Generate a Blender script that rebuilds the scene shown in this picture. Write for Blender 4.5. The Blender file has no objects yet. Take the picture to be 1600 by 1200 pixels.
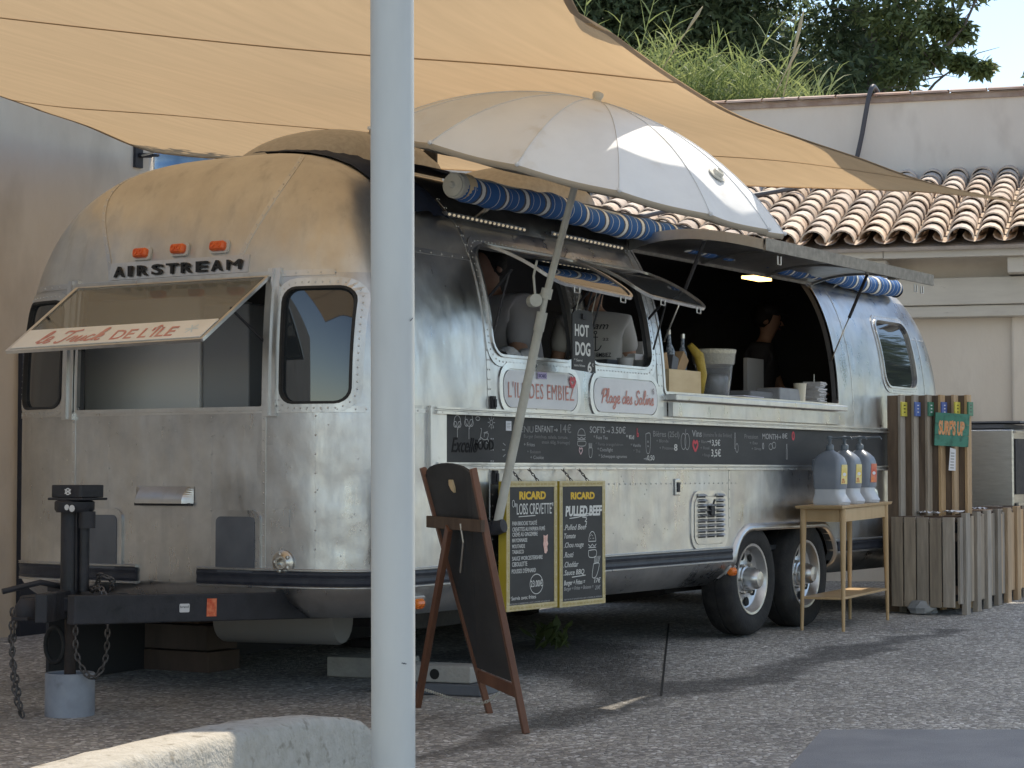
import bpy, bmesh, math, random
from mathutils import Vector, Matrix, noise
from math import sin, cos, pi, radians
random.seed(7)
scene = bpy.context.scene
COL = scene.collection

# ------------------------------------------------------------------ camera
YAW = radians(31.6)
PITCH = math.atan(140/3327)
cam_data = bpy.data.cameras.new('camera')
cam = bpy.data.objects.new('camera', cam_data)
COL.objects.link(cam)
cam.location = (-7.675, -5.93, 1.06)
cam_data.sensor_width = 36
cam_data.lens = 36*3327/1600
cam_data.clip_start = 0.1
cam_data.clip_end = 600
fwd = Vector((cos(YAW)*cos(PITCH), sin(YAW)*cos(PITCH), sin(PITCH)))
cam.rotation_euler = fwd.to_track_quat('-Z', 'Y').to_euler()
scene.camera = cam

# ------------------------------------------------------------------ light
RIGHT = Vector((sin(YAW), -cos(YAW), 0)); AHEAD = Vector((cos(YAW), sin(YAW), 0))
SUN = (RIGHT*0.25 + AHEAD*0.42 + Vector((0, 0, 0.87))).normalized()
world = bpy.data.worlds.new('World'); scene.world = world; world.use_nodes = True
wn = world.node_tree; wn.nodes.clear()
sky = wn.nodes.new('ShaderNodeTexSky'); sky.sky_type = 'NISHITA'; sky.sun_disc = False
sky.sun_elevation = math.asin(SUN.z)
sky.sun_rotation = math.atan2(SUN.x, SUN.y)
sky.air_density = 1.0; sky.dust_density = 0.15; sky.ozone_density = 1.8
bg = wn.nodes.new('ShaderNodeBackground'); bg.inputs[1].default_value = 0.13
wo = wn.nodes.new('ShaderNodeOutputWorld')
wn.links.new(sky.outputs[0], bg.inputs[0]); wn.links.new(bg.outputs[0], wo.inputs[0])
sl = bpy.data.lights.new('sun', 'SUN'); sl.energy = 2.7; sl.angle = radians(0.5); sl.color = (1, 0.95, 0.87)
so = bpy.data.objects.new('sun', sl); COL.objects.link(so)
so.rotation_euler = SUN.to_track_quat('Z', 'Y').to_euler(); so.location = (0, 0, 20)
scene.view_settings.view_transform = 'Standard'; scene.view_settings.look = 'None'
scene.view_settings.exposure = 0.9
scene.view_settings.use_white_balance = True
scene.view_settings.white_balance_temperature = 7250; scene.view_settings.gamma = 1
scene.render.engine = 'CYCLES'
scene.cycles.max_bounces = 8
scene.cycles.transparent_max_bounces = 12

# ------------------------------------------------------------------ materials
MATS = {}
def mat(name, col, rough=0.6, metal=0.0, col2=None, nscale=4.0, stretch=(1, 1, 1), detail=4.0, bump=0.0, bscale=40.0,
        rough2=None, spec=0.5, trans=0.0, ior=1.45, alpha=1.0, emit=None, estr=0.0, vary=0.0, contrast=(0.35, 0.65), dirt=None, dscale=1.5, damt=(0.5, 0.72), subsurface=0):
    m = bpy.data.materials.new(name); m.use_nodes = True
    nt = m.node_tree; N = nt.nodes; Lk = nt.links
    p = N['Principled BSDF']
    p.inputs['Base Color'].default_value = (*col, 1); p.inputs['Roughness'].default_value = rough
    p.inputs['Metallic'].default_value = metal; p.inputs['Specular IOR Level'].default_value = spec
    p.inputs['IOR'].default_value = ior
    if trans: p.inputs['Transmission Weight'].default_value = trans
    if alpha < 1: p.inputs['Alpha'].default_value = alpha
    if emit: p.inputs['Emission Color'].default_value = (*emit, 1); p.inputs['Emission Strength'].default_value = estr
    tc = N.new('ShaderNodeTexCoord'); mp = N.new('ShaderNodeMapping'); mp.inputs['Scale'].default_value = stretch
    Lk.new(tc.outputs['Object'], mp.inputs[0])
    vec = mp.outputs[0]
    colout = None
    oi = None
    if vary:
        oi = N.new('ShaderNodeObjectInfo')
        ad = N.new('ShaderNodeVectorMath'); ad.operation = 'MULTIPLY_ADD'
        cb = N.new('ShaderNodeCombineXYZ')
        for k in range(3): Lk.new(oi.outputs['Random'], cb.inputs[k])
        Lk.new(cb.outputs[0], ad.inputs[0]); ad.inputs[1].default_value = (17, 31, 23); Lk.new(vec, ad.inputs[2])
        vec = ad.outputs[0]
    if col2:
        nz = N.new('ShaderNodeTexNoise'); nz.inputs['Scale'].default_value = nscale; nz.inputs['Detail'].default_value = detail
        nz.inputs['Roughness'].default_value = 0.6
        Lk.new(vec, nz.inputs['Vector'])
        mr = N.new('ShaderNodeMapRange'); mr.inputs[1].default_value = contrast[0]; mr.inputs[2].default_value = contrast[1]
        Lk.new(nz.outputs[0], mr.inputs[0])
        mx = N.new('ShaderNodeMix'); mx.data_type = 'RGBA'
        mx.inputs[6].default_value = (*col, 1); mx.inputs[7].default_value = (*col2, 1)
        Lk.new(mr.outputs[0], mx.inputs[0]); colout = mx.outputs[2]
        if rough2 is not None:
            rr = N.new('ShaderNodeMapRange'); rr.inputs[3].default_value = rough; rr.inputs[4].default_value = rough2
            Lk.new(mr.outputs[0], rr.inputs[0]); Lk.new(rr.outputs[0], p.inputs['Roughness'])
    if dirt:
        n3 = N.new('ShaderNodeTexNoise'); n3.inputs['Scale'].default_value = dscale; n3.inputs['Detail'].default_value = 6
        Lk.new(vec, n3.inputs['Vector'])
        m3 = N.new('ShaderNodeMapRange'); m3.inputs[1].default_value = damt[0]; m3.inputs[2].default_value = damt[1]
        Lk.new(n3.outputs[0], m3.inputs[0])
        x3 = N.new('ShaderNodeMix'); x3.data_type = 'RGBA'
        if colout: Lk.new(colout, x3.inputs[6])
        else: x3.inputs[6].default_value = (*col, 1)
        x3.inputs[7].default_value = (*dirt, 1); Lk.new(m3.outputs[0], x3.inputs[0]); colout = x3.outputs[2]
    if vary:
        hv = N.new('ShaderNodeHueSaturation')
        r1 = N.new('ShaderNodeMapRange'); r1.inputs[3].default_value = 1-vary; r1.inputs[4].default_value = 1+vary
        Lk.new(oi.outputs['Random'], r1.inputs[0]); Lk.new(r1.outputs[0], hv.inputs['Value'])
        ml = N.new('ShaderNodeMath'); ml.operation = 'MULTIPLY'; ml.inputs[1].default_value = 7.31
        fr = N.new('ShaderNodeMath'); fr.operation = 'FRACT'; Lk.new(oi.outputs['Random'], ml.inputs[0]); Lk.new(ml.outputs[0], fr.inputs[0])
        r2 = N.new('ShaderNodeMapRange'); r2.inputs[3].default_value = 1-vary*1.2; r2.inputs[4].default_value = 1+vary*1.2
        Lk.new(fr.outputs[0], r2.inputs[0]); Lk.new(r2.outputs[0], hv.inputs['Saturation'])
        if colout: Lk.new(colout, hv.inputs['Color'])
        else: hv.inputs['Color'].default_value = (*col, 1)
        colout = hv.outputs[0]
    if colout: Lk.new(colout, p.inputs['Base Color'])
    if bump:
        n2 = N.new('ShaderNodeTexNoise'); n2.inputs['Scale'].default_value = bscale; n2.inputs['Detail'].default_value = 5
        Lk.new(vec, n2.inputs['Vector'])
        bp = N.new('ShaderNodeBump'); bp.inputs['Strength'].default_value = min(1, bump); bp.inputs['Distance'].default_value = 0.01
        Lk.new(n2.outputs[0], bp.inputs['Height']); Lk.new(bp.outputs[0], p.inputs['Normal'])
    MATS[name] = m
    return m

def alum_material(name, base, worn, r0, r1, dent=1.0, tarnish=(0.2, 0.19, 0.17)):
    m = bpy.data.materials.new(name); m.use_nodes = True
    nt = m.node_tree; N = nt.nodes; Lk = nt.links; p = N['Principled BSDF']
    p.inputs['Metallic'].default_value = 1.0
    tc = N.new('ShaderNodeTexCoord'); oi = N.new('ShaderNodeObjectInfo')
    def nz(scale, st, det=5, rough=.6, seed=True):
        mp = N.new('ShaderNodeMapping'); mp.inputs['Scale'].default_value = st
        Lk.new(tc.outputs['Object'], mp.inputs[0])
        n = N.new('ShaderNodeTexNoise'); n.noise_dimensions = '4D'; n.inputs['Scale'].default_value = scale; n.inputs['Detail'].default_value = det
        n.inputs['Roughness'].default_value = rough
        if seed:
            ml = N.new('ShaderNodeMath'); ml.operation = 'MULTIPLY'; ml.inputs[1].default_value = 9
            Lk.new(oi.outputs['Random'], ml.inputs[0]); Lk.new(ml.outputs[0], n.inputs['W'])
        Lk.new(mp.outputs[0], n.inputs['Vector']); return n.outputs[0]
    def rng(x, a, b, c=0., d=1.):
        r = N.new('ShaderNodeMapRange'); r.inputs[1].default_value = a; r.inputs[2].default_value = b
        r.inputs[3].default_value = c; r.inputs[4].default_value = d; Lk.new(x, r.inputs[0]); return r.outputs[0]
    def mix(f, a, b):
        x = N.new('ShaderNodeMix'); x.data_type = 'RGBA'; Lk.new(f, x.inputs[0])
        for v, i in ((a, 6), (b, 7)):
            if isinstance(v, tuple): x.inputs[i].default_value = (*v, 1)
            else: Lk.new(v, x.inputs[i])
        return x.outputs[2]
    cloud = nz(2.2, (1, 1, 1), 7, .68); streak = nz(5, (2.2, 2.2, .35), 5); fine = nz(45, (1, 1, .3), 4)
    c = mix(rng(cloud, .35, .65), base, worn)
    c = mix(rng(streak, .55, .8, 0, .3), c, tarnish)
    c = mix(rng(nz(9, (1, 1, .8), 8, .75), .63, .75, 0, .35), c, tarnish)
    Lk.new(c, p.inputs['Base Color'])
    a1 = rng(cloud, .3, .7, r0, r1); a2 = rng(streak, .3, .7, -.07, .09)
    ad = N.new('ShaderNodeMath'); ad.operation = 'ADD'; Lk.new(a1, ad.inputs[0]); Lk.new(a2, ad.inputs[1])
    ad2 = N.new('ShaderNodeMath'); ad2.operation = 'ADD'; Lk.new(ad.outputs[0], ad2.inputs[0]); Lk.new(rng(fine, .3, .7, -.04, .05), ad2.inputs[1])
    ad2.use_clamp = True
    Lk.new(ad2.outputs[0], p.inputs['Roughness'])
    b1 = N.new('ShaderNodeBump'); b1.inputs['Strength'].default_value = .55*dent; b1.inputs['Distance'].default_value = .03
    Lk.new(nz(3.2, (1, 1, 1), 2.0, .45, False), b1.inputs['Height'])
    b2 = N.new('ShaderNodeBump'); b2.inputs['Strength'].default_value = .3*dent; b2.inputs['Distance'].default_value = .004
    Lk.new(nz(22, (1, 1, .6), 4, .6), b2.inputs['Height']); Lk.new(b1.outputs[0], b2.inputs['Normal'])
    Lk.new(b2.outputs[0], p.inputs['Normal'])
    MATS[name] = m
    return m

def stripe_material():
    """blue and white striped acrylic awning cloth, stripes around the roll"""
    m = bpy.data.materials.new('awning_cloth'); m.use_nodes = True
    nt = m.node_tree; N = nt.nodes; Lk = nt.links; p = N['Principled BSDF']
    tc = N.new('ShaderNodeTexCoord'); sp = N.new('ShaderNodeSeparateXYZ'); Lk.new(tc.outputs['Object'], sp.inputs[0])
    nz = N.new('ShaderNodeTexNoise'); nz.inputs['Scale'].default_value = 6; Lk.new(tc.outputs['Object'], nz.inputs['Vector'])
    a = N.new('ShaderNodeMath'); a.operation = 'MULTIPLY_ADD'; a.inputs[1].default_value = .05; Lk.new(nz.outputs[0], a.inputs[0]); Lk.new(sp.outputs[0], a.inputs[2])
    b = N.new('ShaderNodeMath'); b.operation = 'DIVIDE'; b.inputs[1].default_value = .23; Lk.new(a.outputs[0], b.inputs[0])
    f = N.new('ShaderNodeMath'); f.operation = 'FRACT'; Lk.new(b.outputs[0], f.inputs[0])
    r = N.new('ShaderNodeValToRGB'); r.color_ramp.interpolation = 'CONSTANT'
    blue = (.025, .12, .34, 1); pale = (.55, .6, .62, 1); white = (.78, .78, .74, 1); dk = (.09, .1, .12, 1)
    el = r.color_ramp.elements
    el[0].position = 0; el[0].color = blue; el[1].position = .30; el[1].color = pale
    for pos, c in ((.33, blue), (.55, dk), (.62, white), (.76, dk), (.82, blue), (.95, pale), (.975, blue)):
        e = el.new(pos); e.color = c
    Lk.new(f.outputs[0], r.inputs[0]); Lk.new(r.outputs[0], p.inputs['Base Color']); p.inputs['Roughness'].default_value = .85
    MATS['awning_cloth'] = m
    return m

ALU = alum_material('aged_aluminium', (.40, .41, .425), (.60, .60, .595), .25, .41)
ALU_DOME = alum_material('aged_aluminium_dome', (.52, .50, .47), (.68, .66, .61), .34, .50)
ALU_TRIM = alum_material('aluminium_trim', (.5, .5, .5), (.66, .66, .65), .28, .42, .4)
ALU_DARK = mat('dull_painted_metal', (.11, .12, .14), .5, .6, (.17, .18, .2), 3, rough2=.65)
BLACK = mat('black_painted_steel', (.015, .016, .02), .45, 0, (.035, .035, .042), 8, rough2=.7, bump=.3)
RUBBER = mat('black_rubber', (.016, .016, .018), .8, 0, (.03, .029, .028), 12, bump=.3, bscale=60)
RAILBLK = mat('black_rub_rail_vinyl', (.012, .015, .026), .5, 0, (.03, .034, .045), 14)
WHITEPAINT = mat('white_painted_steel', (.56, .56, .52), .42, 0, (.48, .475, .44), 5, (1, 1, .3), contrast=(.45, .8), dirt=(.36, .33, .28), dscale=9, damt=(.66, .78), bump=.08, bscale=30)
OFFWHITE = mat('aged_white_tube', (.55, .54, .48), .45, 0, (.42, .41, .36), 7)
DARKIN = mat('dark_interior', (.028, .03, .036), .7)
GREYIN = mat('grey_interior_panel', (.35, .37, .4), .5)
PALEIN = mat('pale_interior_panel', (.8, .8, .8), .4)
GLASS = mat('window_glass', (.55, .58, .6), .03, 0, trans=.92, ior=1.5, spec=.6)
DGLASS = mat('tinted_window_glass', (.02, .025, .03), .03, 0, spec=.9, ior=1.6)
SLATE = mat('chalkboard_black', (.026, .027, .03), .6, 0, (.045, .046, .048), 5, (.4, 1, 1), detail=6)
CHALK = mat('white_chalk', (.72, .72, .7), .9)
CHALKDIM = mat('faded_chalk', (.26, .26, .26), .9)
CHALKGREY = mat('grey_chalk', (.42, .42, .42), .9)
REDCHALK = mat('red_chalk', (.6, .1, .12), .9)
SIGNWHITE = mat('white_sign_panel', (.74, .75, .78), .35, 0, (.66, .67, .7), 3)
SIGNRED = mat('faded_red_lettering', (.56, .2, .17), .5, 0, (.62, .32, .27), 20)
BLACKINK = mat('black_letter_plastic', (.01, .01, .012), .4)
YELLOWINK = mat('yellow_lettering', (.75, .47, .03), .5)
GOLD = mat('yellow_frame_wood', (.52, .42, .2), .5, 0, (.6, .52, .32), 30)
GOLDSIDE = mat('ochre_frame_edge', (.46, .34, .03), .5)
AMBER = mat('amber_lens', (.75, .19, .03), .25, 0, spec=.6)
ORANGE = mat('orange_lens', (.62, .09, .03), .28, 0, (.75, .16, .04), 25)
AWN = stripe_material()
NAVY = mat('navy_awning_cloth', (.012, .018, .04), .9, 0, (.02, .035, .07), 5)
CONC = mat('cast_concrete', (.3, .29, .27), .9, 0, (.37, .36, .33), 6, bump=.6, bscale=50, dirt=(.24, .22, .2), dscale=4, damt=(.5, .75))
OAK = mat('pale_beech_wood', (.52, .36, .2), .45, 0, (.44, .29, .15), 6, (1, 1, .15))
WALNUT = mat('reddish_brown_stained_wood', (.13, .055, .033), .5, 0, (.19, .085, .05), 8, (1, 1, .2))
GREYWOOD = mat('weathered_grey_wood', (.38, .325, .265), .85, 0, (.24, .205, .17), 10, (2.5, 2.5, .25), detail=7, vary=.22, bump=.4, bscale=60)
TANWOOD = mat('weathered_tan_wood', (.55, .39, .24), .8, 0, (.38, .26, .16), 10, (2.5, 2.5, .25), detail=7, vary=.18, bump=.4, bscale=60)
BROWNWOOD = mat('dark_brown_wood', (.13, .09, .065), .85, 0, (.09, .06, .045), 8, (2, 2, .3), vary=.15)
PAPER = mat('white_paper', (.75, .76, .8), .8)
CARD = mat('brown_cardboard', (.42, .28, .16), .8, 0, (.36, .23, .12), 5)
PINE = mat('raw_pine_box', (.7, .55, .34), .6, 0, (.6, .45, .26), 9, (.3, 1, 1))
STEEL = mat('brushed_stainless', (.5, .48, .44), .38, 1, (.6, .58, .54), 6, (1, 1, 6), rough2=.3)

# ------------------------------------------------------------------ builders
WM = {}
def tag(o, label=None, cat=None, group=None, kind=None):
    if label: o['label'] = label
    if cat: o['category'] = cat
    if group: o['group'] = group
    if kind: o['kind'] = kind
    return o
def thing(name, loc, label, cat, group=None, rot=0.0, kind=None):
    o = bpy.data.objects.new(name, None); COL.objects.link(o)
    o.location = loc; o.rotation_euler = (0, 0, rot); o.empty_display_size = .2
    WM[o] = Matrix.Translation(loc) @ Matrix.Rotation(rot, 4, 'Z')
    return tag(o, label, cat, group, kind)

class MB:
    def __init__(s): s.v = []; s.f = []; s.m = []
    def add(s, vs, fs, mi=0):
        b = len(s.v); s.v += [tuple(v) for v in vs]; s.f += [tuple(i+b for i in f) for f in fs]; s.m += [mi]*len(fs); return s
    def box(s, c, size, M=None, mi=0, taper=1.0):
        hx, hy, hz = size[0]/2, size[1]/2, size[2]/2
        vs = []
        for z in (-1, 1):
            t = taper if z > 0 else 1
            for x, y in ((-1, -1), (1, -1), (1, 1), (-1, 1)): vs.append(Vector((x*hx*t, y*hy*t, z*hz)))
        if M is not None: vs = [M @ v for v in vs]
        vs = [v+Vector(c) for v in vs]
        return s.add(vs, [(3, 2, 1, 0), (4, 5, 6, 7), (0, 1, 5, 4), (1, 2, 6, 5), (2, 3, 7, 6), (3, 0, 4, 7)], mi)
    def bbox(s, a, b, mi=0):
        return s.box([(a[i]+b[i])/2 for i in range(3)], [abs(b[i]-a[i]) for i in range(3)], None, mi)
    def beam(s, a, b, w, h, up=(0, 0, 1), mi=0, w2=None, h2=None):
        """rectangular bar from a to b"""
        a = Vector(a); b = Vector(b); d = (b-a).normalized(); u = Vector(up)
        r = d.cross(u)
        if r.length < 1e-4: r = d.cross(Vector((1, 0, 0)))
        r.normalize(); u = r.cross(d)
        vs = []
        for p, ww, hh in ((a, w, h), (b, w2 or w, h2 or h)):
            for x, y in ((-1, -1), (1, -1), (1, 1), (-1, 1)): vs.append(p+r*x*ww/2+u*y*hh/2)
        return s.add(vs, [(0, 1, 2, 3), (7, 6, 5, 4), (4, 5, 1, 0), (5, 6, 2, 1), (6, 7, 3, 2), (7, 4, 0, 3)], mi)
    def tube(s, pts, r, n=10, caps=True, mi=0):
        pts = [Vector(p) for p in pts]; k = len(pts); rs = r if isinstance(r, (list, tuple)) else [r]*k
        vs = []; u = None
        for i, p in enumerate(pts):
            d = (pts[min(i+1, k-1)]-pts[max(i-1, 0)]).normalized()
            if u is None:
                u = d.cross(Vector((0, 0, 1)));
                if u.length < .05: u = d.cross(Vector((1, 0, 0)))
            u = (u-d*u.dot(d)).normalized(); w = d.cross(u)
            for j in range(n):
                a = 2*pi*j/n; vs.append(p+(u*cos(a)+w*sin(a))*rs[i])
        fs = [(i*n+j, i*n+(j+1) % n, (i+1)*n+(j+1) % n, (i+1)*n+j) for i in range(k-1) for j in range(n)]
        if caps: fs += [tuple(range(n-1, -1, -1)), tuple(range((k-1)*n, k*n))]
        return s.add(vs, fs, mi)
    def lathe(s, prof, c=(0, 0, 0), n=20, axis=None, mi=0, caps=True):
        """prof = [(radius, height)...] turned about axis (default z) at c"""
        M = Matrix.Identity(3)
        if axis is not None: M = Vector(axis).to_track_quat('Z', 'Y').to_matrix()
        vs = [M @ Vector((r*cos(2*pi*j/n), r*sin(2*pi*j/n), h))+Vector(c) for r, h in prof for j in range(n)]
        k = len(prof)
        fs = [(i*n+j, i*n+(j+1) % n, (i+1)*n+(j+1) % n, (i+1)*n+j) for i in range(k-1) for j in range(n)]
        if caps and prof[0][0] > 1e-5: fs.append(tuple(range(n-1, -1, -1)))
        if caps and prof[-1][0] > 1e-5: fs.append(tuple(range((k-1)*n, k*n)))
        return s.add(vs, fs, mi)
    def prism(s, pts, M, depth, mi=0):
        """2D outline extruded along local z by depth, placed with matrix M (4x4)"""
        n = len(pts)
        vs = [M @ Vector((x, y, 0)) for x, y in pts]+[M @ Vector((x, y, depth)) for x, y in pts]
        fs = [tuple(range(n-1, -1, -1)), tuple(range(n, 2*n))]+[(i, (i+1) % n, n+(i+1) % n, n+i) for i in range(n)]
        return s.add(vs, fs, mi)
    def grid(s, rows, mi=0, closed=False):
        k = len(rows); n = len(rows[0]); vs = [p for r in rows for p in r]
        m = n if closed else n-1
        return s.add(vs, [(i*n+j, i*n+(j+1) % n, (i+1)*n+(j+1) % n, (i+1)*n+j) for i in range(k-1) for j in range(m)], mi)
    def build(s, name, mats, parent=None, smooth=False, local=False, label=None, angle=None, bevel=0):
        if not isinstance(mats, (list, tuple)): mats = [mats]
        if parent is not None:
            Mi = Matrix.Identity(4) if local else WM[parent].inverted()
            vs = s.v if local else [Mi @ Vector(v) for v in s.v]; base = WM[parent]
        else:
            xs = [v[0] for v in s.v]; ys = [v[1] for v in s.v]; zs = [v[2] for v in s.v]
            o0 = Vector(((min(xs)+max(xs))/2, (min(ys)+max(ys))/2, min(zs)))
            vs = [Vector(v)-o0 for v in s.v]; base = Matrix.Translation(o0)
        me = bpy.data.meshes.new(name); me.from_pydata([tuple(v) for v in vs], [], s.f)
        for m in mats: me.materials.append(m)
        if len(mats) > 1: me.polygons.foreach_set('material_index', s.m)
        if smooth: me.polygons.foreach_set('use_smooth', [True]*len(me.polygons))
        me.update()
        if angle: me.set_sharp_from_angle(angle=radians(angle))
        o = bpy.data.objects.new(name, me); COL.objects.link(o)
        if parent is not None: o.parent = parent
        else: o.location = base.translation
        WM[o] = base
        if label: o['label'] = label
        if bevel:
            md = o.modifiers.new('b', 'BEVEL'); md.width = bevel; md.segments = 2; md.limit_method = 'ANGLE'; md.angle_limit = radians(40)
        return o

def frame3(origin, ex, ey):
    """matrix with local x along ex, local y along ey"""
    ex = Vector(ex).normalized(); ey = Vector(ey); ey = (ey-ex*ey.dot(ex)).normalized(); ez = ex.cross(ey)
    M = Matrix.Identity(4)
    for i in range(3): M[i][0] = ex[i]; M[i][1] = ey[i]; M[i][2] = ez[i]; M[i][3] = origin[i]
    return M

def rrect(x0, x1, y0, y1, r, n=5, r4=None):
    rs = r4 or (r, r, r, r); out = []
    for (cx, cy, a0, rr) in ((x1-rs[0], y1-rs[0], 0, rs[0]), (x0+rs[1], y1-rs[1], 90, rs[1]), (x0+rs[2], y0+rs[2], 180, rs[2]), (x1-rs[3], y0+rs[3], 270, rs[3])):
        for k in range(n+1):
            a = radians(a0+90*k/n); out.append((cx+rr*cos(a), cy+rr*sin(a)))
    return out

def text(s, M, h, material, parent, width=None, shear=0.0, extrude=.0006, bold=0.0, name='lettering', align='LEFT', spacing=1.0, label=None):
    """flat lettering; M's local x runs along the line, local y up. h = capital height, width = total width if given"""
    cu = bpy.data.curves.new(name, 'FONT'); cu.body = s; cu.extrude = extrude; cu.offset = bold; cu.shear = shear; cu.size = 1.0; cu.space_character = spacing
    cu.resolution_u = 3
    o = bpy.data.objects.new(name, cu); me = bpy.data.meshes.new_from_object(o)
    bpy.data.objects.remove(o); bpy.data.curves.remove(cu)
    xs = [v.co.x for v in me.vertices]
    if not xs: return None
    x0, x1 = min(xs), max(xs); k = h/.7; kx = (width/(x1-x0)) if width else k
    off = {'LEFT': 0, 'CENTER': (x1-x0)/2, 'RIGHT': x1-x0}[align]
    T = WM[parent].inverted() @ M
    for v in me.vertices: v.co = T @ Vector(((v.co.x-x0-off)*kx, v.co.y*k, v.co.z))
    me.materials.clear(); me.materials.append(material)
    ob = bpy.data.objects.new(name, me); COL.objects.link(ob); ob.parent = parent; WM[ob] = WM[parent]
    if label: ob['label'] = label
    return ob

def smooth_poly(pts, n=5):
    out = []; k = len(pts)
    for i in range(k-1):
        p0 = pts[max(i-1, 0)]; p1 = pts[i]; p2 = pts[i+1]; p3 = pts[min(i+2, k-1)]
        for j in range(n):
            t = j/n; t2 = t*t; t3 = t2*t
            out.append(tuple(.5*((2*b)+(-a+c)*t+(2*a-5*b+4*c-d)*t2+(-a+3*b-3*c+d)*t3) for a, b, c, d in zip(p0, p1, p2, p3)))
    out.append(tuple(pts[-1])); return out

def strokes(mb, polys, M, w, smooth=True, z0=.0004, mi=0):
    """chalk strokes: narrow raised ribbons on the local xy plane of M"""
    z = z0
    for P in polys:
        if smooth and len(P) > 2: P = smooth_poly(P, 4)
        k = len(P); L = []; R = []
        for i in range(k):
            a = Vector(P[max(i-1, 0)]); b = Vector(P[min(i+1, k-1)]); d = (b-a)
            if d.length < 1e-9: d = Vector((1, 0))
            d.normalize(); n = Vector((-d.y, d.x))*w/2; z += 1.5e-6
            L.append(M @ Vector((P[i][0]+n.x, P[i][1]+n.y, z))); R.append(M @ Vector((P[i][0]-n.x, P[i][1]-n.y, z)))
        mb.add(L+R, [(i, k+i, k+i+1, i+1) for i in range(k-1)], mi)
    return mb

def circle_pts(cx, cy, r, n=14, ry=None, a0=0, a1=360):
    ry = ry or r
    return [(cx+r*cos(radians(a0+(a1-a0)*i/n)), cy+ry*sin(radians(a0+(a1-a0)*i/n))) for i in range(n+1)]

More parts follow.
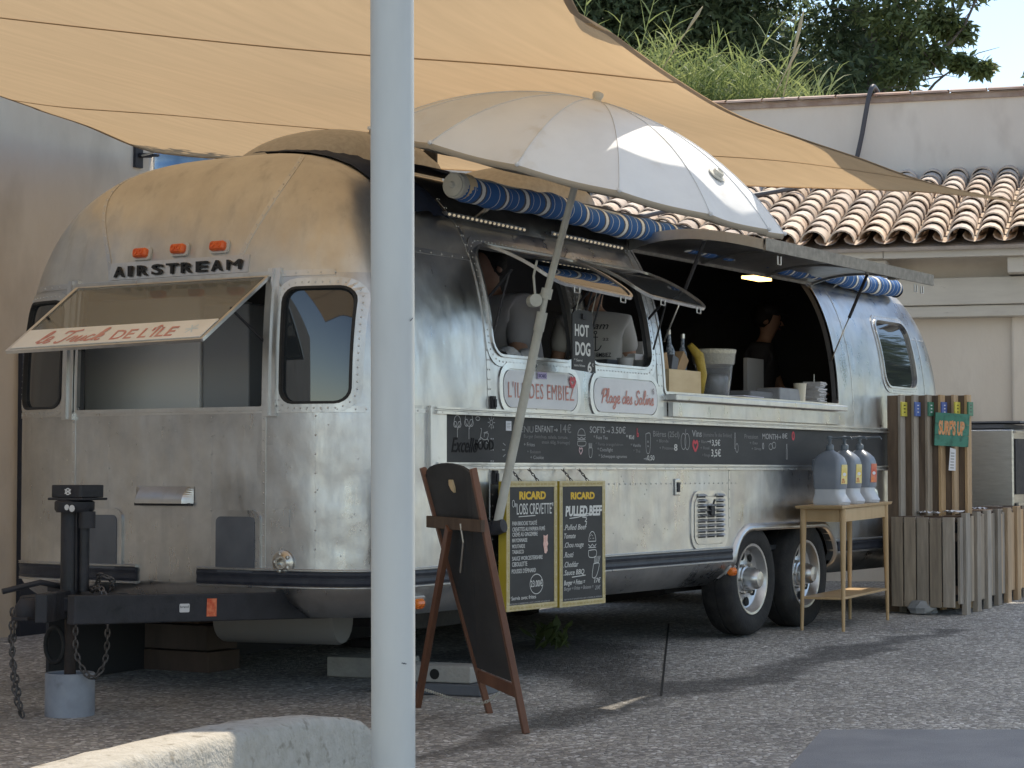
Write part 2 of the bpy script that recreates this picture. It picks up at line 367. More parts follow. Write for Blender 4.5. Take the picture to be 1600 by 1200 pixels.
# ------------------------------------------------------------------ ground
def ground_material():
    m = bpy.data.materials.new('pebble_wash_concrete'); m.use_nodes = True
    nt = m.node_tree; N = nt.nodes; Lk = nt.links; p = N['Principled BSDF']
    geo = N.new('ShaderNodeNewGeometry')
    v = N.new('ShaderNodeTexVoronoi'); v.inputs['Scale'].default_value = 40; v.inputs['Randomness'].default_value = 1
    Lk.new(geo.outputs['Position'], v.inputs['Vector'])
    ve = N.new('ShaderNodeTexVoronoi'); ve.feature = 'DISTANCE_TO_EDGE'; ve.inputs['Scale'].default_value = 40
    Lk.new(geo.outputs['Position'], ve.inputs['Vector'])
    sep = N.new('ShaderNodeSeparateColor'); Lk.new(v.outputs['Color'], sep.inputs[0])
    r = N.new('ShaderNodeValToRGB'); el = r.color_ramp.elements
    el[0].color = (.17, .165, .16, 1); el[1].color = (.78, .76, .73, 1); el[1].position = 1
    for pos, c in ((.25, (.31, .285, .25, 1)), (.5, (.42, .405, .385, 1)), (.72, (.49, .455, .4, 1)), (.88, (.6, .59, .57, 1))):
        e = el.new(pos); e.color = c
    Lk.new(sep.outputs[0], r.inputs[0])
    mr = N.new('ShaderNodeMapRange'); mr.inputs[1].default_value = .0; mr.inputs[2].default_value = .16
    Lk.new(ve.outputs[0], mr.inputs[0])
    mx = N.new('ShaderNodeMix'); mx.data_type = 'RGBA'; mx.inputs[6].default_value = (.27, .265, .26, 1)
    Lk.new(mr.outputs[0], mx.inputs[0]); Lk.new(r.outputs[0], mx.inputs[7])
    # broad wear and damp
    nz = N.new('ShaderNodeTexNoise'); nz.inputs['Scale'].default_value = .8; nz.inputs['Detail'].default_value = 7; nz.inputs['Roughness'].default_value = .65
    Lk.new(geo.outputs['Position'], nz.inputs['Vector'])
    wr = N.new('ShaderNodeMapRange'); wr.inputs[1].default_value = .3; wr.inputs[2].default_value = .7; wr.inputs[3].default_value = .72; wr.inputs[4].default_value = 1.22
    Lk.new(nz.outputs[0], wr.inputs[0])
    # spilled-water stain: distance to a few line pieces
    sx = N.new('ShaderNodeSeparateXYZ'); 
    dn = N.new('ShaderNodeTexNoise'); dn.inputs['Scale'].default_value = 2.2; dn.inputs['Detail'].default_value = 5
    Lk.new(geo.outputs['Position'], dn.inputs['Vector'])
    va = N.new('ShaderNodeVectorMath'); va.operation = 'MULTIPLY_ADD'; va.inputs[1].default_value = (.5, .5, 0); Lk.new(dn.outputs['Color'], va.inputs[0])
    vb = N.new('ShaderNodeVectorMath'); vb.operation = 'SUBTRACT'; vb.inputs[1].default_value = (.25, .25, 0)
    Lk.new(geo.outputs['Position'], va.inputs[2]); Lk.new(va.outputs[0], vb.inputs[0])
    def math_(op, a, b=None, clamp=False):
        n = N.new('ShaderNodeMath'); n.operation = op; n.use_clamp = clamp
        for i, q in enumerate((a, b)):
            if q is None: continue
            if isinstance(q, (int, float)): n.inputs[i].default_value = q
            else: Lk.new(q, n.inputs[i])
        return n.outputs[0]
    def vmath(op, a, b):
        n = N.new('ShaderNodeVectorMath'); n.operation = op
        for i, q in enumerate((a, b)):
            if isinstance(q, tuple): n.inputs[i].default_value = q
            elif q is not None: Lk.new(q, n.inputs[i])
        return n
    best = None
    for (a, b, w) in STAINS:
        ax, ay = a; dx, dy = b[0]-a[0], b[1]-a[1]; L2 = dx*dx+dy*dy
        pa = vmath('SUBTRACT', vb.outputs[0], (ax, ay, 0)).outputs[0]
        t = math_('DIVIDE', vmath('DOT_PRODUCT', pa, (dx, dy, 0)).outputs['Value'], L2, True)
        sc = N.new('ShaderNodeVectorMath'); sc.operation = 'SCALE'; sc.inputs[0].default_value = (dx, dy, 0); Lk.new(t, sc.inputs['Scale'])
        d = vmath('SUBTRACT', pa, sc.outputs[0]).outputs[0]
        ln = vmath('LENGTH', d, None).outputs['Value']
        q = N.new('ShaderNodeMapRange'); q.interpolation_type = 'SMOOTHSTEP'; q.inputs[1].default_value = w*.45; q.inputs[2].default_value = w*1.1; q.inputs[3].default_value = 1; q.inputs[4].default_value = 0
        Lk.new(ln, q.inputs[0])
        best = q.outputs[0] if best is None else math_('MAXIMUM', best, q.outputs[0])
    wet = math_('MULTIPLY', best, .6)
    dk = math_('SUBTRACT', 1.0, wet)
    tot = math_('MULTIPLY', dk, wr.outputs[0])
    cm = N.new('ShaderNodeVectorMath'); cm.operation = 'SCALE'; Lk.new(mx.outputs[2], cm.inputs[0]); Lk.new(tot, cm.inputs['Scale'])
    Lk.new(cm.outputs[0], p.inputs['Base Color'])
    Lk.new(math_('SUBTRACT', .82, math_('MULTIPLY', best, .2)), p.inputs['Roughness'])
    bp = N.new('ShaderNodeBump'); bp.inputs['Strength'].default_value = .8; bp.inputs['Distance'].default_value = .006
    Lk.new(mr.outputs[0], bp.inputs['Height']); Lk.new(bp.outputs[0], p.inputs['Normal'])
    return m
STAINS = [((-0.633, -1.12), (0.705, -0.912), .16), ((0.705, -0.912), (1.887, -0.808), .24), ((1.887, -0.808), (2.748, -1.044), .28), ((2.748, -1.044), (4.627, -0.896), .24),
          ((3.887, 0.807), (2.938, 0.169), .6), ((2.938, 0.169), (2.023, -0.772), .4), ((3.17, 0.922), (3.213, 0.414), .5), ((4.627, -0.896), (5.961, -0.942), .14)]
GMAT = ground_material()
g = MB(); S_ = 220
def gz(x): return .018*(max(-60, min(40, x))-5)
g.add([(x, y, gz(x)) for x in (-S_, -60, 40, S_) for y in (-S_, S_)], [(0, 2, 3, 1), (2, 4, 5, 3), (4, 6, 7, 5)])
tag(g.build('ground', GMAT), kind='structure')
# asphalt patch at the lower right, concrete expansion joint, sealed crack
ASPH = mat('smooth_grey_asphalt', (.22, .232, .255), .8, 0, (.28, .29, .31), 3, detail=8, bump=.5, bscale=180)
q = MB(); ex = Vector((1.491-1.085, -2.924--2.147, 0)).normalized(); ey = Vector((-ex.y, ex.x, 0))
p0 = Vector((1.085, -2.147, .004))
q.add([Vector((v.x, v.y, gz(v.x)+.004)) for v in (p0, p0+ex*5, p0+ex*5-ey*4.5+Vector((-2, 0, 0)), p0-ey*4.5+Vector((-3.0, 0, 0)))], [(3, 2, 1, 0)])
tag(q.build('asphalt_patch', ASPH), kind='structure')
JO = mat('joint_filler', (.03, .028, .026), .9)
q = MB()
for a, b in (((5.608, 0.957), (1.864, -0.94)), ((2.173, 3.94), (2.343, 3.499))):
    a = Vector((*a, gz(a[0])+.003)); b = Vector((*b, gz(b[0])+.003)); d = (b-a).normalized(); n = Vector((-d.y, d.x, 0))*.006
    q.add([a-n, b-n, b+n, a+n], [(0, 1, 2, 3)])
tag(q.build('paving_joint', JO), kind='structure')

# ------------------------------------------------------------------ rendered wall on the left
def plaster(name, c1, c2, dirt):
    m = mat(name, c1, .9, 0, c2, 1.2, (1, 1, .5), detail=8, bump=.35, bscale=22, dirt=dirt, dscale=2.2, damt=(.52, .8)); return m
PL_L = plaster('grey_beige_render', (.55, .47, .38), (.62, .55, .46), (.42, .36, .29))
PL_R = plaster('pinkish_grey_render', (.68, .60, .51), (.74, .67, .58), (.5, .43, .36))
lw = thing('rendered_wall', (4.4, 4.5, 0), 'tall beige rendered wall left of the silver trailer', 'wall')
q = MB(); q.bbox((-14, 4.5, -.5), (4.25-.06, 4.82, 4.3)); q.build('wall', PL_L, lw)
q = MB(); q.tube([(4.25-.06, 4.66, -.2), (4.25-.06, 4.66, 3.9)], .16, 20); q.build('corner_post', PL_L, lw, True, label='rounded corner of the rendered wall')
q = MB(); q.bbox((2.874, 4.46, -.1), (3.6, 4.498, 1.98)); q.build('door', mat('dark_blue_door', (.02, .024, .035), .5), lw, label='dark door seen as a narrow strip')
br = thing('sail_bracket', (4.049, 4.5, 3.308), 'dark iron wall bracket where the shade sail is tied, on left wall', 'bracket')
x0 = 4.054; zc = 3.379
q = MB(); q.bbox((x0-.04, 4.475, zc-.09), (x0+.04, 4.499, zc+.09)); q.build('back_plate', BLACK, br)
q = MB(); q.tube([(x0, 4.48, zc), (x0+.05, 4.40, zc+.0)], .018, 8); q.tube([(x0+.05, 4.40, zc), (x0+.12, 4.40, zc+.01)], .012, 8); q.build('hook', BLACK, br, True)
dr = thing('steel_drum', (5.507, 5.299, 3.529), 'blue metal drum standing behind the trailer beyond the left wall', 'drum')
BLUEM = mat('blue_painted_drum', (.13, .25, .42), .35, .2, (.2, .33, .5), 6)
dc = (5.507, 5.299, 3.529)
q = MB(); q.lathe([(.235, -3.4), (.235, -.05), (.245, -.03), (.235, 0), (.235, .06), (.245, .08), (.235, .1), (.22, .12), (0, .12)], dc, 28); q.build('drum_body', BLUEM, dr, True, angle=50)

# ------------------------------------------------------------------ tiled building behind
BYAW = math.atan2(-.963, .268)
B0 = (9.917, .78, 0)
bd = thing('tiled_roof_building', B0, 'low rendered building with clay barrel-tile roof behind the trailer', 'building', rot=BYAW)
TILE = mat('pale_clay_tile', (.60, .48, .38), .85, 0, (.68, .58, .48), 9, detail=6, vary=.16, dirt=(.38, .27, .2), dscale=7, damt=(.5, .75), bump=.3)
MORTAR = mat('roof_mortar', (.3, .25, .21), .95, 0, (.38, .32, .27), 6, bump=.5)
COPE = mat('terracotta_coping', (.5, .33, .25), .85, 0, (.6, .45, .36), 5, vary=.12, dirt=(.3, .2, .16), dscale=4)
CREAM = mat('flaking_cream_paint_wood', (.6, .56, .49), .7, 0, (.52, .48, .42), 5, (.4, 1, 2), dirt=(.2, .17, .14), dscale=9, damt=(.66, .74))
SL = 1.0/3.4
def roof_tile_mesh():
    n = 9; rows = []
    for (y, r, dz) in ((0, .118, .0), (.40, .098, .0)):
        rows.append([(r*cos(pi*j/(n-1)), y, r*.92*sin(pi*j/(n-1))+dz) for j in range(n)])
    inn = []
    for (y, r, dz) in ((0, .104, .0), (.40, .084, .0)):
        inn.append([(r*cos(pi*j/(n-1)), y, r*.92*sin(pi*j/(n-1))+dz) for j in range(n)])
    V = rows[0]+rows[1]+inn[0]+inn[1]; F = []
    for j in range(n-1):
        F += [(j, j+1, n+j+1, n+j), (2*n+j+1, 2*n+j, 3*n+j, 3*n+j+1), (j+1, j, 2*n+j, 2*n+j+1)]
    F += [(0, n, 3*n, 2*n), (n-1, 3*n-1, 4*n-1, 2*n-1)]
    me = bpy.data.meshes.new('roof_tile'); me.from_pydata(V, [], F); me.materials.append(TILE)
    me.polygons.foreach_set('use_smooth', [True]*len(F)); me.set_sharp_from_angle(angle=radians(40)); return me
rtm = roof_tile_mesh(); slope = math.atan(SL); rng = random.Random(3)
PITCHU = .256; NR = 12
def put_tile(i, k):
    o = bpy.data.objects.new('roof_tile', rtm); COL.objects.link(o); o.parent = bd
    v = -.03+k*.295; u = 1.42-i*PITCHU
    o.location = (u+rng.uniform(-.008, .008), v+rng.uniform(-.012, .012), 3.085+v*SL+.012+(k > 0)*.008+rng.uniform(0, .007))
    o.rotation_euler = (slope-.035+rng.uniform(-.015, .015), rng.uniform(-.02, .02), rng.uniform(-.025, .025))
for i in range(24):
    for k in range(NR): put_tile(i, k)
# pan tiles below, further columns at the left joined
q = MB()
for i in range(0, 33):
    uc = 1.42-(i+.5)*PITCHU
    for k in range(NR):
        v0 = -.05+k*.295; v1 = v0+.33
        rows = [[(uc+.1*cos(pi+pi*j/6), v, 3.12+v*SL+(.012 if v == v0 else 0)+.055*sin(pi+pi*j/6)) for j in range(7)] for v in (v0, v1)]
        q.grid(rows)
for i in range(24, 34):
    for k in range(NR):
        v = -.03+k*.295; u = 1.42-i*PITCHU
        q.grid([[(u+r*cos(pi*j/6), y, 3.1+y*SL+r*.92*sin(pi*j/6)) for j in range(7)] for y, r in ((v, .118), (v+.4, .098))])
o = q.build('pan_tiles', TILE, bd, True, local=True, angle=40); o['kind'] = 'stuff'
q = MB(); q.add([(-7.5, -.03, 3.03), (1.5, -.03, 3.03), (1.5, 3.4, 4.04), (-7.5, 3.4, 4.04), (-7.5, -.03, 3.0), (1.5, -.03, 3.0), (1.5, 3.4, 4.0), (-7.5, 3.4, 4.0)],
      [(0, 1, 2, 3), (7, 6, 5, 4), (0, 4, 5, 1), (1, 5, 6, 2), (2, 6, 7, 3), (3, 7, 4, 0)]); q.build('roof_deck', MORTAR, bd, local=True)
# walls
q = MB(); q.bbox((-13, 3.4, 3.9), (1.6, 3.65, 4.972)); q.build('upper_wall', PL_R, bd, local=True)
q = MB(); q.bbox((-13, 3.37, 4.90), (1.6, 3.399, 4.95)); q.build('wall_lip', mat('brown_wall_top', (.3, .22, .18), .9, 0, (.42, .34, .29), 6), bd, local=True)  # darker brown band along the wall top, below the coping
q = MB(); q.bbox((-7.4, 0.52, 0), (1.5, .8, 3.0)); q.build('lower_wall', PL_R, bd, local=True)
q = MB(); q.bbox((-7.4, .3, 2.785), (1.5, .5, 2.545)); q.build('lintel_beam', CREAM, bd, local=True, bevel=.008)
q = MB(); q.bbox((-7.4, .33, 2.44), (1.5, .519, 2.54)); q.build('lower_beam', CREAM, bd, local=True, bevel=.008)
q = MB()
q.bbox((-7.4, .02, 2.945), (-.27, .09, 3.035)); q.build('fascia_board', CREAM, bd, local=True, bevel=.004)
q = MB(); q.bbox((-.265, .02, 2.94), (1.5, .09, 3.04)); q.build('fascia_board', CREAM, bd, local=True, bevel=.004)
for u in (-4.4, -2.9, -1.6, -.32, .86):
    q = MB(); q.bbox((u-.07, .095, 2.80), (u+.07, .5, 2.935)); q.build('rafter_end', CREAM, bd, local=True, bevel=.006)
q = MB(); M = frame3((0, .46, 0), (1, 0, 0), (0, 0, 1))
q.prism([(.8, 0), (1.49, 0), (1.49, 2.5), (1.3, 2.5), (1.0, 2.495), (.86, 2.475), (.8, 2.44)], M, -.11); q.build('pilaster', PL_R, bd, local=True, bevel=.02)
for i in range(36):
    u = 1.4-i*.385
    q = MB(); q.grid([[(u-(.19-.006)+e*(.38-.012), 3.31+.4*j/4, 4.957+.02+.045*sin(pi*(j/4)*.9+.15)) for j in range(5)] for e in (0, 1)])
    q.grid([[(u-(.19-.006)+e*(.38-.012), 3.31+.4*j/4, 4.957+.045*sin(pi*(j/4)*.9+.15)) for j in range(5)][::-1] for e in (0, 1)])
    q.add([(u-.184, 3.31, 4.957+.0067), (u+.184, 3.31, 4.957+.0067), (u+.184, 3.31, 4.977+.0067), (u-.184, 3.31, 4.977+.0067)], [(0, 1, 2, 3)])
    q.build('coping_tile', COPE, bd, local=True)
cbl = MB()
WB = WM[bd]
cpts = [WB @ Vector(p) for p in ((-.66, 3.6, 4.97), (-.7, 3.45, 5.06), (-.72, 3.3, 5.05), (-.76, 3.27, 4.9), (-.84, 3.3, 4.5), (-.92, 3.3, 4.22), (-1.0, 3.1, 4.17), (-1.15, 2.6, 4.0), (-1.5, 1.9, 3.82), (-2.2, 1.2, 3.62), (-2.6, .6, 3.45))]
cbl.tube(smooth_poly([tuple(p) for p in cpts], 5), .026, 8)
tag(cbl.build('cable_conduit', mat('grey_rubber_hose', (.07, .07, .08), .5), smooth=True), 'dark flexible conduit hanging over the pink wall coping onto the roof tiles', 'cable')

# ------------------------------------------------------------------ trees and reeds
LEAF = {}
def leaf_mat(name, c1, c2, tr=.35):
    m = bpy.data.materials.new(name); m.use_nodes = True; nt = m.node_tree; N = nt.nodes; Lk = nt.links
    N.remove(N['Principled BSDF']); out = N['Material Output']
    geo = N.new('ShaderNodeNewGeometry'); nz = N.new('ShaderNodeTexNoise'); nz.inputs['Scale'].default_value = 1.3; nz.inputs['Detail'].default_value = 3
    Lk.new(geo.outputs['Position'], nz.inputs['Vector'])
    ad = N.new('ShaderNodeMath'); ad.operation = 'MULTIPLY_ADD'; ad.inputs[1].default_value = .5; Lk.new(geo.outputs['Random Per Island'], ad.inputs[0])
    sb = N.new('ShaderNodeMath'); sb.operation = 'SUBTRACT'; sb.inputs[1].default_value = .25; Lk.new(nz.outputs[0], sb.inputs[0]); Lk.new(sb.outputs[0], ad.inputs[2])
    mx = N.new('ShaderNodeMix'); mx.data_type = 'RGBA'; mx.inputs[6].default_value = (*c1, 1); mx.inputs[7].default_value = (*c2, 1); Lk.new(ad.outputs[0], mx.inputs[0])
    d = N.new('ShaderNodeBsdfPrincipled'); d.inputs['Roughness'].default_value = .55; Lk.new(mx.outputs[2], d.inputs['Base Color'])
    t = N.new('ShaderNodeBsdfTranslucent'); hs = N.new('ShaderNodeHueSaturation'); hs.inputs['Value'].default_value = 1.6; hs.inputs['Hue'].default_value = .485; Lk.new(mx.outputs[2], hs.inputs['Color']); Lk.new(hs.outputs[0], t.inputs[0])
    s = N.new('ShaderNodeMixShader'); s.inputs[0].default_value = tr; Lk.new(d.outputs[0], s.inputs[1]); Lk.new(t.outputs[0], s.inputs[2]); Lk.new(s.outputs[0], out.inputs[0])
    return m
LG = leaf_mat('dark_evergreen_leaves', (.045, .072, .038), (.12, .165, .08), .4)
LG2 = leaf_mat('pale_olive_leaves', (.05, .075, .03), (.16, .2, .07), .4)  # lighter leaf green for the smaller trees and the weed
REED = leaf_mat('reed_leaves', (.10, .16, .045), (.33, .38, .16), .4)
BARK = mat('tree_bark', (.11, .09, .075), .9, 0, (.17, .14, .12), 6, (1, 1, .3), bump=.6)
def leaves(centers, n, size, rr, mix=.3, droop=.6, seed=1):
    R = random.Random(seed); V = []; F = []
    per = max(1, n//len(centers))
    for (c, rad) in centers:
        c = Vector(c)
        for _ in range(per):
            d = Vector((R.gauss(0, 1), R.gauss(0, 1), R.gauss(0, 1))).normalized()*(rad*R.random()**.42)
            d.z *= .75
            p = c+d; L = size*R.uniform(.6, 1.4); w = L*rr
            a = Vector((R.gauss(0, 1), R.gauss(0, 1), R.gauss(0, .6)-droop)).normalized()
            b = a.cross(Vector((R.gauss(0, 1), R.gauss(0, 1), R.gauss(0, 1)))).normalized()
            k = len(V); V += [tuple(p), tuple(p+a*L*.5+b*w), tuple(p+a*L), tuple(p+a*L*.5-b*w)]; F.append((k, k+1, k+2, k+3))
    return V, F
def tree(name, base, H, crowns, nleaf, size, rr, lm, label, seed, limbs, droop=.6, group=None, trunk_r=.25):
    t = thing(name, base, label, 'tree', group)
    q = MB(); B = Vector(base)
    q.tube(smooth_poly([tuple(B), tuple(B+Vector((.15, .1, H*.3))), tuple(B+Vector((-.1, .2, H*.6))), tuple(B+Vector((.1, .1, H)))], 4), [trunk_r*(1-.6*i/12) for i in range(13)], 9)
    q.build('trunk', BARK, t, True)
    q = MB(); R = random.Random(seed+5)
    for L in limbs:
        pts = smooth_poly(L, 4); n = len(pts); r0 = trunk_r*.35
        q.tube(pts, [r0*(1-.8*i/(n-1)) for i in range(n)], 6)
        for k in range(7):
            p = Vector(pts[R.randrange(n//3, n)]); d = Vector((R.gauss(0, 1), R.gauss(0, 1), R.gauss(.2, .6))).normalized()*R.uniform(.5, 1.3)
            q.tube([tuple(p), tuple(p+d*.5+Vector((0, 0, .05))), tuple(p+d)], [r0*.25, r0*.15, r0*.06], 4)
    q.build('branch', BARK, t, True)
    V, F = leaves(crowns, nleaf, size, rr, droop=droop, seed=seed)
    q = MB(); q.add(V, F); q.build('crown', lm, t)
    return t
def wp(R_, F_, Z_): # metres right and ahead of the viewpoint -> world
    v = Vector((-7.675, -5.93, 0))+RIGHT*R_+AHEAD*F_; return (v.x, v.y, Z_)
R = random.Random(11); cr = []
for i in range(190):
    x = R.uniform(-1.5, 5.2); z = R.uniform(4.9, 8.6) if i < 150 else R.uniform(8, 11)
    cr.append((wp(x, 29+R.uniform(-1.2, 1.8), z), R.uniform(.5, .95)))
for i in range(30):
    x = R.uniform(-1.0, 5.1); cr.append((wp(x, 28.5+R.uniform(0, 2), R.uniform(4.6, 5.7)), R.uniform(.4, .8)))
for i in range(70): cr.append((wp(R.uniform(-1.5, 4.7), 31.5+R.uniform(0, 1), R.uniform(4.8, 8.8)), R.uniform(.9, 1.2)))
tree('evergreen_tree', wp(2.2, 30, 0), 10, cr, 185000, .135, .17, LG, 'huge dark evergreen tree with drooping leaves rising behind the tiled building', 21,
     [[wp(2.2, 30, 4.5), wp(3.6, 29.5, 5.6), wp(5.2, 29, 6.4), wp(6.0, 28.6, 7.2)], [wp(2.2, 30, 4), wp(1, 29.5, 6.5), wp(-.5, 29, 8)], [wp(2.2, 30, 5), wp(4.2, 30, 6.2), wp(5.5, 29, 8)]])
cr = []
for (x, z, r) in ((5.2, 6.9, .5), (5.5, 7.5, .6), (5.0, 7.9, .7), (5.75, 7.95, .5), (6.0, 8.3, .5), (5.1, 6.3, .35), (5.7, 7.1, .28), (5.95, 6.95, .25), (5.6, 6.6, .22), (6.2, 7.6, .35), (4.9, 7.2, .5), (5.9, 6.45, .16), (6.15, 6.35, .14), (5.3, 5.9, .14)):
    cr.append((wp(x, 28+R.uniform(-.4, .4), z), r))
tree('olive_tree', wp(4.9, 28.2, 0), 7.0, cr, 7800, .12, .17, LG2, 'lighter small-leaved tree with bare thin branches against the sky, right of the dark tree', 33,
     [[wp(4.95, 28.2, 4.6), wp(5.3, 28, 5.4), wp(5.5, 28, 6.1), wp(5.9, 28, 6.45)], [wp(4.9, 28.1, 5), wp(5.3, 28, 6.3), wp(6, 28, 7), wp(6.5, 28, 8.4)], [wp(4.9, 28, 6), wp(5.2, 28, 7), wp(5.6, 28, 8.2)]], trunk_r=.12)
cr = [(wp(x, 33, z), r) for x, z, r in ((8.5, 7.2, .5), (8.9, 7.0, .6), (8.4, 6.75, .35), (9.2, 7.6, .7), (8.8, 6.5, .4), (9.6, 6.8, .8))]
tree('cypress_tree', wp(9.6, 33, 0), 7, cr, 5200, .11, .22, LG, 'dense tree top just entering the right edge of the sky', 41, [[wp(9.6, 33, 5), wp(9, 33, 6.2), wp(8.8, 33, 7)]], trunk_r=.15)
def reed_bed():
    R = random.Random(5); V = []; F = []
    def blade(p, d, L, w, sag):
        d = d.normalized(); s = d.cross(Vector((0, 0, 1))).normalized()*w; s = (s+d.cross(s)*R.uniform(-1, 1)).normalized()*w; k = len(V); prev = Vector(p)
        for i in range(4):
            t = i/3; c = Vector(p)+d*L*t+Vector((0, 0, -sag*L*t*t)); ww = s*(1-t*.95)
            V.extend([tuple(c-ww), tuple(c+ww)])
        for i in range(3): F.append((k+2*i, k+2*i+1, k+2*i+3, k+2*i+2))
    def stem(x, f, z0, h, lean):
        b = Vector(wp(x, f, z0)); top = b+RIGHT*lean+Vector((0, 0, h)); k = len(V); s = RIGHT*.009
        V.extend([tuple(b-s), tuple(b+s), tuple(top+s*.4), tuple(top-s*.4)]); F.append((k, k+1, k+2, k+3))
        n = int(h*9)
        for i in range(n):
            t = .15+.85*i/n; p = b.lerp(top, t); side = 1 if i % 2 else -1
            d = RIGHT*side*R.uniform(.3, 1)+RIGHT*lean*.4+AHEAD*R.uniform(-.7, .7)+Vector((0, 0, R.uniform(.5, 1.6)))
            blade(p, d, R.uniform(.25, .55), R.uniform(.007, .016), R.uniform(.1, .6))
    for i in range(760):
        x = R.uniform(.6, 3.25); f = 23.3+R.uniform(-.6, .9)
        env = 5.35+.55*max(0, 1-abs(x-1.4)/1.1)+.35*max(0, 1-abs(x-2.4)/.7)+.2*max(0, 1-abs(x-.7)/.6)
        h = (env-4.2)*R.uniform(.45, 1.0); stem(x, f, 4.2, h, R.uniform(0, .28)*h)
    for x, h, l in ((1.0, 2.2, .5), (1.6, 1.75, .6), (1.2, 2.0, .5), (2.2, 1.85, .55), (2.75, 2.1, .35), (2.0, 1.5, .5), (3.0, 1.35, .5), (.85, 1.9, .3), (.5, 2.3, .3), (2.4, 1.4, .6)):
        stem(x, 23.2, 4.2, h, l*1.2)
    for x, h in ((3.75, .95), (4.15, .8), (3.6, .7)):
        for j in range(5): blade(Vector(wp(x+R.uniform(-.05, .05), 22.6, 4.75)), RIGHT*R.uniform(-.5, .9)+Vector((0, 0, R.uniform(.6, 1.2))), h*.75, .014, R.uniform(.2, .8))
    q = MB(); q.add(V, F); o = q.build('reeds', REED); return tag(o, 'bright green giant reeds growing behind the coping of the pink wall', 'reeds', kind='stuff')
reed_bed()
PLUME = mat('reed_plume', (.45, .38, .24), .9)
for i, (a, b, lab) in enumerate((((13.221, 3.256, 6.024), (13.172, 3.379, 5.476), 'tallest feathery reed plume reaching the top of the picture'), ((13.213, 3.299, 5.661), (13.144, 3.434, 5.36), 'shorter reed plume right of the tallest one'), ((12.653, 4.178, 6.058), (12.569, 4.336, 5.784), 'reed plume over the left half of the reeds'))):
    q = MB(); a = Vector(a); b = Vector(b); q.tube([tuple(a), tuple(a.lerp(b, .3)), tuple(a.lerp(b, .6)), tuple(b), tuple(b+(b-a)*1.6)], [.004, .022, .018, .006, .005], 6)
    tag(q.build('reed_plume', PLUME, smooth=True), lab, 'reed', 'reed plumes behind the wall')
cr = [((6.3+R.uniform(-1.1, 1.1), 4.2+R.uniform(-1.0, .9), R.uniform(4.3, 6.2)), R.uniform(.5, .7)) for _ in range(22)]
tree('added_shade_tree', (6.5, 4.6, .02), 4.6, cr, 9000, .13, .25, LG2, 'small leafy tree added unseen behind the trailer, above the sail, to shade the ground', 71, [[(6.5, 4.6, 3.2), (6.2, 4.2, 4.2), (5.8, 4.0, 5.2)]], trunk_r=.1)  # added tree, hidden from view, shades the ground strip behind the trailer
# trees of the yard opposite the trailer, out of frame, seen in its reflections
for i, (x, f, h, sd_) in enumerate(((23.5, 31, 9.5, 81), (28, 36, 10.5, 82))):
    R = random.Random(sd_); cr = [(wp(x+R.uniform(-3, 3), f+R.uniform(-2, 2), h*R.uniform(.3, .95)), R.uniform(.6, 1.3)) for _ in range(16)]
    tree('yard_tree', wp(x, f, 0), h*.8, cr, 5000, .25, .3, LG, ['tall open-crowned tree far past the planter', 'tallest tree at the far end of the yard'][i], sd_, [[wp(x, f, h*.3), wp(x+1.5, f, h*.5), wp(x+2.6, f+.4, h*.8)]], group='trees across the yard')
for i, (x, f, h, s) in enumerate(((24, 26, 4.6, 61), (30, 17, 4.4, 62), (33, 9, 4, 63), (17, 34, 5, 64), (36, -2, 4, 66))):
    R = random.Random(s); cr = [(wp(x+R.uniform(-2, 2), f+R.uniform(-2, 2), h*R.uniform(.35, .95)), R.uniform(.6, 1.1)) for _ in range(16)]
    tree('yard_tree', wp(x, f, 0), h*.8, cr, 4000, .22, .3, LG2, ['rounded yard tree nearest beyond the building end', 'tallest yard tree across from the hatch', 'low yard tree across the open ground', 'far yard tree seen past the planter', 'yard tree right of the viewpoint'][i], s, [[wp(x, f, h*.3), wp(x+1, f, h*.5), wp(x+1.6, f+.4, h*.8)]], group='trees across the yard')

# ------------------------------------------------------------------ travel trailer: riveted aluminium shell
ZS, HT, NCS, HW = 1.2, 2.76, 3.0, 1.22
FX, FZ, FA, FN, FL, FP, FQ = .597, 1.0, .947, 3.765, .392, 5.775, 2.405
RX, RZ, RA, RN, RL, RP, RQ = 8.805, 1.2, 1.0, 2.784, .616, 4.517, 2.755
ZB = .35
def bell(z): return .16*max(0., (.52-z)/(.52-ZB))**2 if z < .52 else 0.
def hw(z):
    if z <= ZS: return HW-bell(z)
    return HW*max(0., 1-min(1, (z-ZS)/(HT-ZS))**NCS)**(1/NCS)
def sx_(z, z0, a, n):
    if z <= z0: return bell(z)
    return a*(1-max(0., 1-min(1, (z-z0)/(HT-z0))**n)**(1/n))
def xfront(z): return FX+sx_(z, FZ, FA, FN)
def xrear(z): return RX-sx_(z, RZ, RA, RN)
def side_y(x, z):
    """y of the serving side (y near 0) at x, z"""
    t = (xfront(z)+FL-x)/FL
    if t > 0: return HW-hw(z)*max(0., 1-min(1, t)**FQ)**(1/FP)
    t = (x-(xrear(z)-RL))/RL
    if t > 0: return HW-hw(z)*max(0., 1-min(1, t)**RQ)**(1/RP)
    return HW-hw(z)
def front_x(y, z):
    v = min(1, abs(y-HW)/max(.01, hw(z)))
    return xfront(z)+FL-FL*max(0., 1-v**FP)**(1/FQ)
def rear_x(y, z):
    v = min(1, abs(y-HW)/max(.01, hw(z)))
    return xrear(z)-RL+RL*max(0., 1-v**RP)**(1/RQ)
def G_(x, y, z):
    v = abs(y-HW)/max(1e-4, hw(z))
    t = (xfront(z)+FL-x)/FL; p, q = FP, FQ
    if t <= 0: t = (x-(xrear(z)-RL))/RL; p, q = RP, RQ
    if t <= 0: return v**4.0 if p else 0
    return (v**p+t**q)
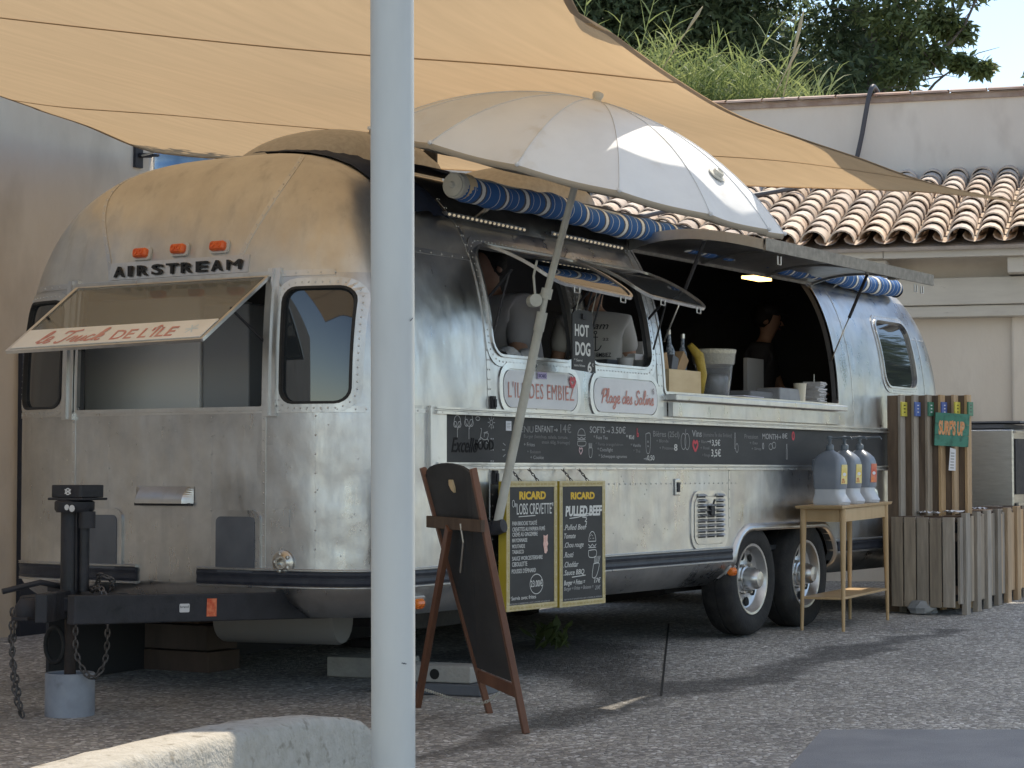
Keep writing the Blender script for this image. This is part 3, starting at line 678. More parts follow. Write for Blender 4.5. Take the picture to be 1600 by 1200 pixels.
def outward(x, y, z):
    e = .002
    if ZB+.003 < z < HT-.03:
        g = Vector((G_(x+e, y, z)-G_(x-e, y, z), G_(x, y+e, z)-G_(x, y-e, z), G_(x, y, z+e)-G_(x, y, z-e)))
        if g.length > 1e-7: return g.normalized()
    return Vector((0, 0, 1)) if z > 1.5 else Vector((0, 0, -1))
ZL = [ZB, .375, .40, .43, .46, .49, .52, .6, .75, .9, 1.05, 1.2]
for k in range(1, 34):
    a = k/34*(pi/2)*.985; ZL.append(ZS+(HT-ZS)*sin(a)**(2/3))
def half_ring(z):
    pts = []; w = hw(z)
    for v in (0, .12, .24, .36, .48): pts.append((xfront(z)+FL-FL*max(0., 1-v**FP)**(1/FQ), v*w))
    for k in range(17):
        a = radians(10+80*k/16) if k else None
        v = .56 if k == 0 else .56+.44*sin(pi/2*(k/16))**.8
        v = min(1, v); t = max(0., 1-v**FP)**(1/FQ); pts.append((xfront(z)+FL-FL*t, v*w))
    x0 = xfront(z)+FL; x1 = xrear(z)-RL
    for k in range(1, 60): pts.append((x0+(x1-x0)*k/60, w))
    for k in range(17):
        v = .5 if k == 16 else .5+.5*sin(pi/2*(1-k/16))**.8
        t = max(0., 1-min(1, v)**RP)**(1/RQ); pts.append((xrear(z)-RL+RL*t, v*w))
    for v in (.35, .18, 0): pts.append((xrear(z)-RL+RL*max(0., 1-v**RP)**(1/RQ), v*w))
    return pts
def shell_mesh():
    V = []; F = []; H = len(half_ring(1.0)); n = 2*H-2
    for off, flip in ((0, False), (.045, True)):
        base = len(V)
        for z in ZL:
            hr = half_ring(z)
            ring = [(x, HW-y) for x, y in hr]+[(x, HW+y) for x, y in hr[-2:0:-1]]
            for x, y in ring:
                p = Vector((x, y, z))
                if off:
                    nn = outward(x, y, z)
                    p = p-nn*off
                    if z < ZB+.003: p.z = ZB+off
                    if z > HT-.03: p.z = z-off
                V.append(tuple(p))
        fs = []
        for i in range(len(ZL)-1):
            for j in range(n): fs.append((base+i*n+j, base+(i+1)*n+j, base+(i+1)*n+(j+1) % n, base+i*n+(j+1) % n))
        for i, up in ((0, False), (len(ZL)-1, True)):
            b = base+i*n
            for j in range(H-1):
                a0, a1 = j, j+1; c0, c1 = (n-j) % n, (n-j-1) % n
                f = [b+a0, b+a1, b+c1, b+c0]
                if c0 == a0: f = [b+a0, b+a1, b+c1]
                if c1 == a1: f = [b+a0, b+a1, b+c0]
                fs.append(tuple(f) if not up else tuple(f[::-1]))
        if flip: fs = [f[::-1] for f in fs]
        F += fs
    me = bpy.data.meshes.new('shell'); me.from_pydata(V, [], F); me.update()
    bm = bmesh.new(); bm.from_mesh(me); bmesh.ops.recalc_face_normals(bm, faces=bm.faces)
    # recalc handles each closed island outward; inner shell must point inward
    bm.verts.ensure_lookup_table()
    half = len(V)//2; inner = [f for f in bm.faces if f.verts[0].index >= half]
    outer_test = [f for f in bm.faces if f.verts[0].index < half]
    c = Vector((4.7, 1.22, 1.5))
    s = sum((1 if f.normal.dot(f.calc_center_median()-c) > 0 else -1) for f in outer_test)
    if s < 0: bmesh.ops.reverse_faces(bm, faces=outer_test)
    s = sum((1 if f.normal.dot(f.calc_center_median()-c) > 0 else -1) for f in inner)
    if s > 0: bmesh.ops.reverse_faces(bm, faces=inner)
    bm.to_mesh(me); bm.free()
    return me
OPEN_FRONT = [('c', .60, 1.82, 1.39, 2.03, .02), ('r', .135, .50, 1.40, 1.975, .07), ('l', 1.94, 2.305, 1.40, 1.975, .07)]
OPEN_SIDE = [('w1', 1.775, 2.66, 1.675, 2.275, .1), ('w2', 2.80, 3.58, 1.675, 2.275, .1), ('h', 3.735, 6.385, 1.545, 2.43, .04), ('cab', 7.29, 7.96, 1.70, 2.225, .11)]
WELL = (4.66, 6.28, .69, .24)
def cutter():
    q = MB()
    for nme, y0, y1, z0, z1, r in OPEN_FRONT:
        M = frame3((.2, 0, 0), (0, 1, 0), (0, 0, 1)); d = .8 if nme == 'c' else .72
        q.prism(rrect(y0, y1, z0, z1, r), M, d)
    for nme, x0, x1, z0, z1, r in OPEN_SIDE:
        M = frame3((0, -.3, 0), (1, 0, 0), (0, 0, 1))
        M = frame3((0, .62, 0), (1, 0, 0), (0, 0, 1)); q.prism(rrect(x0, x1, z0, z1, r), M, .92)
    x0, x1, zt, r = WELL
    M = frame3((0, .4, 0), (1, 0, 0), (0, 0, 1)); q.prism(rrect(x0, x1, .1, zt, r, r4=(r, r, .01, .01)), M, .8)
    return q
tr = thing('travel_trailer', (4.7, 1.22, 0), 'long riveted silver aluminium trailer turned into a snack bar, with hatches open', 'trailer')
sm = bpy.data.objects.new('shell_tmp', shell_mesh()); COL.objects.link(sm)
cq = cutter(); cme = bpy.data.meshes.new('cut'); cme.from_pydata([tuple(v) for v in cq.v], [], cq.f); cme.update()
bm = bmesh.new(); bm.from_mesh(cme); bmesh.ops.recalc_face_normals(bm, faces=bm.faces); bm.to_mesh(cme); bm.free()
co = bpy.data.objects.new('cut_tmp', cme); COL.objects.link(co)
md = sm.modifiers.new('b', 'BOOLEAN'); md.object = co; md.operation = 'DIFFERENCE'; md.solver = 'EXACT'; md.use_self = False
dg = bpy.context.evaluated_depsgraph_get()
cut = bpy.data.meshes.new_from_object(sm.evaluated_get(dg))
bpy.data.objects.remove(sm); bpy.data.objects.remove(co)
def outer_dist(x, y, z):
    """signed closeness of a point to the outer skin"""
    if z < ZB+.004: return 0
    if z > HT-.02: return 0
    return None
PAN = {}
def panel_of(c, n):
    x, y, z = c
    nose = x < xfront(z)+FL+.0 ; tail = x > xrear(z)-RL
    v = (y-HW)/max(.05, hw(z))
    if z < .505: return 'belly_panel', ('f' if nose else 'r' if tail else int((x-.9)/1.6)), (0 if y < HW else 1)
    if nose and z < 2.55:
        row = 0 if z < 1.372 else (1 if z < 2.045 else 2)
        col = 'c' if abs(v) < .515 or row == 2 else ('s' if v < 0 else 'n')
        return ('front_panel' if row < 2 else 'dome_panel'), row, col
    if z > 2.4: 
        if x < 1.77:
            return 'dome_panel', 2, 'c'
        return 'roof_panel', int((x-1.77)/2.2), 0
    if x < 1.745:
        if z < 1.372: return 'corner_panel', 0, (y < HW)
        if z < 2.19: return 'corner_panel', 1, (y < HW)
        return 'corner_panel', 2, (y < HW)
    if z < 1.372:
        return 'side_panel', int((x-1.745)/1.4), (y < HW)
    if x < 6.62: return 'upper_side_panel', int((x-1.745)/2.0), (y < HW)
    return 'rear_panel', (0 if x < 7.15 else 1), (y < HW)
groups = {}; inner_f = []
for pgn in cut.polygons:
    c = pgn.center; vs = [cut.vertices[i].co for i in pgn.vertices]
    # outer skin: all corners lie on the skin
    ok = True
    for v in vs:
        if v.z < ZB+.002 or v.z > HT-.02: continue
        if v.z > ZB+.04 and v.z < ZB+.05 and False: pass
        g = G_(v.x, v.y, v.z)
        tl = max((xfront(v.z)+FL-v.x)/FL, (v.x-(xrear(v.z)-RL))/RL)
        if abs(g-1) > .03+ (.05 if v.z > 2.6 else 0): ok = False; break
    if ok and abs(pgn.normal.z) < .999 and pgn.normal.dot(outward(c.x, c.y, c.z)) < .3 and ZB+.01 < c.z < HT-.03: ok = False
    if ok and c.z < ZB+.002 and pgn.normal.z > 0: ok = False
    if ok: groups.setdefault(panel_of(c, pgn.normal), []).append(pgn)
    else: inner_f.append(pgn)
def sub_mesh(name, polys, material, parent, normals=True):
    idx = {}; V = []; F = []; NN = []
    for p in polys:
        f = []
        for i in p.vertices:
            if i not in idx:
                idx[i] = len(V); V.append(tuple(WM[parent].inverted() @ cut.vertices[i].co))
            f.append(idx[i]); co_ = cut.vertices[i].co
            NN.append(tuple(outward(co_.x, co_.y, co_.z)) if .4 < co_.z < 2.70 else None)
        F.append(tuple(f))
    me = bpy.data.meshes.new(name); me.from_pydata(V, [], F); me.materials.append(material)
    if normals:
        me.polygons.foreach_set('use_smooth', [True]*len(F)); me.update()
        vn = [tuple(me.corner_normals[i].vector) for i in range(len(me.loops))]
        NN = [a if a is not None else b for a, b in zip(NN, vn)]
        me.normals_split_custom_set(NN)
    o = bpy.data.objects.new(name, me); COL.objects.link(o); o.parent = parent; WM[o] = WM[parent]; return o
for key, polys in sorted(groups.items(), key=lambda k: str(k[0])):
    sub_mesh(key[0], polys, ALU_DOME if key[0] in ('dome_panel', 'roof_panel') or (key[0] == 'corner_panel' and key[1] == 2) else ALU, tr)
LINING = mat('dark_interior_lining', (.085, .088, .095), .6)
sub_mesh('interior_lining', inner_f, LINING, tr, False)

# ---- strips, rivets and frames that follow the skin
RIV = MB(); rr_ = random.Random(2)
def rivet(p, n, r=.0052):
    n = Vector(n).normalized(); p = Vector(p)
    u = n.orthogonal().normalized(); w = n.cross(u); k = len(RIV.v)
    V = []
    for (rad, h) in ((r, 0), (r*.75, r*.5)):
        for j in range(6): a = j*pi/3; V.append(p+u*cos(a)*rad+w*sin(a)*rad+n*h)
    V.append(p+n*r*.72)
    RIV.add(V, [(j, (j+1) % 6, 6+(j+1) % 6, 6+j) for j in range(6)]+[(6+j, 6+(j+1) % 6, 12) for j in range(6)])
def on_side(x, z, off=0.):
    y = side_y(x, z); n = outward(x, y, z); return Vector((x, y, z))+n*off, n
def on_front(y, z, off=0.):
    x = front_x(y, z); n = outward(x, y, z); return Vector((x, y, z))+n*off, n
def on_top(x, y, off=0.):
    lo, hi = 1.5, HT
    for _ in range(40):
        m_ = (lo+hi)/2
        inside = x > xfront(m_) and abs(y-HW) < hw(m_) and (G_(x, y, m_) < 1 or x > xfront(m_)+FL)
        if inside: lo = m_
        else: hi = m_
    n = outward(x, y, lo); return Vector((x, y, lo))+n*off, n
def dense(a, b, n):
    return [(a[0]+(b[0]-a[0])*i/n, a[1]+(b[1]-a[1])*i/n) for i in range(n+1)]
def strip(fn, pts, w, t, name, material=None, parent=None, sp=.045, two=False, label=None, riv=True):
    """riveted strip of width w lying on the skin along 2D pts"""
    P = [fn(a, b) for a, b in pts]; rows = []
    for i in range(len(P)):
        p, n = P[i]; d = (P[min(i+1, len(P)-1)][0]-P[max(i-1, 0)][0]).normalized(); s = d.cross(n).normalized()
        rows.append([p+s*w/2-n*.002, p+s*w/2+n*t, p-s*w/2+n*t, p-s*w/2-n*.002])
    q = MB(); q.grid(rows)
    o = q.build(name, material or ALU_TRIM, parent or tr, label=label)
    if riv:
        acc = 0; last = P[0][0]
        for i in range(1, len(P)):
            seg = (P[i][0]-last).length
            acc += seg; last = P[i][0]
            if acc >= sp:
                acc = 0; p, n = P[i]; d = (P[i][0]-P[i-1][0]).normalized(); s = d.cross(n).normalized()
                for k in ((-1, 1) if two else (0,)): rivet(p+n*t+s*k*w*.32, n)
    return o
def ring_on(fn, x0, x1, z0, z1, r, w, t, name, material=None, parent=None, sp=.035, rivets=True, off=0.0, n=5, sub=10, label=None, r_out=None):
    """raised rounded frame on the skin around an opening"""
    inn = rrect(x0, x1, z0, z1, r, n); out = rrect(x0-w, x1+w, z0-w, z1+w, r_out or (r+w), n)
    A_ = []; B_ = []
    for i in range(len(inn)):
        a0, a1 = inn[i], inn[(i+1) % len(inn)]; b0, b1 = out[i], out[(i+1) % len(out)]
        L = math.hypot(a1[0]-a0[0], a1[1]-a0[1]); k = max(1, int(L/.05))
        for j in range(k): A_.append((a0[0]+(a1[0]-a0[0])*j/k, a0[1]+(a1[1]-a0[1])*j/k)); B_.append((b0[0]+(b1[0]-b0[0])*j/k, b0[1]+(b1[1]-b0[1])*j/k))
    rows = []
    for a, b in zip(A_, B_):
        rows.append([fn(*a, off-.012)[0], fn(*a, off+t)[0], fn(*b, off+t)[0], fn(*b, off-.002)[0]])
    q = MB(); k = len(rows); V = [p for r_ in rows for p in r_]
    q.add(V, [(i*4+j, i*4+j+1, ((i+1) % k)*4+j+1, ((i+1) % k)*4+j) for i in range(k) for j in range(3)])
    o = q.build(name, material or ALU_TRIM, parent or tr, label=label)
    # make faces look outward
    if rivets:
        acc = 0
        for i in range(k):
            m0 = ((A_[i][0]+B_[i][0])/2, (A_[i][1]+B_[i][1])/2); m1 = ((A_[(i+1) % k][0]+B_[(i+1) % k][0])/2, (A_[(i+1) % k][1]+B_[(i+1) % k][1])/2)
            L = math.hypot(m1[0]-m0[0], m1[1]-m0[1]); s = 0
            while acc+ (L-s) >= sp:
                s += sp-acc; acc = 0; f = s/L
                p, nn = fn(m0[0]+(m1[0]-m0[0])*f, m0[1]+(m1[1]-m0[1])*f, off+t); rivet(p, nn)
            acc += L-s
    return o
def patch_on(fn, x0, x1, z0, z1, r, off, t, name, material, parent=None, rows_n=22, cols=18, label=None):
    """rounded sheet following the skin at an offset"""
    rows = []; 
    zs_ = [z0+(z1-z0)*(.5-.5*cos(pi*i/rows_n)) for i in range(rows_n+1)]
    def rows_for(o_):
        R_ = []
        for z in zs_:
            d = 0
            if z < z0+r: d = r-math.sqrt(max(0, r*r-(z0+r-z)**2))
            if z > z1-r: d = r-math.sqrt(max(0, r*r-(z-(z1-r))**2))
            R_.append([fn(x0+d+(x1-x0-2*d)*j/cols, z, o_)[0] for j in range(cols+1)])
        return R_
    q = MB(); a = rows_for(off); q.grid(a)
    b = rows_for(off-t); q.grid([r_[::-1] for r_ in b])
    k = len(a)
    L = [r_[0] for r_ in a]+a[-1][1:-1]+[r_[-1] for r_ in a[::-1]]+a[0][-2:0:-1]
    L2 = [r_[0] for r_ in b]+b[-1][1:-1]+[r_[-1] for r_ in b[::-1]]+b[0][-2:0:-1]
    q.grid([L, L2], closed=True)
    o = q.build(name, material, parent or tr, smooth=True, label=label, angle=50); return o
# seams
SEAM = ALU_TRIM
def nose_pt(v, z, off=0.):  # v = fraction of half width, z
    return on_front(HW+v*hw(z), z, off)
for v in (-.515, .515):
    strip(lambda a, b, off=0.: nose_pt(v, b, off), [(0, .60+.0+(1.38-.6)*i/30) for i in range(31)], .024, .003, 'seam_strip')
    strip(lambda a, b, off=0.: nose_pt((1 if v > 0 else -1)*(.36+.50*((b-2.05)/.66)**1.5), b, off), [(0, 2.06+(2.70-2.06)*sin(pi/2*i/40)) for i in range(41)], .026, .003, 'seam_strip')
strip(on_front, [(2.36-2.28*i/60, 1.372) for i in range(61)], .03, .004, 'seam_strip', two=False, sp=.05)
strip(on_front, [(2.2-1.96*i/60, 2.045) for i in range(61)], .03, .004, 'seam_strip', sp=.05)
for x in (1.757,):
    strip(on_side, [(x, .60+.7*i/24) for i in range(25)], .03, .003, 'seam_strip', two=True, sp=.04)
    strip(on_side, [(x-.02, 1.40+1.12*i/44) for i in range(45)], .03, .003, 'seam_strip', two=True, sp=.04)
strip(on_side, [(1.06+.66*i/20, 2.19) for i in range(21)], .02, .0025, 'seam_strip', sp=.09)
strip(on_side, [(.99+.2*i/10, 1.372) for i in range(11)], .022, .003, 'seam_strip', sp=.06)
strip(on_side, [(1.80+2.9*i/90, 1.00) for i in range(91)], .0, .0005, 'seam_line', sp=.055)
strip(on_side, [(4.6+0.0*i, .72+.36*i/12) for i in range(13)], .02, .0025, 'seam_strip', sp=.05)
strip(on_side, [(6.66, 1.42+.98*i/36) for i in range(37)], .016, .002, 'seam_strip', sp=.06)
strip(on_side, [(8.12, .62+1.5*i/40) for i in range(41)], .022, .003, 'seam_strip', sp=.05)
strip(on_side, [(7.98+.3*i/8, 2.10) for i in range(9)], .012, .002, 'seam_strip', sp=.05)
for y in (.92, .30): strip(on_front, [(y, .60+.74*i/24) for i in range(25)], .0, .0005, 'seam_line', sp=.09)
strip(on_front, [(1.6, .62+.7*i/24) for i in range(25)], .0, .0005, 'seam_line', sp=.09)
# dents and loose rivets
for _ in range(60): p, n = on_front(rr_.uniform(.05, 2.3), rr_.uniform(.6, 1.33), 0); rivet(p, n, .004)
for _ in range(50): p, n = on_side(rr_.uniform(1.8, 4.5), rr_.uniform(.62, 1.05), 0); rivet(p, n, .004)

# window frames
for nme, y0, y1, z0, z1, r in OPEN_FRONT[1:]:
    ring_on(on_front, y0, y1, z0, z1, r, .042, .006, 'window_surround')
    ring_on(on_front, y0+.012, y1-.012, z0+.012, z1-.012, r*.9, .013, .012, 'window_gasket', RUBBER, rivets=False)
    patch_on(on_front, y0-.001, y1+.001, z0-.001, z1+.001, r, -.012, .005, 'side_front_window', mat_dark_glass if False else DGLASS)
for nme, x0, x1, z0, z1, r in OPEN_SIDE:
    if nme == 'h': continue
    ring_on(on_side, x0, x1, z0, z1, r, .05 if nme != 'cab' else .035, .006, 'window_surround', r_out=r+.03)
    ring_on(on_side, x0+.014, x1-.014, z0+.014, z1-.014, r*.9, .014, .016, 'window_gasket', ALU_TRIM, rivets=False)
x0, x1, z0, z1, r = OPEN_SIDE[3][1:]
patch_on(on_side, x0+.01, x1-.01, z0+.01, z1-.01, r*.9, -.006, .006, 'rear_side_window', DGLASS, label='closed rear window mirroring sky and trees')
for nme, y0, y1, z0, z1, r in OPEN_FRONT[:1]:
    ring_on(on_front, y0, y1, z0, z1, .01, .02, .012, 'window_frame', rivets=False)
for y in (.552, 1.882):
    strip(on_front, [(y, 1.34+.73*i/12) for i in range(13)], .075, .022, 'window_post', riv=False)
    strip(on_front, [(y, 1.345+.72*i/12) for i in range(13)], .012, .034, 'post_bead', riv=False)
# hatch surround
x0, x1, z0, z1, r = OPEN_SIDE[2][1:]
ring_on(on_side, x0, x1, z0, z1, .04, .022, .006, 'hatch_surround', rivets=False)
strip(on_side, [(3.665, 1.46+.95*i/30) for i in range(31)], .06, .006, 'hatch_post', two=True, sp=.04)
# rub rail round the lower body
def at_z(z, u0, u1, n, side):
    """outline at z; u: 'f' part y values then side x values"""
    return None
def rail(zc, h, t, pieces, name, material, sub=None, inner=None):
    for (kind, a, b) in pieces:
        if kind == 'front': P = [on_front(a+(b-a)*i/40, zc) for i in range(41)]
        elif kind == 'corner':   # from front y=a round the corner to side x=b
            P = [on_front(a+(.16-a)*i/24, zc) for i in range(25)]
            s0 = P[-1][0].x
            P += [on_side(x, zc) for x in [s0+(FX+FL-s0)*k/10 for k in range(1, 11)]]+[on_side(FX+FL+(b-FX-FL)*k/40, zc) for k in range(1, 41)]
        else: P = [on_side(a+(b-a)*i/30, zc) for i in range(31)]
        rows = []
        for i, (p, n) in enumerate(P):
            n = Vector((n.x, n.y, 0)).normalized()
            rows.append([p+Vector((0, 0, -h/2))-n*.003, p+Vector((0, 0, -h/2))+n*t*.8, p+Vector((0, 0, -h*.3))+n*t, p+Vector((0, 0, -h*.08))+n*t*.78, p+Vector((0, 0, h*.08))+n*t*.78,
                         p+Vector((0, 0, h*.3))+n*t, p+Vector((0, 0, h/2))+n*t*.8, p+Vector((0, 0, h/2))-n*.003])
        q = MB(); q.grid(rows); q.add(rows[0]+rows[-1], [(0, 1, 2, 3, 4, 5, 6, 7), (15, 14, 13, 12, 11, 10, 9, 8)]); q.build(name, material, tr)
PIECES = [('front', 2.30, 1.40), ('corner', 1.0, 4.62), ('side', 6.32, 8.15)]
rail(.548, .068, .018, PIECES, 'rub_rail', RAILBLK)
rail(.59, .014, .022, PIECES, 'rail_edge', ALU_TRIM); rail(.506, .014, .02, PIECES, 'rail_edge', ALU_TRIM)
# long channels above and below the menu board
def channel(z, x0, x1, h, t, name):
    q = MB(); rows = []
    for i in range(41):
        x = x0+(x1-x0)*i/40; p, n = on_side(x, z)
        rows.append([p+Vector((0, -a, b)) for a, b in ((-.002, -h/2), (t, -h/2), (t, -h*.1), (t*.55, 0), (t*.55, h*.15), (t, h*.22), (t, h/2), (-.002, h/2))])
    q.grid(rows); q.add(rows[0]+rows[-1], [(0, 1, 2, 3, 4, 5, 6, 7), (15, 14, 13, 12, 11, 10, 9, 8)]); q.build(name, ALU_TRIM, tr)
    for i in range(int((x1-x0)/.12)): rivet(Vector((x0+.05+.12*i, side_y(x0+.05+.12*i, z)-t, z-h*.28)), (0, -1, 0), .004)
channel(1.378, 1.2, 8.1, .036, .032, 'upper_channel'); channel(1.10, 1.22, 8.1, .032, .028, 'lower_channel')
q = MB(); q.add([on_side(x, z, o_)[0] for z in (1.085, 1.40) for x in (1.17, 1.31) for o_ in (-.002, .016)], [(0, 1, 5, 4), (1, 3, 7, 5), (3, 2, 6, 7), (5, 7, 6, 4)])
q.build('board_end_plate', ALU_TRIM, tr)
strip(on_side, [(1.165, 1.09+.3*i/8) for i in range(9)], .012, .02, 'end_bead', riv=False)
# wheel well: trim lip and dark liner
x0, x1, zt, r = WELL
well_pts = [(x0-.045, ZB+.03), (x0-.02, .42)]+[(x0, .46)]+rrect(x0, x1, .1, zt, r, 8, r4=(r, r, .01, .01))[9:18][::-1]+rrect(x0, x1, .1, zt, r, 8)[0:9][::-1]+[(x1, .44), (x1+.0, .36)]
rows = []
for i, (x, z) in enumerate(well_pts):
    a = well_pts[max(0, i-1)]; b = well_pts[min(len(well_pts)-1, i+1)]; d = Vector((b[0]-a[0], b[1]-a[1])).normalized(); nx, nz = -d.y, d.x
    y = side_y(x, max(z, ZB+.01))
    rows.append([(x, y+.05, z), (x, y-.022, z), (x+nx*.02, y-.026, z+nz*.02), (x+nx*.045, y-.006, z+nz*.045), (x+nx*.05, y+.004, z+nz*.05)])
q = MB(); q.grid(rows); q.build('wheel_arch_trim', ALU_TRIM, tr, True)
q = MB(); q.bbox((x0-.25, .36, .3), (x1+.2, .39, .8)); q.bbox((x0-.25, .05, .80), (x1+.2, .389, .83))
q.build('wheel_well_liner', mat('black_underseal', (.012, .012, .013), .9), tr)
o = RIV.build('rivets', ALU_TRIM, tr); o['kind'] = 'stuff'

# ------------------------------------------------------------------ trailer fittings
# roll-over glass front flap with its sign
def hinged_pane(name, hl, hr, bl, br_, rad, glass, frame_w=.018, bow=.0, label=None, thick=.014, nclips=0, fmat=None):
    """pane hinged along hl-hr, lower edge bl-br_; slightly bowed"""
    hl, hr, bl, br_ = map(Vector, (hl, hr, bl, br_))
    ex = (hr-hl); W = ex.length; ex.normalize(); ey = ((bl-hl)+(br_-hr))/2; Hh = ey.length; ey.normalize(); nz = ex.cross(ey).normalized()
    def P(u, v, o=0.): # u 0..1 along hinge, v 0..1 down
        return hl.lerp(hr, u)*(1-v)+bl.lerp(br_, u)*v+nz*(o+bow*4*v*(1-v))
    g_ = MB()
    def outline(inset):
        pts = rrect(inset, W-inset, inset, Hh-inset, max(.004, rad-inset), 6); out = []
        for i in range(len(pts)):
            a = pts[i]; b = pts[(i+1) % len(pts)]; k = max(1, int(math.hypot(a[0]-b[0], a[1]-b[1])/.08))
            for j in range(k): out.append((a[0]+(b[0]-a[0])*j/k, a[1]+(b[1]-a[1])*j/k))
        return out
    A_ = outline(0); B_ = outline(frame_w)
    # glass: fan rows
    rows = []
    n = 14
    for i in range(n+1):
        y = frame_w*.6+(Hh-1.2*frame_w)*(.5-.5*cos(pi*i/n)); r = max(.003, rad-frame_w*.6); d = 0; e = frame_w*.6
        if y < e+r: d = r-math.sqrt(max(0, r*r-(e+r-y)**2))
        if y > Hh-e-r: d = r-math.sqrt(max(0, r*r-(y-(Hh-e-r))**2))
        rows.append([P((e+d+(W-2*e-2*d)*j/10)/W, y/Hh) for j in range(11)])
    q = MB(); q.grid([r_[::-1] for r_ in rows]); q.grid([[v+nz*.004 for v in r_] for r_ in rows])
    pane = q.build(name, glass, tr, True, label=label)
    q = MB(); k = len(A_)
    # outline point lists differ in count: rebuild on common index
    import bisect
    def samp(pts, n_=72):
        L = [0]
        for i in range(len(pts)): a = pts[i]; b = pts[(i+1) % len(pts)]; L.append(L[-1]+math.hypot(a[0]-b[0], a[1]-b[1]))
        out = []
        for j in range(n_):
            s = L[-1]*j/n_; i = min(len(pts)-1, bisect.bisect_right(L, s)-1); f = (s-L[i])/max(1e-9, L[i+1]-L[i]); a = pts[i]; b = pts[(i+1) % len(pts)]
            out.append((a[0]+(b[0]-a[0])*f, a[1]+(b[1]-a[1])*f))
        return out
    c0 = (W/2, Hh/2)
    SA = rrect(0, W, 0, Hh, rad, 8); SB = rrect(frame_w, W-frame_w, frame_w, Hh-frame_w, max(.003, rad-frame_w), 8)
    def dens(S):
        out = []
        for i in range(len(S)):
            a = S[i]; b = S[(i+1) % len(S)]; kk = 8 if (i % 9 == 8) else 1
            for j in range(kk): out.append((a[0]+(b[0]-a[0])*j/kk, a[1]+(b[1]-a[1])*j/kk))
        return out
    SA = dens(SA); SB = dens(SB)
    V = []
    for a, b in zip(SA, SB):
        V += [P(a[0]/W, a[1]/Hh, -thick*.6), P(a[0]/W, a[1]/Hh, thick*.6), P(b[0]/W, b[1]/Hh, thick*.5), P(b[0]/W, b[1]/Hh, -thick*.5)]
    k = len(SA); q.add(V, [(i*4+j, i*4+(j+1) % 4, ((i+1) % k)*4+(j+1) % 4, ((i+1) % k)*4+j) for i in range(k) for j in range(4)])
    fr = q.build('pane_frame', fmat or ALU_TRIM, pane)
    for i in range(nclips):
        u = (.25, .8)[i]; p = P(u, 1.0, 0); q = MB()
        q.tube([P(u-.03, 1, 0), P(u-.03, 1, 0)+Vector((0, 0, -.03)), P(u+.03, 1, 0)+Vector((0, 0, -.03)), P(u+.03, 1, 0)], .004, 6, False); q.build('catch', ALU_TRIM, pane)
    return pane, P, W, Hh, ex, ey, nz
FLAPGLASS = mat('flap_glass', (.52, .52, .48), .06, 0, spec=.5, trans=.8, ior=1.18)
hx = front_x(1.2, 2.03)-.015
fl = hinged_pane('front_window_flap', (hx, 1.845, 2.035), (hx-.0, .565, 2.035), (0.112, 1.86, 1.669), (0.101, .57, 1.688), .01, FLAPGLASS, .02, 0, 'front window pane propped open with a white name strip along its lower edge')
pane, PF, W, Hh, ex, ey, nz = fl
q = MB(); V = [PF(u, v, -.012) for v in (.70, .965) for u in (.02, .98)]+[PF(u, v, -.007) for v in (.70, .965) for u in (.02, .98)]
q.add(V, [(0, 1, 3, 2), (6, 7, 5, 4), (0, 4, 5, 1), (2, 3, 7, 6), (0, 2, 6, 4), (1, 5, 7, 3)])
strip_o = q.build('name_strip', mat('cream_sign_strip', (.82, .8, .76), .5, 0, (.74, .72, .67), 5), pane)
FLIP = 1
# script lettering drawn as strokes
CUR = {
 'l': ([[(0, .1), (.25, .55), (.3, 1.0), (.15, .95), (.1, .4), (.2, .02), (.4, .12)]], .4),
 'e': ([[(0, .15), (.3, .3), (.3, .5), (.12, .5), (.06, .2), (.22, 0), (.45, .15)]], .44),
 'T': ([[(.05, .75), (.1, .95), (.5, .92), (.9, 1.02)], [(.55, .93), (.5, .5), (.4, .1), (.2, -.05), (.05, .1)]], .72),
 'r': ([[(0, .1), (.15, .5), (.14, .42), (.32, .45), (.28, .1), (.4, .02), (.48, .12)]], .46),
 'u': ([[(0, .15), (.12, .48), (.1, .1), (.25, .02), (.42, .45), (.4, .08), (.56, .12)]], .55),
 'a': ([[(.4, .42), (.2, .5), (.05, .25), (.15, .02), (.35, .15), (.42, .45), (.4, .06), (.56, .12)]], .55),
 'c': ([[(.35, .42), (.18, .5), (.04, .25), (.15, .02), (.42, .14)]], .42),
 'k': ([[(0, .1), (.22, .55), (.28, 1.0), (.14, .9), (.1, 0)], [(.12, .2), (.35, .5), (.38, .35), (.18, .25), (.36, .02), (.5, .12)]], .5),
 'P': ([[(.1, -.05), (.22, .5), (.35, .95)], [(.0, .6), (.2, .95), (.6, 1.0), (.68, .72), (.4, .48), (.25, .5)]], .62),
 'g': ([[(.4, .42), (.2, .5), (.05, .25), (.15, .05), (.35, .15), (.42, .45), (.38, -.2), (.2, -.4), (.08, -.28), (.3, -.05), (.55, .12)]], .54),
 'd': ([[(.4, .42), (.2, .5), (.05, .25), (.15, .02), (.36, .15), (.46, .6), (.5, 1.0), (.42, .1), (.58, .1)]], .56),
 's': ([[(0, .12), (.22, .52), (.3, .25), (.2, .0), (.04, .06)], [(.22, .0), (.42, .1)]], .42),
 'S': ([[(.6, .8), (.5, 1.0), (.28, .95), (.25, .65), (.48, .45), (.45, .1), (.2, -.03), (.05, .15), (.15, .28)]], .6),
 'i': ([[(0, .12), (.12, .48), (.1, .08), (.26, .1)], [(.16, .68), (.19, .74)]], .26),
 'n': ([[(0, .1), (.1, .48), (.08, .02)], [(.08, .25), (.26, .5), (.34, .4), (.34, .05), (.5, .12)]], .5),
 ' ': ([], .28)}
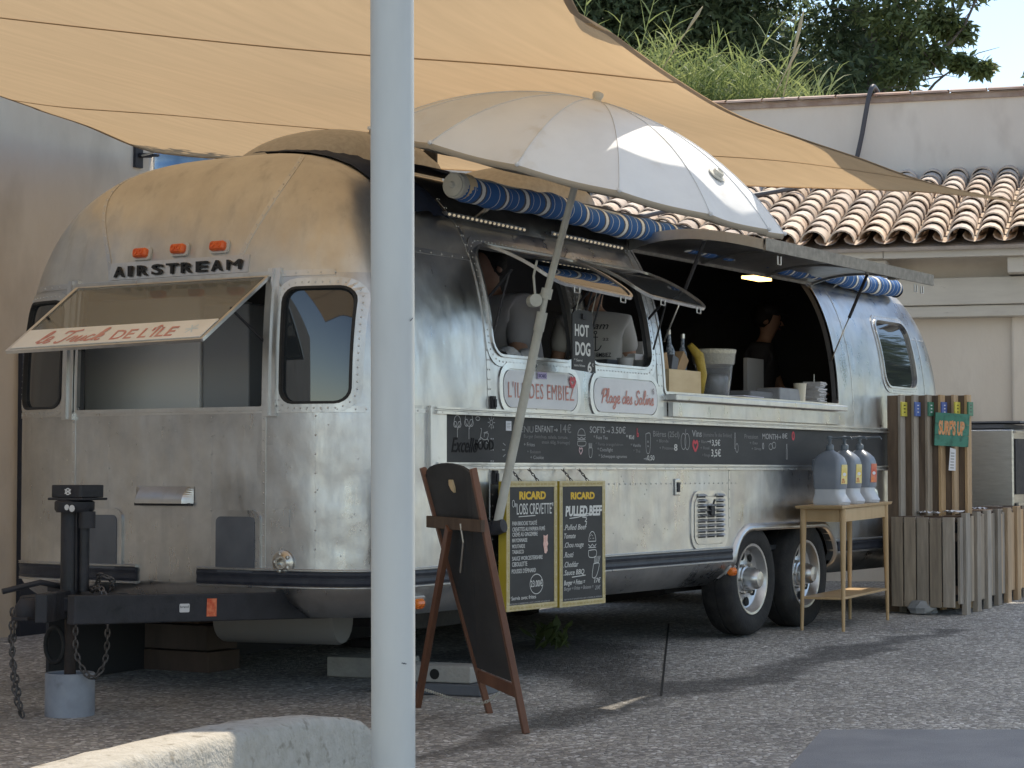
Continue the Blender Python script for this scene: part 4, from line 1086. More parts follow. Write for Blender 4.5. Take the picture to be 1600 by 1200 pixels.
def script(s, M, h, w, material, parent, total=None, name='lettering', shear=.25):
    x = 0; P = []
    for ch in s:
        g, adv = CUR[ch]
        for st in g: P.append([(x+px+py*shear, py) for px, py in st])
        x += adv
    kx = (total/x) if total else h
    P = [[(px*kx, py*h) for px, py in st] for st in P]
    q = MB(); strokes(q, P, M, w, z0=.0005)
    return q.build(name, material, parent)
o0 = PF(0, 1, -.0125); e1 = (PF(1, 1)-PF(0, 1)).normalized(); e2 = (PF(0, 0)-PF(0, 1)).normalized()
zz = e1.cross(e2)
# outward face of the flap = side away from the trailer
face_out = zz if zz.z > 0 else -zz
o_sign = 1 if (PF(.5, .5, .01)-PF(.5, .5)).dot(face_out) > 0 else -1
def MF(u, v, off):
    p = PF(u, v, 0)+face_out*off
    return frame3(p, e1, e2)
# name strip is printed on the top face and shows from below too: letter both
below = -face_out
for side_off in (.0132,):
    pass
q = MB(); V = [PF(u, v, 0)+face_out*.0075 for v in (.70, .965) for u in (.02, .98)]
M = MF(.10, .93, .0)
def lower_face(u, v): # face seen from below/front
    return frame3(PF(u, v, -.0125*1) if True else None, e1, e2)
nn = frame3((0, 0, 0), e1, e2).to_3x3() @ Vector((0, 0, 1))
def strip_frame(u, v):
    # the viewer in front of the trailer looks at the outer face
    p = PF(u, v, 0)+face_out*(.0006+max(abs(-.012), .0125) if o_sign < 0 else .0006+.007)
    return frame3(p, e1, e2)
LFLAP = strip_o
script('le Truck', strip_frame(.13, .925), .105, .015, SIGNRED, LFLAP, total=.43)
text('DE L\'ÎLE', strip_frame(.52, .93), .085, SIGNRED, LFLAP, width=.40, bold=.012, extrude=.0004)
STAR = mat('pale_blue_star', (.6, .7, .74), .6)
q = MB(); strokes(q, [[(.04*cos(a), .04*sin(a)), (-.04*cos(a), -.04*sin(a))] for a in (0, 1.05, 2.1)], strip_frame(.9, .84), .008, False); q.build('star_mark', STAR, LFLAP)
for y, s in ((1.80, 0), (.60, 1)):
    q = MB(); q.tube([(front_x(y, 1.62)+.02, y, 1.70), (front_x(y, 1.62)-.26, y, 1.86)], .007, 6); q.build('stay_arm', BLACK, tr)
q = MB(); q.bbox((hx-.012, .55, 2.03), (hx+.03, 1.86, 2.052)); q.build('flap_hinge', ALU_TRIM, tr)
# name plate and letters above the front window
M3 = frame3((front_x(1.0, 2.10)-.004, 0, 0), (0, -1, 0), (0, 0, 1))
patch_on(on_front, .725, 1.64, 2.062, 2.152, .004, .006, .006, 'name_plate', ALU_TRIM)
for y in [.745+.145*i for i in range(7)]:
    pass
xs = front_x(1.2, 2.085)-.010
for i, ch in enumerate('AIRSTREAM'):
    wd = {'I': .034, 'M': .088}.get(ch, .073)
# real spacing: each raised letter its own piece
adv = [.098, .062, .098, .098, .098, .098, .098, .1, .1]; y = 1.605
for ch, a in zip('AIRSTREAM', adv):
    wd = {'I': .026, 'M': .088}.get(ch, .072)
    yc = y
    p, n = on_front(yc-wd/2, 2.105, .009)
    M = frame3((p.x-.004, yc, 2.079), (0, -1, 0), (0, 0, 1))
    text(ch, M, .052, BLACKINK, tr, width=wd, bold=(.0 if ch == 'M' else .022), extrude=.008, name='raised_letter')
    y -= a
for f in bpy.data.objects:
    pass
def lens(fn, a, z, w, h, material, name, label=None, base=True):
    p, n = fn(a, z, .0); ex_ = Vector((0, 0, 1)).cross(n).normalized(); ey_ = n.cross(ex_)
    M = frame3(p, ex_, ey_)
    q = MB(); q.prism(rrect(-w/2-.012, w/2+.012, -h/2-.01, h/2+.01, .018), M, .012); b = q.build(name, mat('lamp_base', (.5, .5, .48), .5) if 'lamp_base' not in MATS else MATS['lamp_base'], tr, label=label)
    q = MB(); o_ = rrect(-w/2, w/2, -h/2, h/2, .016); i_ = rrect(-w/2*.8, w/2*.8, -h/2*.75, h/2*.75, .012)
    V = [M @ Vector((x, y, .012)) for x, y in o_]+[M @ Vector((x, y, .03)) for x, y in o_]+[M @ Vector((x, y, .042)) for x, y in i_]; k = len(o_)
    q.add(V, [(i, (i+1) % k, k+(i+1) % k, k+i) for i in range(k)]+[(k+i, k+(i+1) % k, 2*k+(i+1) % k, 2*k+i) for i in range(k)]+[tuple(range(2*k, 3*k))])
    for c in (-w*.2, w*.2): q.lathe([(h*.28, .041), (h*.28, .047), (h*.18, .047), (h*.18, .043)], M @ Vector((c, 0, 0)), 12, axis=n)
    q.build('lens', material, b)
lens(on_front, 1.435, 2.192, .09, .05, ORANGE, 'marker_light', 'leftmost orange marker light above the raised name')
lens(on_front, 1.185, 2.200, .09, .05, ORANGE, 'marker_light', 'middle orange marker light above the raised name')
lens(on_front, .925, 2.200, .095, .05, ORANGE, 'marker_light', 'rightmost orange marker light above the raised name')
lens(on_side, 1.02, 2.14, .07, .06, AMBER, 'side_marker_light', 'amber corner light near the white pole')
lens(on_side, 4.658, .45, .075, .05, AMBER, 'side_marker_light', 'small amber light just ahead of the wheels')
lens(on_side, 1.12, .43, .08, .05, AMBER, 'side_marker_light', 'small amber light low on the front corner')
# front lower: two hatches, handle vent, patch, port
def hatch(y0, y1, z0, z1, name, label):
    patch_on(on_front, y0-.02, y1+.02, z0-.02, z1+.02, .05, .012, .012, name, ALU, label=label)
    patch_on(on_front, y0+.012, y1-.012, z0+.01, z1-.012, .03, .0165, .006, 'hatch_panel', ALU_DARK, parent=tr)
hatch(.625, .89, .56, .86, 'front_hatch', 'right dark hatch door low on the front'); hatch(1.52, 1.79, .56, .86, 'front_hatch', 'left dark hatch door behind the jack')
# scoop vent
q = MB(); rows = []
for i in range(9):
    t = i/8; z = .995-.085*t
    rows.append([on_front(1.41-.38*j/10, z, .004+.05*sin(pi*min(1, t*1.1)/1.9)*(0 if j in (0, 10) else 1))[0] for j in range(11)])
q.grid(rows); q.build('scoop_vent', ALU_TRIM, tr, label='horizontal scoop above the front hatches')
q = MB(); q.bbox((on_front(1.2, .9)[0].x-.03, 1.04, .898), (on_front(1.2, .9)[0].x+.0, 1.40, .912)); q.build('vent_mouth', BLACK, tr)
patch_on(on_front, 0.438, 0.544, .80, .885, .004, .004, .004, 'repair_patch', ALU)
py_, pz_ = (0.471, 0.627)
p, n = on_front(py_, pz_, 0)
q = MB(); q.lathe([(.062, 0), (.06, .012), (.04, .02), (.032, .03), (.022, .03), (.02, .005), (0, .004)], p, 18, axis=n)
for a in range(5): q.lathe([(.01, .01), (.01, .024), (0, .026)], p+Vector((0, .043*cos(a*1.257), .043*sin(a*1.257))), 8, axis=n)
q.build('socket', STEEL, tr, True, angle=40, label='round trailer socket with a ring of bolts')
# side latches, vent door
def latch(px_, z_, h=.075):
    y = side_y(px_, z_); q = MB(); q.bbox((px_-.018, y-.022, z_-h/2), (px_+.018, y+.001, z_+h/2)); q.bbox((px_-.01, y-.032, z_-h*.3), (px_+.01, y-.0225, z_+h*.3)); q.build('latch', BLACK, tr, bevel=.004)
latch(1.759, 1.428); latch(1.779, 1.04)
x_, z_ = (3.87, 0.978); y = side_y(x_, z_)
q = MB(); q.bbox((x_-.032, y-.012, z_-.05), (x_+.032, y, z_+.05)); lk = q.build('lock_plate', ALU_TRIM, tr, bevel=.005)
q = MB(); q.bbox((x_-.014, y-.018, z_-.03), (x_+.014, y-.0125, z_+.03)); q.build('lock', BLACK, lk)
vx0, vz1 = (4.058, 0.95); vx1, vz0 = (4.566, 0.59)
ring_on(on_side, vx0+.03, vx1-.03, vz0+.03, vz1-.03, .07, .035, .008, 'vent_surround', rivets=True, sp=.03)
vd = patch_on(on_side, vx0+.034, vx1-.034, vz0+.034, vz1-.034, .06, .012, .012, 'vent_door', ALU_TRIM, label='louvred furnace vent door low on the side')
yv = side_y(4.2, .8)
for c in range(3):
    for k in range(9):
        if c == 1 and k >= 7: continue
        xa = vx0+.075+c*.128; zc = vz0+.085+k*.031; q = MB()
        q.add([(xa, yv-.0135, zc+.012), (xa+.105, yv-.0135, zc+.012), (xa+.105, yv-.03, zc-.002), (xa, yv-.03, zc-.002)], [(0, 3, 2, 1)])
        q.add([(xa, yv-.0135, zc+.012), (xa, yv-.03, zc-.002), (xa, yv-.0135, zc-.004)], [(0, 1, 2)])
        q.add([(xa+.105, yv-.0135, zc+.012), (xa+.105, yv-.0135, zc-.004), (xa+.105, yv-.03, zc-.002)], [(0, 1, 2)])
        q.build('louver', ALU_TRIM, vd)
        q = MB(); q.add([(xa, yv-.0128, zc-.013), (xa+.105, yv-.0128, zc-.013), (xa+.105, yv-.0128, zc-.001), (xa, yv-.0128, zc-.001)], [(0, 1, 2, 3)]); q.build('louver_slot', BLACK, vd)
q = MB(); xm = (vx0+vx1)/2; q.bbox((xm-.025, yv-.03, vz1-.15), (xm+.025, yv-.013, vz1-.09)); q.tube([(xm, yv-.03, vz1-.08), (xm, yv-.04, vz1-.05)], .006, 6); q.build('vent_latch', BLACK, vd)
# side window flaps
def flap(x0, x1, label):
    yh = side_y((x0+x1)/2, 2.275)-.012
    return hinged_pane('side_window_flap', (x0, yh, 2.285), (x1, yh, 2.285), (x0+.0, yh-.50, 2.05), (x1, yh-.50, 2.02), .11, DGLASS, .018, -.03, label, nclips=2)
f1 = flap(1.80, 2.72, 'tinted pane of the first side window, propped open'); f2 = flap(2.80, 3.62, 'tinted pane of the second side window, propped open')
for x0, x1 in ((1.80, 2.70), (2.82, 3.60)):
    for x in (x0, x1):
        q = MB(); q.tube([(x, side_y(x, 2.0)-.004, 1.98), (x, side_y(x, 2.0)-.16, 2.13)], .008, 6); q.tube([(x, side_y(x, 1.75)-.004, 1.80), (x, side_y(x, 2.0)-.14, 2.11)], .006, 6); q.build('stay_arm', BLACK, tr)
# big service hatch lid: curved skin panel swung up on gas struts
lx0, lx1 = 3.72, 6.47
hinge = Vector((0, side_y(5, 2.44)-.01, 2.45))
prof = []
for i in range(15):   # original profile of the panel, measured from the hinge
    z = 2.43-(2.43-1.55)*i/14; prof.append((side_y(5, z)-side_y(5, 2.43), z-2.43))
ang = radians(-72)
prof_r = [(a*cos(ang)-b*sin(ang), a*sin(ang)+b*cos(ang)) for a, b in prof]
def lidp(x, i, off=0.): 
    a, b = prof_r[i]; a2 = prof_r[min(i+1, 14)]; a1 = prof_r[max(i-1, 0)]; d = Vector((0, a2[0]-a1[0], a2[1]-a1[1])).normalized(); n = Vector((0, -d.z, d.y)); n = n if n.z > 0 else -n
    return Vector((x, hinge.y+a, hinge.z+b))+n*off
LIDIN = alum_material('hatch_inner_skin', (.32, .31, .3), (.42, .41, .4), .3, .5, .6)
LIDEDGE = mat('dull_lid_edge', (.2, .185, .165), .6, .3, (.3, .28, .25), 20)
q = MB(); q.grid([[lidp(lx0+(lx1-lx0)*j/20, i, .02) for j in range(21)] for i in range(15)])
lid = q.build('service_hatch_lid', ALU, tr, True, label='long curved aluminium hatch lid swung up like an awning')
q = MB(); q.grid([[lidp(lx0+(lx1-lx0)*j/20, i, -.02) for j in range(21)][::-1] for i in range(15)]); q.build('inner_skin', LIDIN, lid, True)
for nm, pts in (('end_frame', [[(lx0, i) for i in range(15)], [(lx1, i) for i in range(15)]]), ):
    for P_ in pts:
        q = MB(); s = -1 if P_[0][0] == lx0 else 1
        q.grid([[lidp(x, i, -.034), lidp(x+s*.012, i, -.034), lidp(x+s*.012, i, .026), lidp(x, i, .026), lidp(x, i, -.034)] for x, i in P_]); q.build(nm, ALU_TRIM, lid)
for i in (0, 14):
    q = MB(); a = lidp(lx0-.012, i); b = lidp(lx1+.012, i); q.beam(a, b, .016, .075, mi=0); q.build('edge_frame', LIDEDGE, lid)
for x in (4.7, 5.7):
    q = MB(); q.grid([[lidp(x-.015, i, -.021), lidp(x-.015, i, -.034), lidp(x+.015, i, -.034), lidp(x+.015, i, -.021)] for i in range(15)]); q.build('lid_rib', LIDIN, lid)
for x in (3.95, 6.2, 6.32):
    q = MB(); p = lidp(x, 14, -.03)+Vector((0, .02, -.02)); q.tube([p, p+Vector((0, 0, -.05)), p+Vector((.045, 0, -.05)), p+Vector((.045, 0, 0))], .005, 6, False); q.build('catch', ALU_TRIM, lid)
p = lidp(6.22, 11, -.034); q = MB(); q.bbox(p-Vector((.03, .03, .02)), p+Vector((.05, .03, .0))); q.build('lid_latch', STEEL, lid)
for xa, lab in ((3.80, 'front gas strut'), (6.36, 'rear gas strut')):
    i = 7; a = lidp(xa, i, -.036); b = Vector((xa, side_y(xa, 1.86)+.015, 1.86)); m_ = a.lerp(b, .5)
    q = MB(); q.tube([a, m_], .012, 8); st = q.build('gas_strut', BLACK, tr, True, angle=40); q = MB(); q.tube([m_, b], .005, 6); q.build('piston_rod', STEEL, st, True); q = MB(); q.tube([a+Vector((0, 0, .03)), a], .016, 8); q.build('strut_bracket', STEEL, st)
# counter sill
q = MB(); q.bbox((3.74, -.07, 1.50), (6.38, .03, 1.538)); q.build('counter_sill', ALU_TRIM, tr, bevel=.006)
q = MB(); q.bbox((3.74, .0, 1.538), (6.37, .36, 1.556)); q.build('counter', ALU_TRIM, tr)
q = MB(); q.bbox((3.76, -.035, 1.405), (6.40, -.003, 1.49)); q.build('sill_apron', ALU, tr)
# interior fit-out
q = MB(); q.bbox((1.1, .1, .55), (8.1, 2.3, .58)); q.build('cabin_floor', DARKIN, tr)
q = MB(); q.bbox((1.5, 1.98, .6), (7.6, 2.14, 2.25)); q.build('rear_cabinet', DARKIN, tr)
q = MB(); q.bbox((1.85, .06, 1.60), (3.62, .42, 1.655)); q.build('window_counter', STEEL, tr)
q = MB(); q.bbox((1.05, 1.38, .6), (1.5, 2.2, 2.0)); q.build('fridge', PALEIN, tr, bevel=.01)
q = MB(); q.bbox((1.05, 1.05, .6), (1.45, 1.36, 1.95)); q.build('fridge', GREYIN, tr, bevel=.01)
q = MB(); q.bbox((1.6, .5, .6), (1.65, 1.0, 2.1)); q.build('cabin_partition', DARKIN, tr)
q = MB(); q.bbox((1.02, .55, 1.36), (1.3, .85, 1.40)); q.build('stove_top', BLACK, tr)
lmp = MB(); lx_, ly_, lz_ = (6.105, 0.5, 2.439); lmp.bbox((lx_-.13, ly_-.04, lz_), (lx_+.16, ly_+.06, lz_+.02)); lmp.build('ceiling_light', mat('lit_lamp_panel', (.9, .75, .4), .5, emit=(1, .62, .22), estr=3), tr, label='lit warm ceiling light above the hatch')
# awning roll
aw = thing('awning_roll', (4.6, .15, 2.5), 'rolled-up blue and white striped awning running along the roof edge', 'awning')
A0 = Vector((1.57, .10, 2.558)); A1 = Vector((8.0, .20, 2.49))
q = MB(); pts = [A0.lerp(A1, t)+Vector((0, 0, -.012*sin(t*30))) for t in [i/80 for i in range(81)]]
rs = [.066+.006*sin(i*1.7)+.004*sin(i*.6) for i in range(81)]
q.tube([tuple(p) for p in pts], rs, 20)
q.build('awning_cloth', AWN, aw, True, angle=60)
q = MB(); q.lathe([(.068, 0), (.068, .05), (.06, .055), (.06, .065), (.02, .07), (.012, .085), (0, .085)], A0+Vector((.03, 0, 0)), 24, axis=(-1, 0, 0)); q.build('end_cap', OFFWHITE, aw, True, angle=40)
q = MB(); q.lathe([(.072, 0), (.072, .07)], A0+Vector((.10, 0, 0)), 24, axis=(-1, 0, 0)); q.build('end_collar', PINE, aw, True, angle=40)
q = MB(); q.lathe([(.06, 0), (.05, .03), (0, .03)], A1, 20, axis=(1, 0, 0)); q.build('end_cap', RUBBER, aw, True, angle=40)
q = MB(); q.tube([tuple(A0+Vector((-.02, .02, .066))), tuple(A1+Vector((0, .02, .066)))], .007, 6); q.build('cloth_bar', WHITEPAINT, aw)
rows = []
for i in range(30):
    p = A0.lerp(A1, i/29)+Vector((.0, .0, .0)); zt_, n_ = on_top(p.x, .62, .02)
    rows.append([p+Vector((0, .03, .055)), (p+Vector((0, .03, .055))).lerp(zt_, .35)+Vector((0, 0, .03+.01*sin(i*3))), (p+Vector((0, .03, .055))).lerp(zt_, .7)+Vector((0, 0, .03)), zt_])
q = MB(); q.grid(rows); q.grid([[v-Vector((0, 0, .004)) for v in r_][::-1] for r_ in rows]); q.build('awning_apron', NAVY, aw, True)
# loose navy cloth bunched over the roof ahead of the roll
rows = []
for i in range(14):
    x = 1.18+.5*i/13
    r_ = []
    for j in range(8):
        y = .22+.95*j/7; p, n_ = on_top(max(x, 1.15), y, .012+.03*abs(sin(j*1.3+i*.7))*sin(pi*i/13)); r_.append(p)
    rows.append(r_)
q = MB(); q.grid(rows); q.build('bunched_cloth', NAVY, aw, True)
for x in (2.0, 4.0, 6.9):
    q = MB(); p, n_ = on_side(x, 2.44); q.beam(p, (x, .16, 2.50), .03, .012); q.build('bracket', ALU_TRIM, aw)
# strings of small lamps under the awning
LED = mat('clear_bulb', (.8, .78, .7), .2, emit=(1, .85, .6), estr=.15)
for xa, xb, nm in ((1.63, 2.42, 'light_strip'), (2.72, 3.55, 'light_strip')):
    p0_, n_ = on_side(xa, 2.42, .012); p1_, _ = on_side(xb, 2.41, .012)
    st = thing('light_strip', ((xa+xb)/2, .2, 2.4), 'front strip of tiny clear bulbs under the striped awning' if xa < 2 else 'second strip of tiny clear bulbs, above the second side window', 'light strip', 'bulb strips under the awning')
    q = MB(); q.beam(p0_, p1_, .055, .02); q.build('strip_base', ALU_DARK, st)
    n = 18; sph = None
    for k in range(n):
        p = p0_.lerp(p1_, (k+.5)/n)+Vector((0, -.034, -.004))
        q = MB(); q.lathe([(0, -.008), (.007, -.004), (.008, .002), (.004, .008), (0, .009)], p, 8, axis=(0, -1, 0)); q.build('bulb', LED, st, True)
# added dark boards hide the sunlit ground beyond the floor, except through one gap
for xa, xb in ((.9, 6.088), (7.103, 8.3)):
    q = MB(); q.bbox((xa, 2.3, gz(xa)-.03), (xb, 2.32, .40)); q.build('added_light_block', DARKIN, tr)
# roof air conditioners
ACM = mat('dull_grey_shroud', (.34, .33, .31), .38, .55, (.42, .41, .39), 30)
def aircon(x0, x1, y0, y1, zt, label):
    t = thing('roof_air_conditioner', ((x0+x1)/2, HW, 2.72), label, 'air conditioner', 'roof air conditioners')
    cx = (x0+x1)/2; rows = []
    L = x1-x0
    for i in range(15):
        u = i/14; x = x0+L*u; e = (1-abs(2*u-1)**3.2)**.6
        hh = (zt-2.70)*(.25+.75*(1-(max(0, .55-u)/.55)**2.2)) if True else 0
        if u > .86: hh *= 1-.25*(u-.86)/.14
        hwid = (y1-y0)/2*(.72+.28*min(1, u*3))
        rows.append([(x, HW+hwid*cos(pi*j/16), 2.70+max(0, hh*sin(pi*j/16)**.42)) for j in range(17)])
    q = MB(); q.grid(rows); q.add(rows[-1], [tuple(range(17))]); q.add(rows[0], [tuple(range(16, -1, -1))]); q.build('shroud', ACM, t, True, angle=50)
    q = MB(); q.bbox((x0+.02, y0-.02, 2.69), (x1, y1+.02, 2.72)); q.build('base_gasket', BLACK, t)
    q = MB(); q.bbox((x1+.002, y0+.05, 2.76), (x1+.02, y1-.05, zt-.06)); q.build('rear_grille', BLACK, t)
aircon(1.42, 2.55, .83, 1.61, 3.0, 'rounded roof air conditioner at the front of the trailer, left of the pole')
aircon(3.35, 4.35, .83, 1.61, 3.02, 'rounded roof air conditioner further back, partly under the umbrella')
q = MB(); p, n_ = on_front(2.38, 2.12, .0); q.beam(p-Vector((.02, 0, 0)), p+Vector((-.04, .05, 0)), .05, .06); q.build('side_marker_light', ALU_DARK, tr, label='small clearance lamp at the far top corner')
# wheels
ALLOY = mat('polished_alloy', (.62, .62, .62), .28, 1, (.5, .5, .5), 8, rough2=.4)
HOLE = mat('wheel_opening_black', (.01, .01, .01), .8)
def wheel(x):
    zc = .375; y0 = .0; c = Vector((x, .03, zc)); ax = (0, -1, 0)
    q = MB(); R0 = .366
    q.lathe([(.215, -.19), (.25, -.20), (.31, -.205), (.345, -.19), (.362, -.16), (R0, -.10), (R0, -.09), (.358, -.088), (.358, -.078), (R0, -.076), (R0, -.03), (.362, -.012), (.348, .01), (.32, .024), (.27, .022), (.235, .012), (.222, .0), (.215, -.02)], c, 56, axis=ax, caps=False)
    w = q.build('wheel', RUBBER, tr, True, angle=35, label=None)
    q = MB(); q.lathe([(.222, -.18), (.222, -.002), (.232, .008), (.230, .014), (.215, .012), (.205, -.004), (.19, -.04), (.16, -.055), (.11, -.05), (.085, -.04)], c, 48, axis=ax, caps=False)
    rim = q.build('rim', ALLOY, w, True, angle=35)
    q = MB(); q.lathe([(.088, -.045), (.085, -.03), (.072, -.025), (.07, .02), (.064, .05), (.05, .068), (.0, .072)], c, 24, axis=ax); q.build('hub_cap', ALLOY, w, True, angle=30)
    for k in range(8):
        a = k*pi/4+.2
        for rr, s in ((.158, .026 if k % 2 else .034),):
            cc = c+Vector((rr*cos(a), 0, rr*sin(a)))
            q = MB(); q.lathe([(s*1.05, -.046), (s, -.0445), (0, -.044)], cc+Vector((0, -.0, 0)), 14, axis=ax); q.build('vent_hole', HOLE, w, True)
    for k in range(6):
        a = k*pi/3; cc = c+Vector((.1*cos(a), 0, .1*sin(a)))
        q = MB(); q.lathe([(.011, -.045), (.011, -.02), (.008, -.015), (0, -.015)], cc, 6, axis=ax); q.build('lug_nut', STEEL, w)
    return w
for x, lab in ((4.98, 'front wheel of the tandem pair'), (5.84, 'rear wheel of the tandem pair, behind the table')):
    w = wheel(x); w['label'] = lab
q = MB(); q.tube([(4.98, .2, .375), (4.98, 2.3, .375)], .04, 10); q.tube([(5.84, .2, .375), (5.84, 2.3, .375)], .04, 10); q.bbox((4.3, .55, .32), (6.5, .63, .42)); q.build('axle', BLACK, tr)
for x in (4.98, 5.84):
    q = MB(); q.lathe([(.2, 0), (.34, .0), (.366, .04), (.366, .15), (.34, .19), (.2, .19)], (x, 2.4, .375), 28, axis=(0, -1, 0)); q.build('wheel', RUBBER, tr, True, angle=35, label='far-side wheel under the trailer')
# drawbar, jack, chains
FRX = 1.1
q = MB(); tip = Vector((-.80, .86, .0))
for ya in (.42, 2.02):
    q = MB(); q.beam((FRX, ya, .40), (-.62, .80+.09*(1 if ya > 1 else -1)+.0, .455), .055, .13); q.build('drawbar_beam', BLACK, tr, bevel=.006)

# drawbar continued: coupler, jack, chains, bucket
q = MB(); q.prism([(-.32, 1.14), (-.30, 1.10), (.12, 1.02), (.2, 1.42), (-.30, 1.34), (-.32, 1.30)], Matrix.Translation((0, 0, .41)), .075); q.build('coupler_plate', BLACK, tr, bevel=.012)
q = MB(); q.lathe([(.0, 0), (.05, .0), (.062, .03), (.062, .07), (.04, .1), (0, .105)], (-.36, 1.22, .375), 16); q.beam((-.34, 1.22, .42), (-.15, 1.22, .44), .12, .07); q.beam((-.42, 1.22, .385), (-.34, 1.22, .385), .1, .018); q.build('ball_coupler', BLACK, tr, True, angle=45, bevel=.004)
jk = MB(); jx = -.08
jk.lathe([(.045, .40), (.045, .92), (.05, .93), (.05, .40)], (jx, 1.22, 0), 18)
j = jk.build('jack_post', BLACK, tr, True, angle=40, label='black tongue jack')
q = MB(); q.bbox((jx-.03, 1.155, .50), (jx+.03, 1.165, .90)); q.tube([(jx, 1.135, .50), (jx, 1.135, .9)], .024, 10); q.build('jack_motor_tube', BLACK, j, True, angle=40)
q = MB(); q.lathe([(.0, .875), (.085, .875), (.095, .89), (.095, .925), (.075, .935)], (jx, 1.2, 0), 22); q.lathe([(.04, .80), (.04, .88)], (jx, 1.12, 0), 14); q.build('jack_gearbox', BLACK, j, True, angle=40)
q = MB(); q.prism(rrect(-.115, .115, -.075, .115, .02), frame3((jx, 1.2, .945), (0, -1, 0), (1, 0, 0)), -.012); q.prism(rrect(-.095, .1, -.065, .1, .015), frame3((jx, 1.2, .946), (0, -1, 0), (1, 0, 0)), .06); q.build('jack_head', BLACK, j, bevel=.004)
q = MB(); q.tube([(jx, 1.22, .42), (jx, 1.22, -.03)], .028, 14); q.build('jack_inner_tube', mat('rusty_dark_steel', (.045, .03, .026), .7, 0, (.02, .018, .018), 12), j, True, angle=40)
STK = mat('white_sticker', (.65, .65, .65), .5); REDST = mat('red_sticker', (.62, .08, .03), .5, 0, (.8, .25, .12), 50)
def on_beam(y_off, z):  # near drawbar outer face
    pass
def chain(pts, name='safety_chain', r=.0048, step=.03, label=None, material=None):
    P = smooth_poly([tuple(p) for p in pts], 10); L = [0]
    for a, b in zip(P, P[1:]): L.append(L[-1]+(Vector(b)-Vector(a)).length)
    n = int(L[-1]/step); q = MB(); i = 0
    for k in range(n):
        s = (k+.5)*L[-1]/n
        while L[i+1] < s: i += 1
        f = (s-L[i])/(L[i+1]-L[i]); c = Vector(P[i]).lerp(Vector(P[i+1]), f); d = (Vector(P[i+1])-Vector(P[i])).normalized()
        u = d.orthogonal().normalized(); u = u if k % 2 else d.cross(u)
        lp = [c+d*step*.72*cos(2*pi*t/8)+u*step*.36*sin(2*pi*t/8) for t in range(9)]; q.tube(lp, r, 5, False)
    return q, material or STEELD, name, label
STEELD = mat('dull_chain_steel', (.09, .085, .085), .55, .7, (.16, .15, .15), 20)
for pts in ([(-.05, 1.12, .50), (-.13, .98, .52), (-.12, .95, .40), (-.10, .98, .18), (-.12, 1.05, .10), (-.14, 1.12, .20), (-.13, 1.14, .36)],
            [(-.3, 1.36, .42), (-.32, 1.36, .2), (-.31, 1.35, .02), (-.28, 1.33, -.085)], [(-.28, 1.40, .42), (-.29, 1.4, .25), (-.27, 1.38, .08), (-.26, 1.36, -.085)],
            [(-.02, 1.10, .50), (-.10, 1.02, .58), (-.05, .98, .55), (0, 1.05, .5)]):
    q, m_, nm, lb = chain(pts); q.build('safety_chain', m_, tr, True)
q = MB(); q.tube([(-.1+.0, 1.30+.06*cos(a), .24+.085*sin(a)) for a in [radians(t) for t in range(0, 361, 24)]], .012, 7, False); q.build('breakaway_cable', RUBBER, tr, True)
q = MB(); q.bbox((-.05, 1.24, .49), (.02, 1.4, .53)); q.tube([(-.3, 1.45, .5), (-.15, 1.35, .54), (-.02, 1.3, .51)], .014, 8); q.build('coupler_latch', BLACK, tr)
# stickers on drawbar side
dd = Vector((FRX, .42, .40)), Vector((-.62, .71, .455))
d_ = (dd[0]-dd[1]).normalized(); M0 = frame3((0, 0, 0), (d_.x, d_.y, d_.z), (0, 0, 1))
def drawbar_frame(t, off):
    p = dd[1].lerp(dd[0], t); n = d_.cross(Vector((0, 0, 1))).normalized(); return frame3(p+n*(.0275+off), d_, (0, 0, 1))
M = drawbar_frame(.36, .001); q = MB(); q.prism(rrect(-.03, .03, -.02, .02, .006), M, .001); s_ = q.build('sticker', STK, tr, label='small white sticker on the drawbar'); text('brand', drawbar_frame(.345, .0022), .012, BLACKINK, s_, width=.05, extrude=.0002)
M = drawbar_frame(.455, .001); q = MB(); q.prism([(-.03, -.042), (.03, -.042), (.03, .042), (-.03, .042)], M, .001); q.build('sticker', REDST, tr, label='red sticker on the drawbar')
q = MB(); strokes(q, [circle_pts(0, 0, .014, 10), [(-.02, -.01), (.02, .01)], [(-.02, .01), (.02, -.01)]], frame3((jx-.0785, 1.17, .975), (0, -1, 0), (0, 0, 1)), .006); q.build('sticker_mark', STK, j)
q = MB(); q.prism(circle_pts(0, 0, .017, 8)[:-1], frame3((jx-.085, 1.135, .895), (0, -1, 0), (0, 0, 1)), .004); q.prism(circle_pts(0, 0, .014, 8)[:-1], frame3((jx-.088, 1.165, .9), (0, -1, 0), (0, 0, 1)), .004); q.prism(circle_pts(0, 0, .018, 7)[:-1], frame3((jx-.0, 1.09, .84), (1, 0, 0), (0, 0, 1)), .004); q.build('paint_chip', STK, j)
# pipe ring footing
bk = MB(); zb = -.093
bk.lathe([(.118, 0), (.118, .20), (.112, .205), (.104, .2), (.104, .0)], (jx, 1.22, zb), 36)
tag(bk.build('pipe_footing', mat('grey_plastic_pipe', (.3, .33, .38), .5, 0, (.22, .24, .28), 6, dirt=(.12, .12, .13), dscale=8, damt=(.6, .75)), smooth=True, angle=50), 'cut section of grey pipe standing round the foot of the tongue jack', 'pipe')
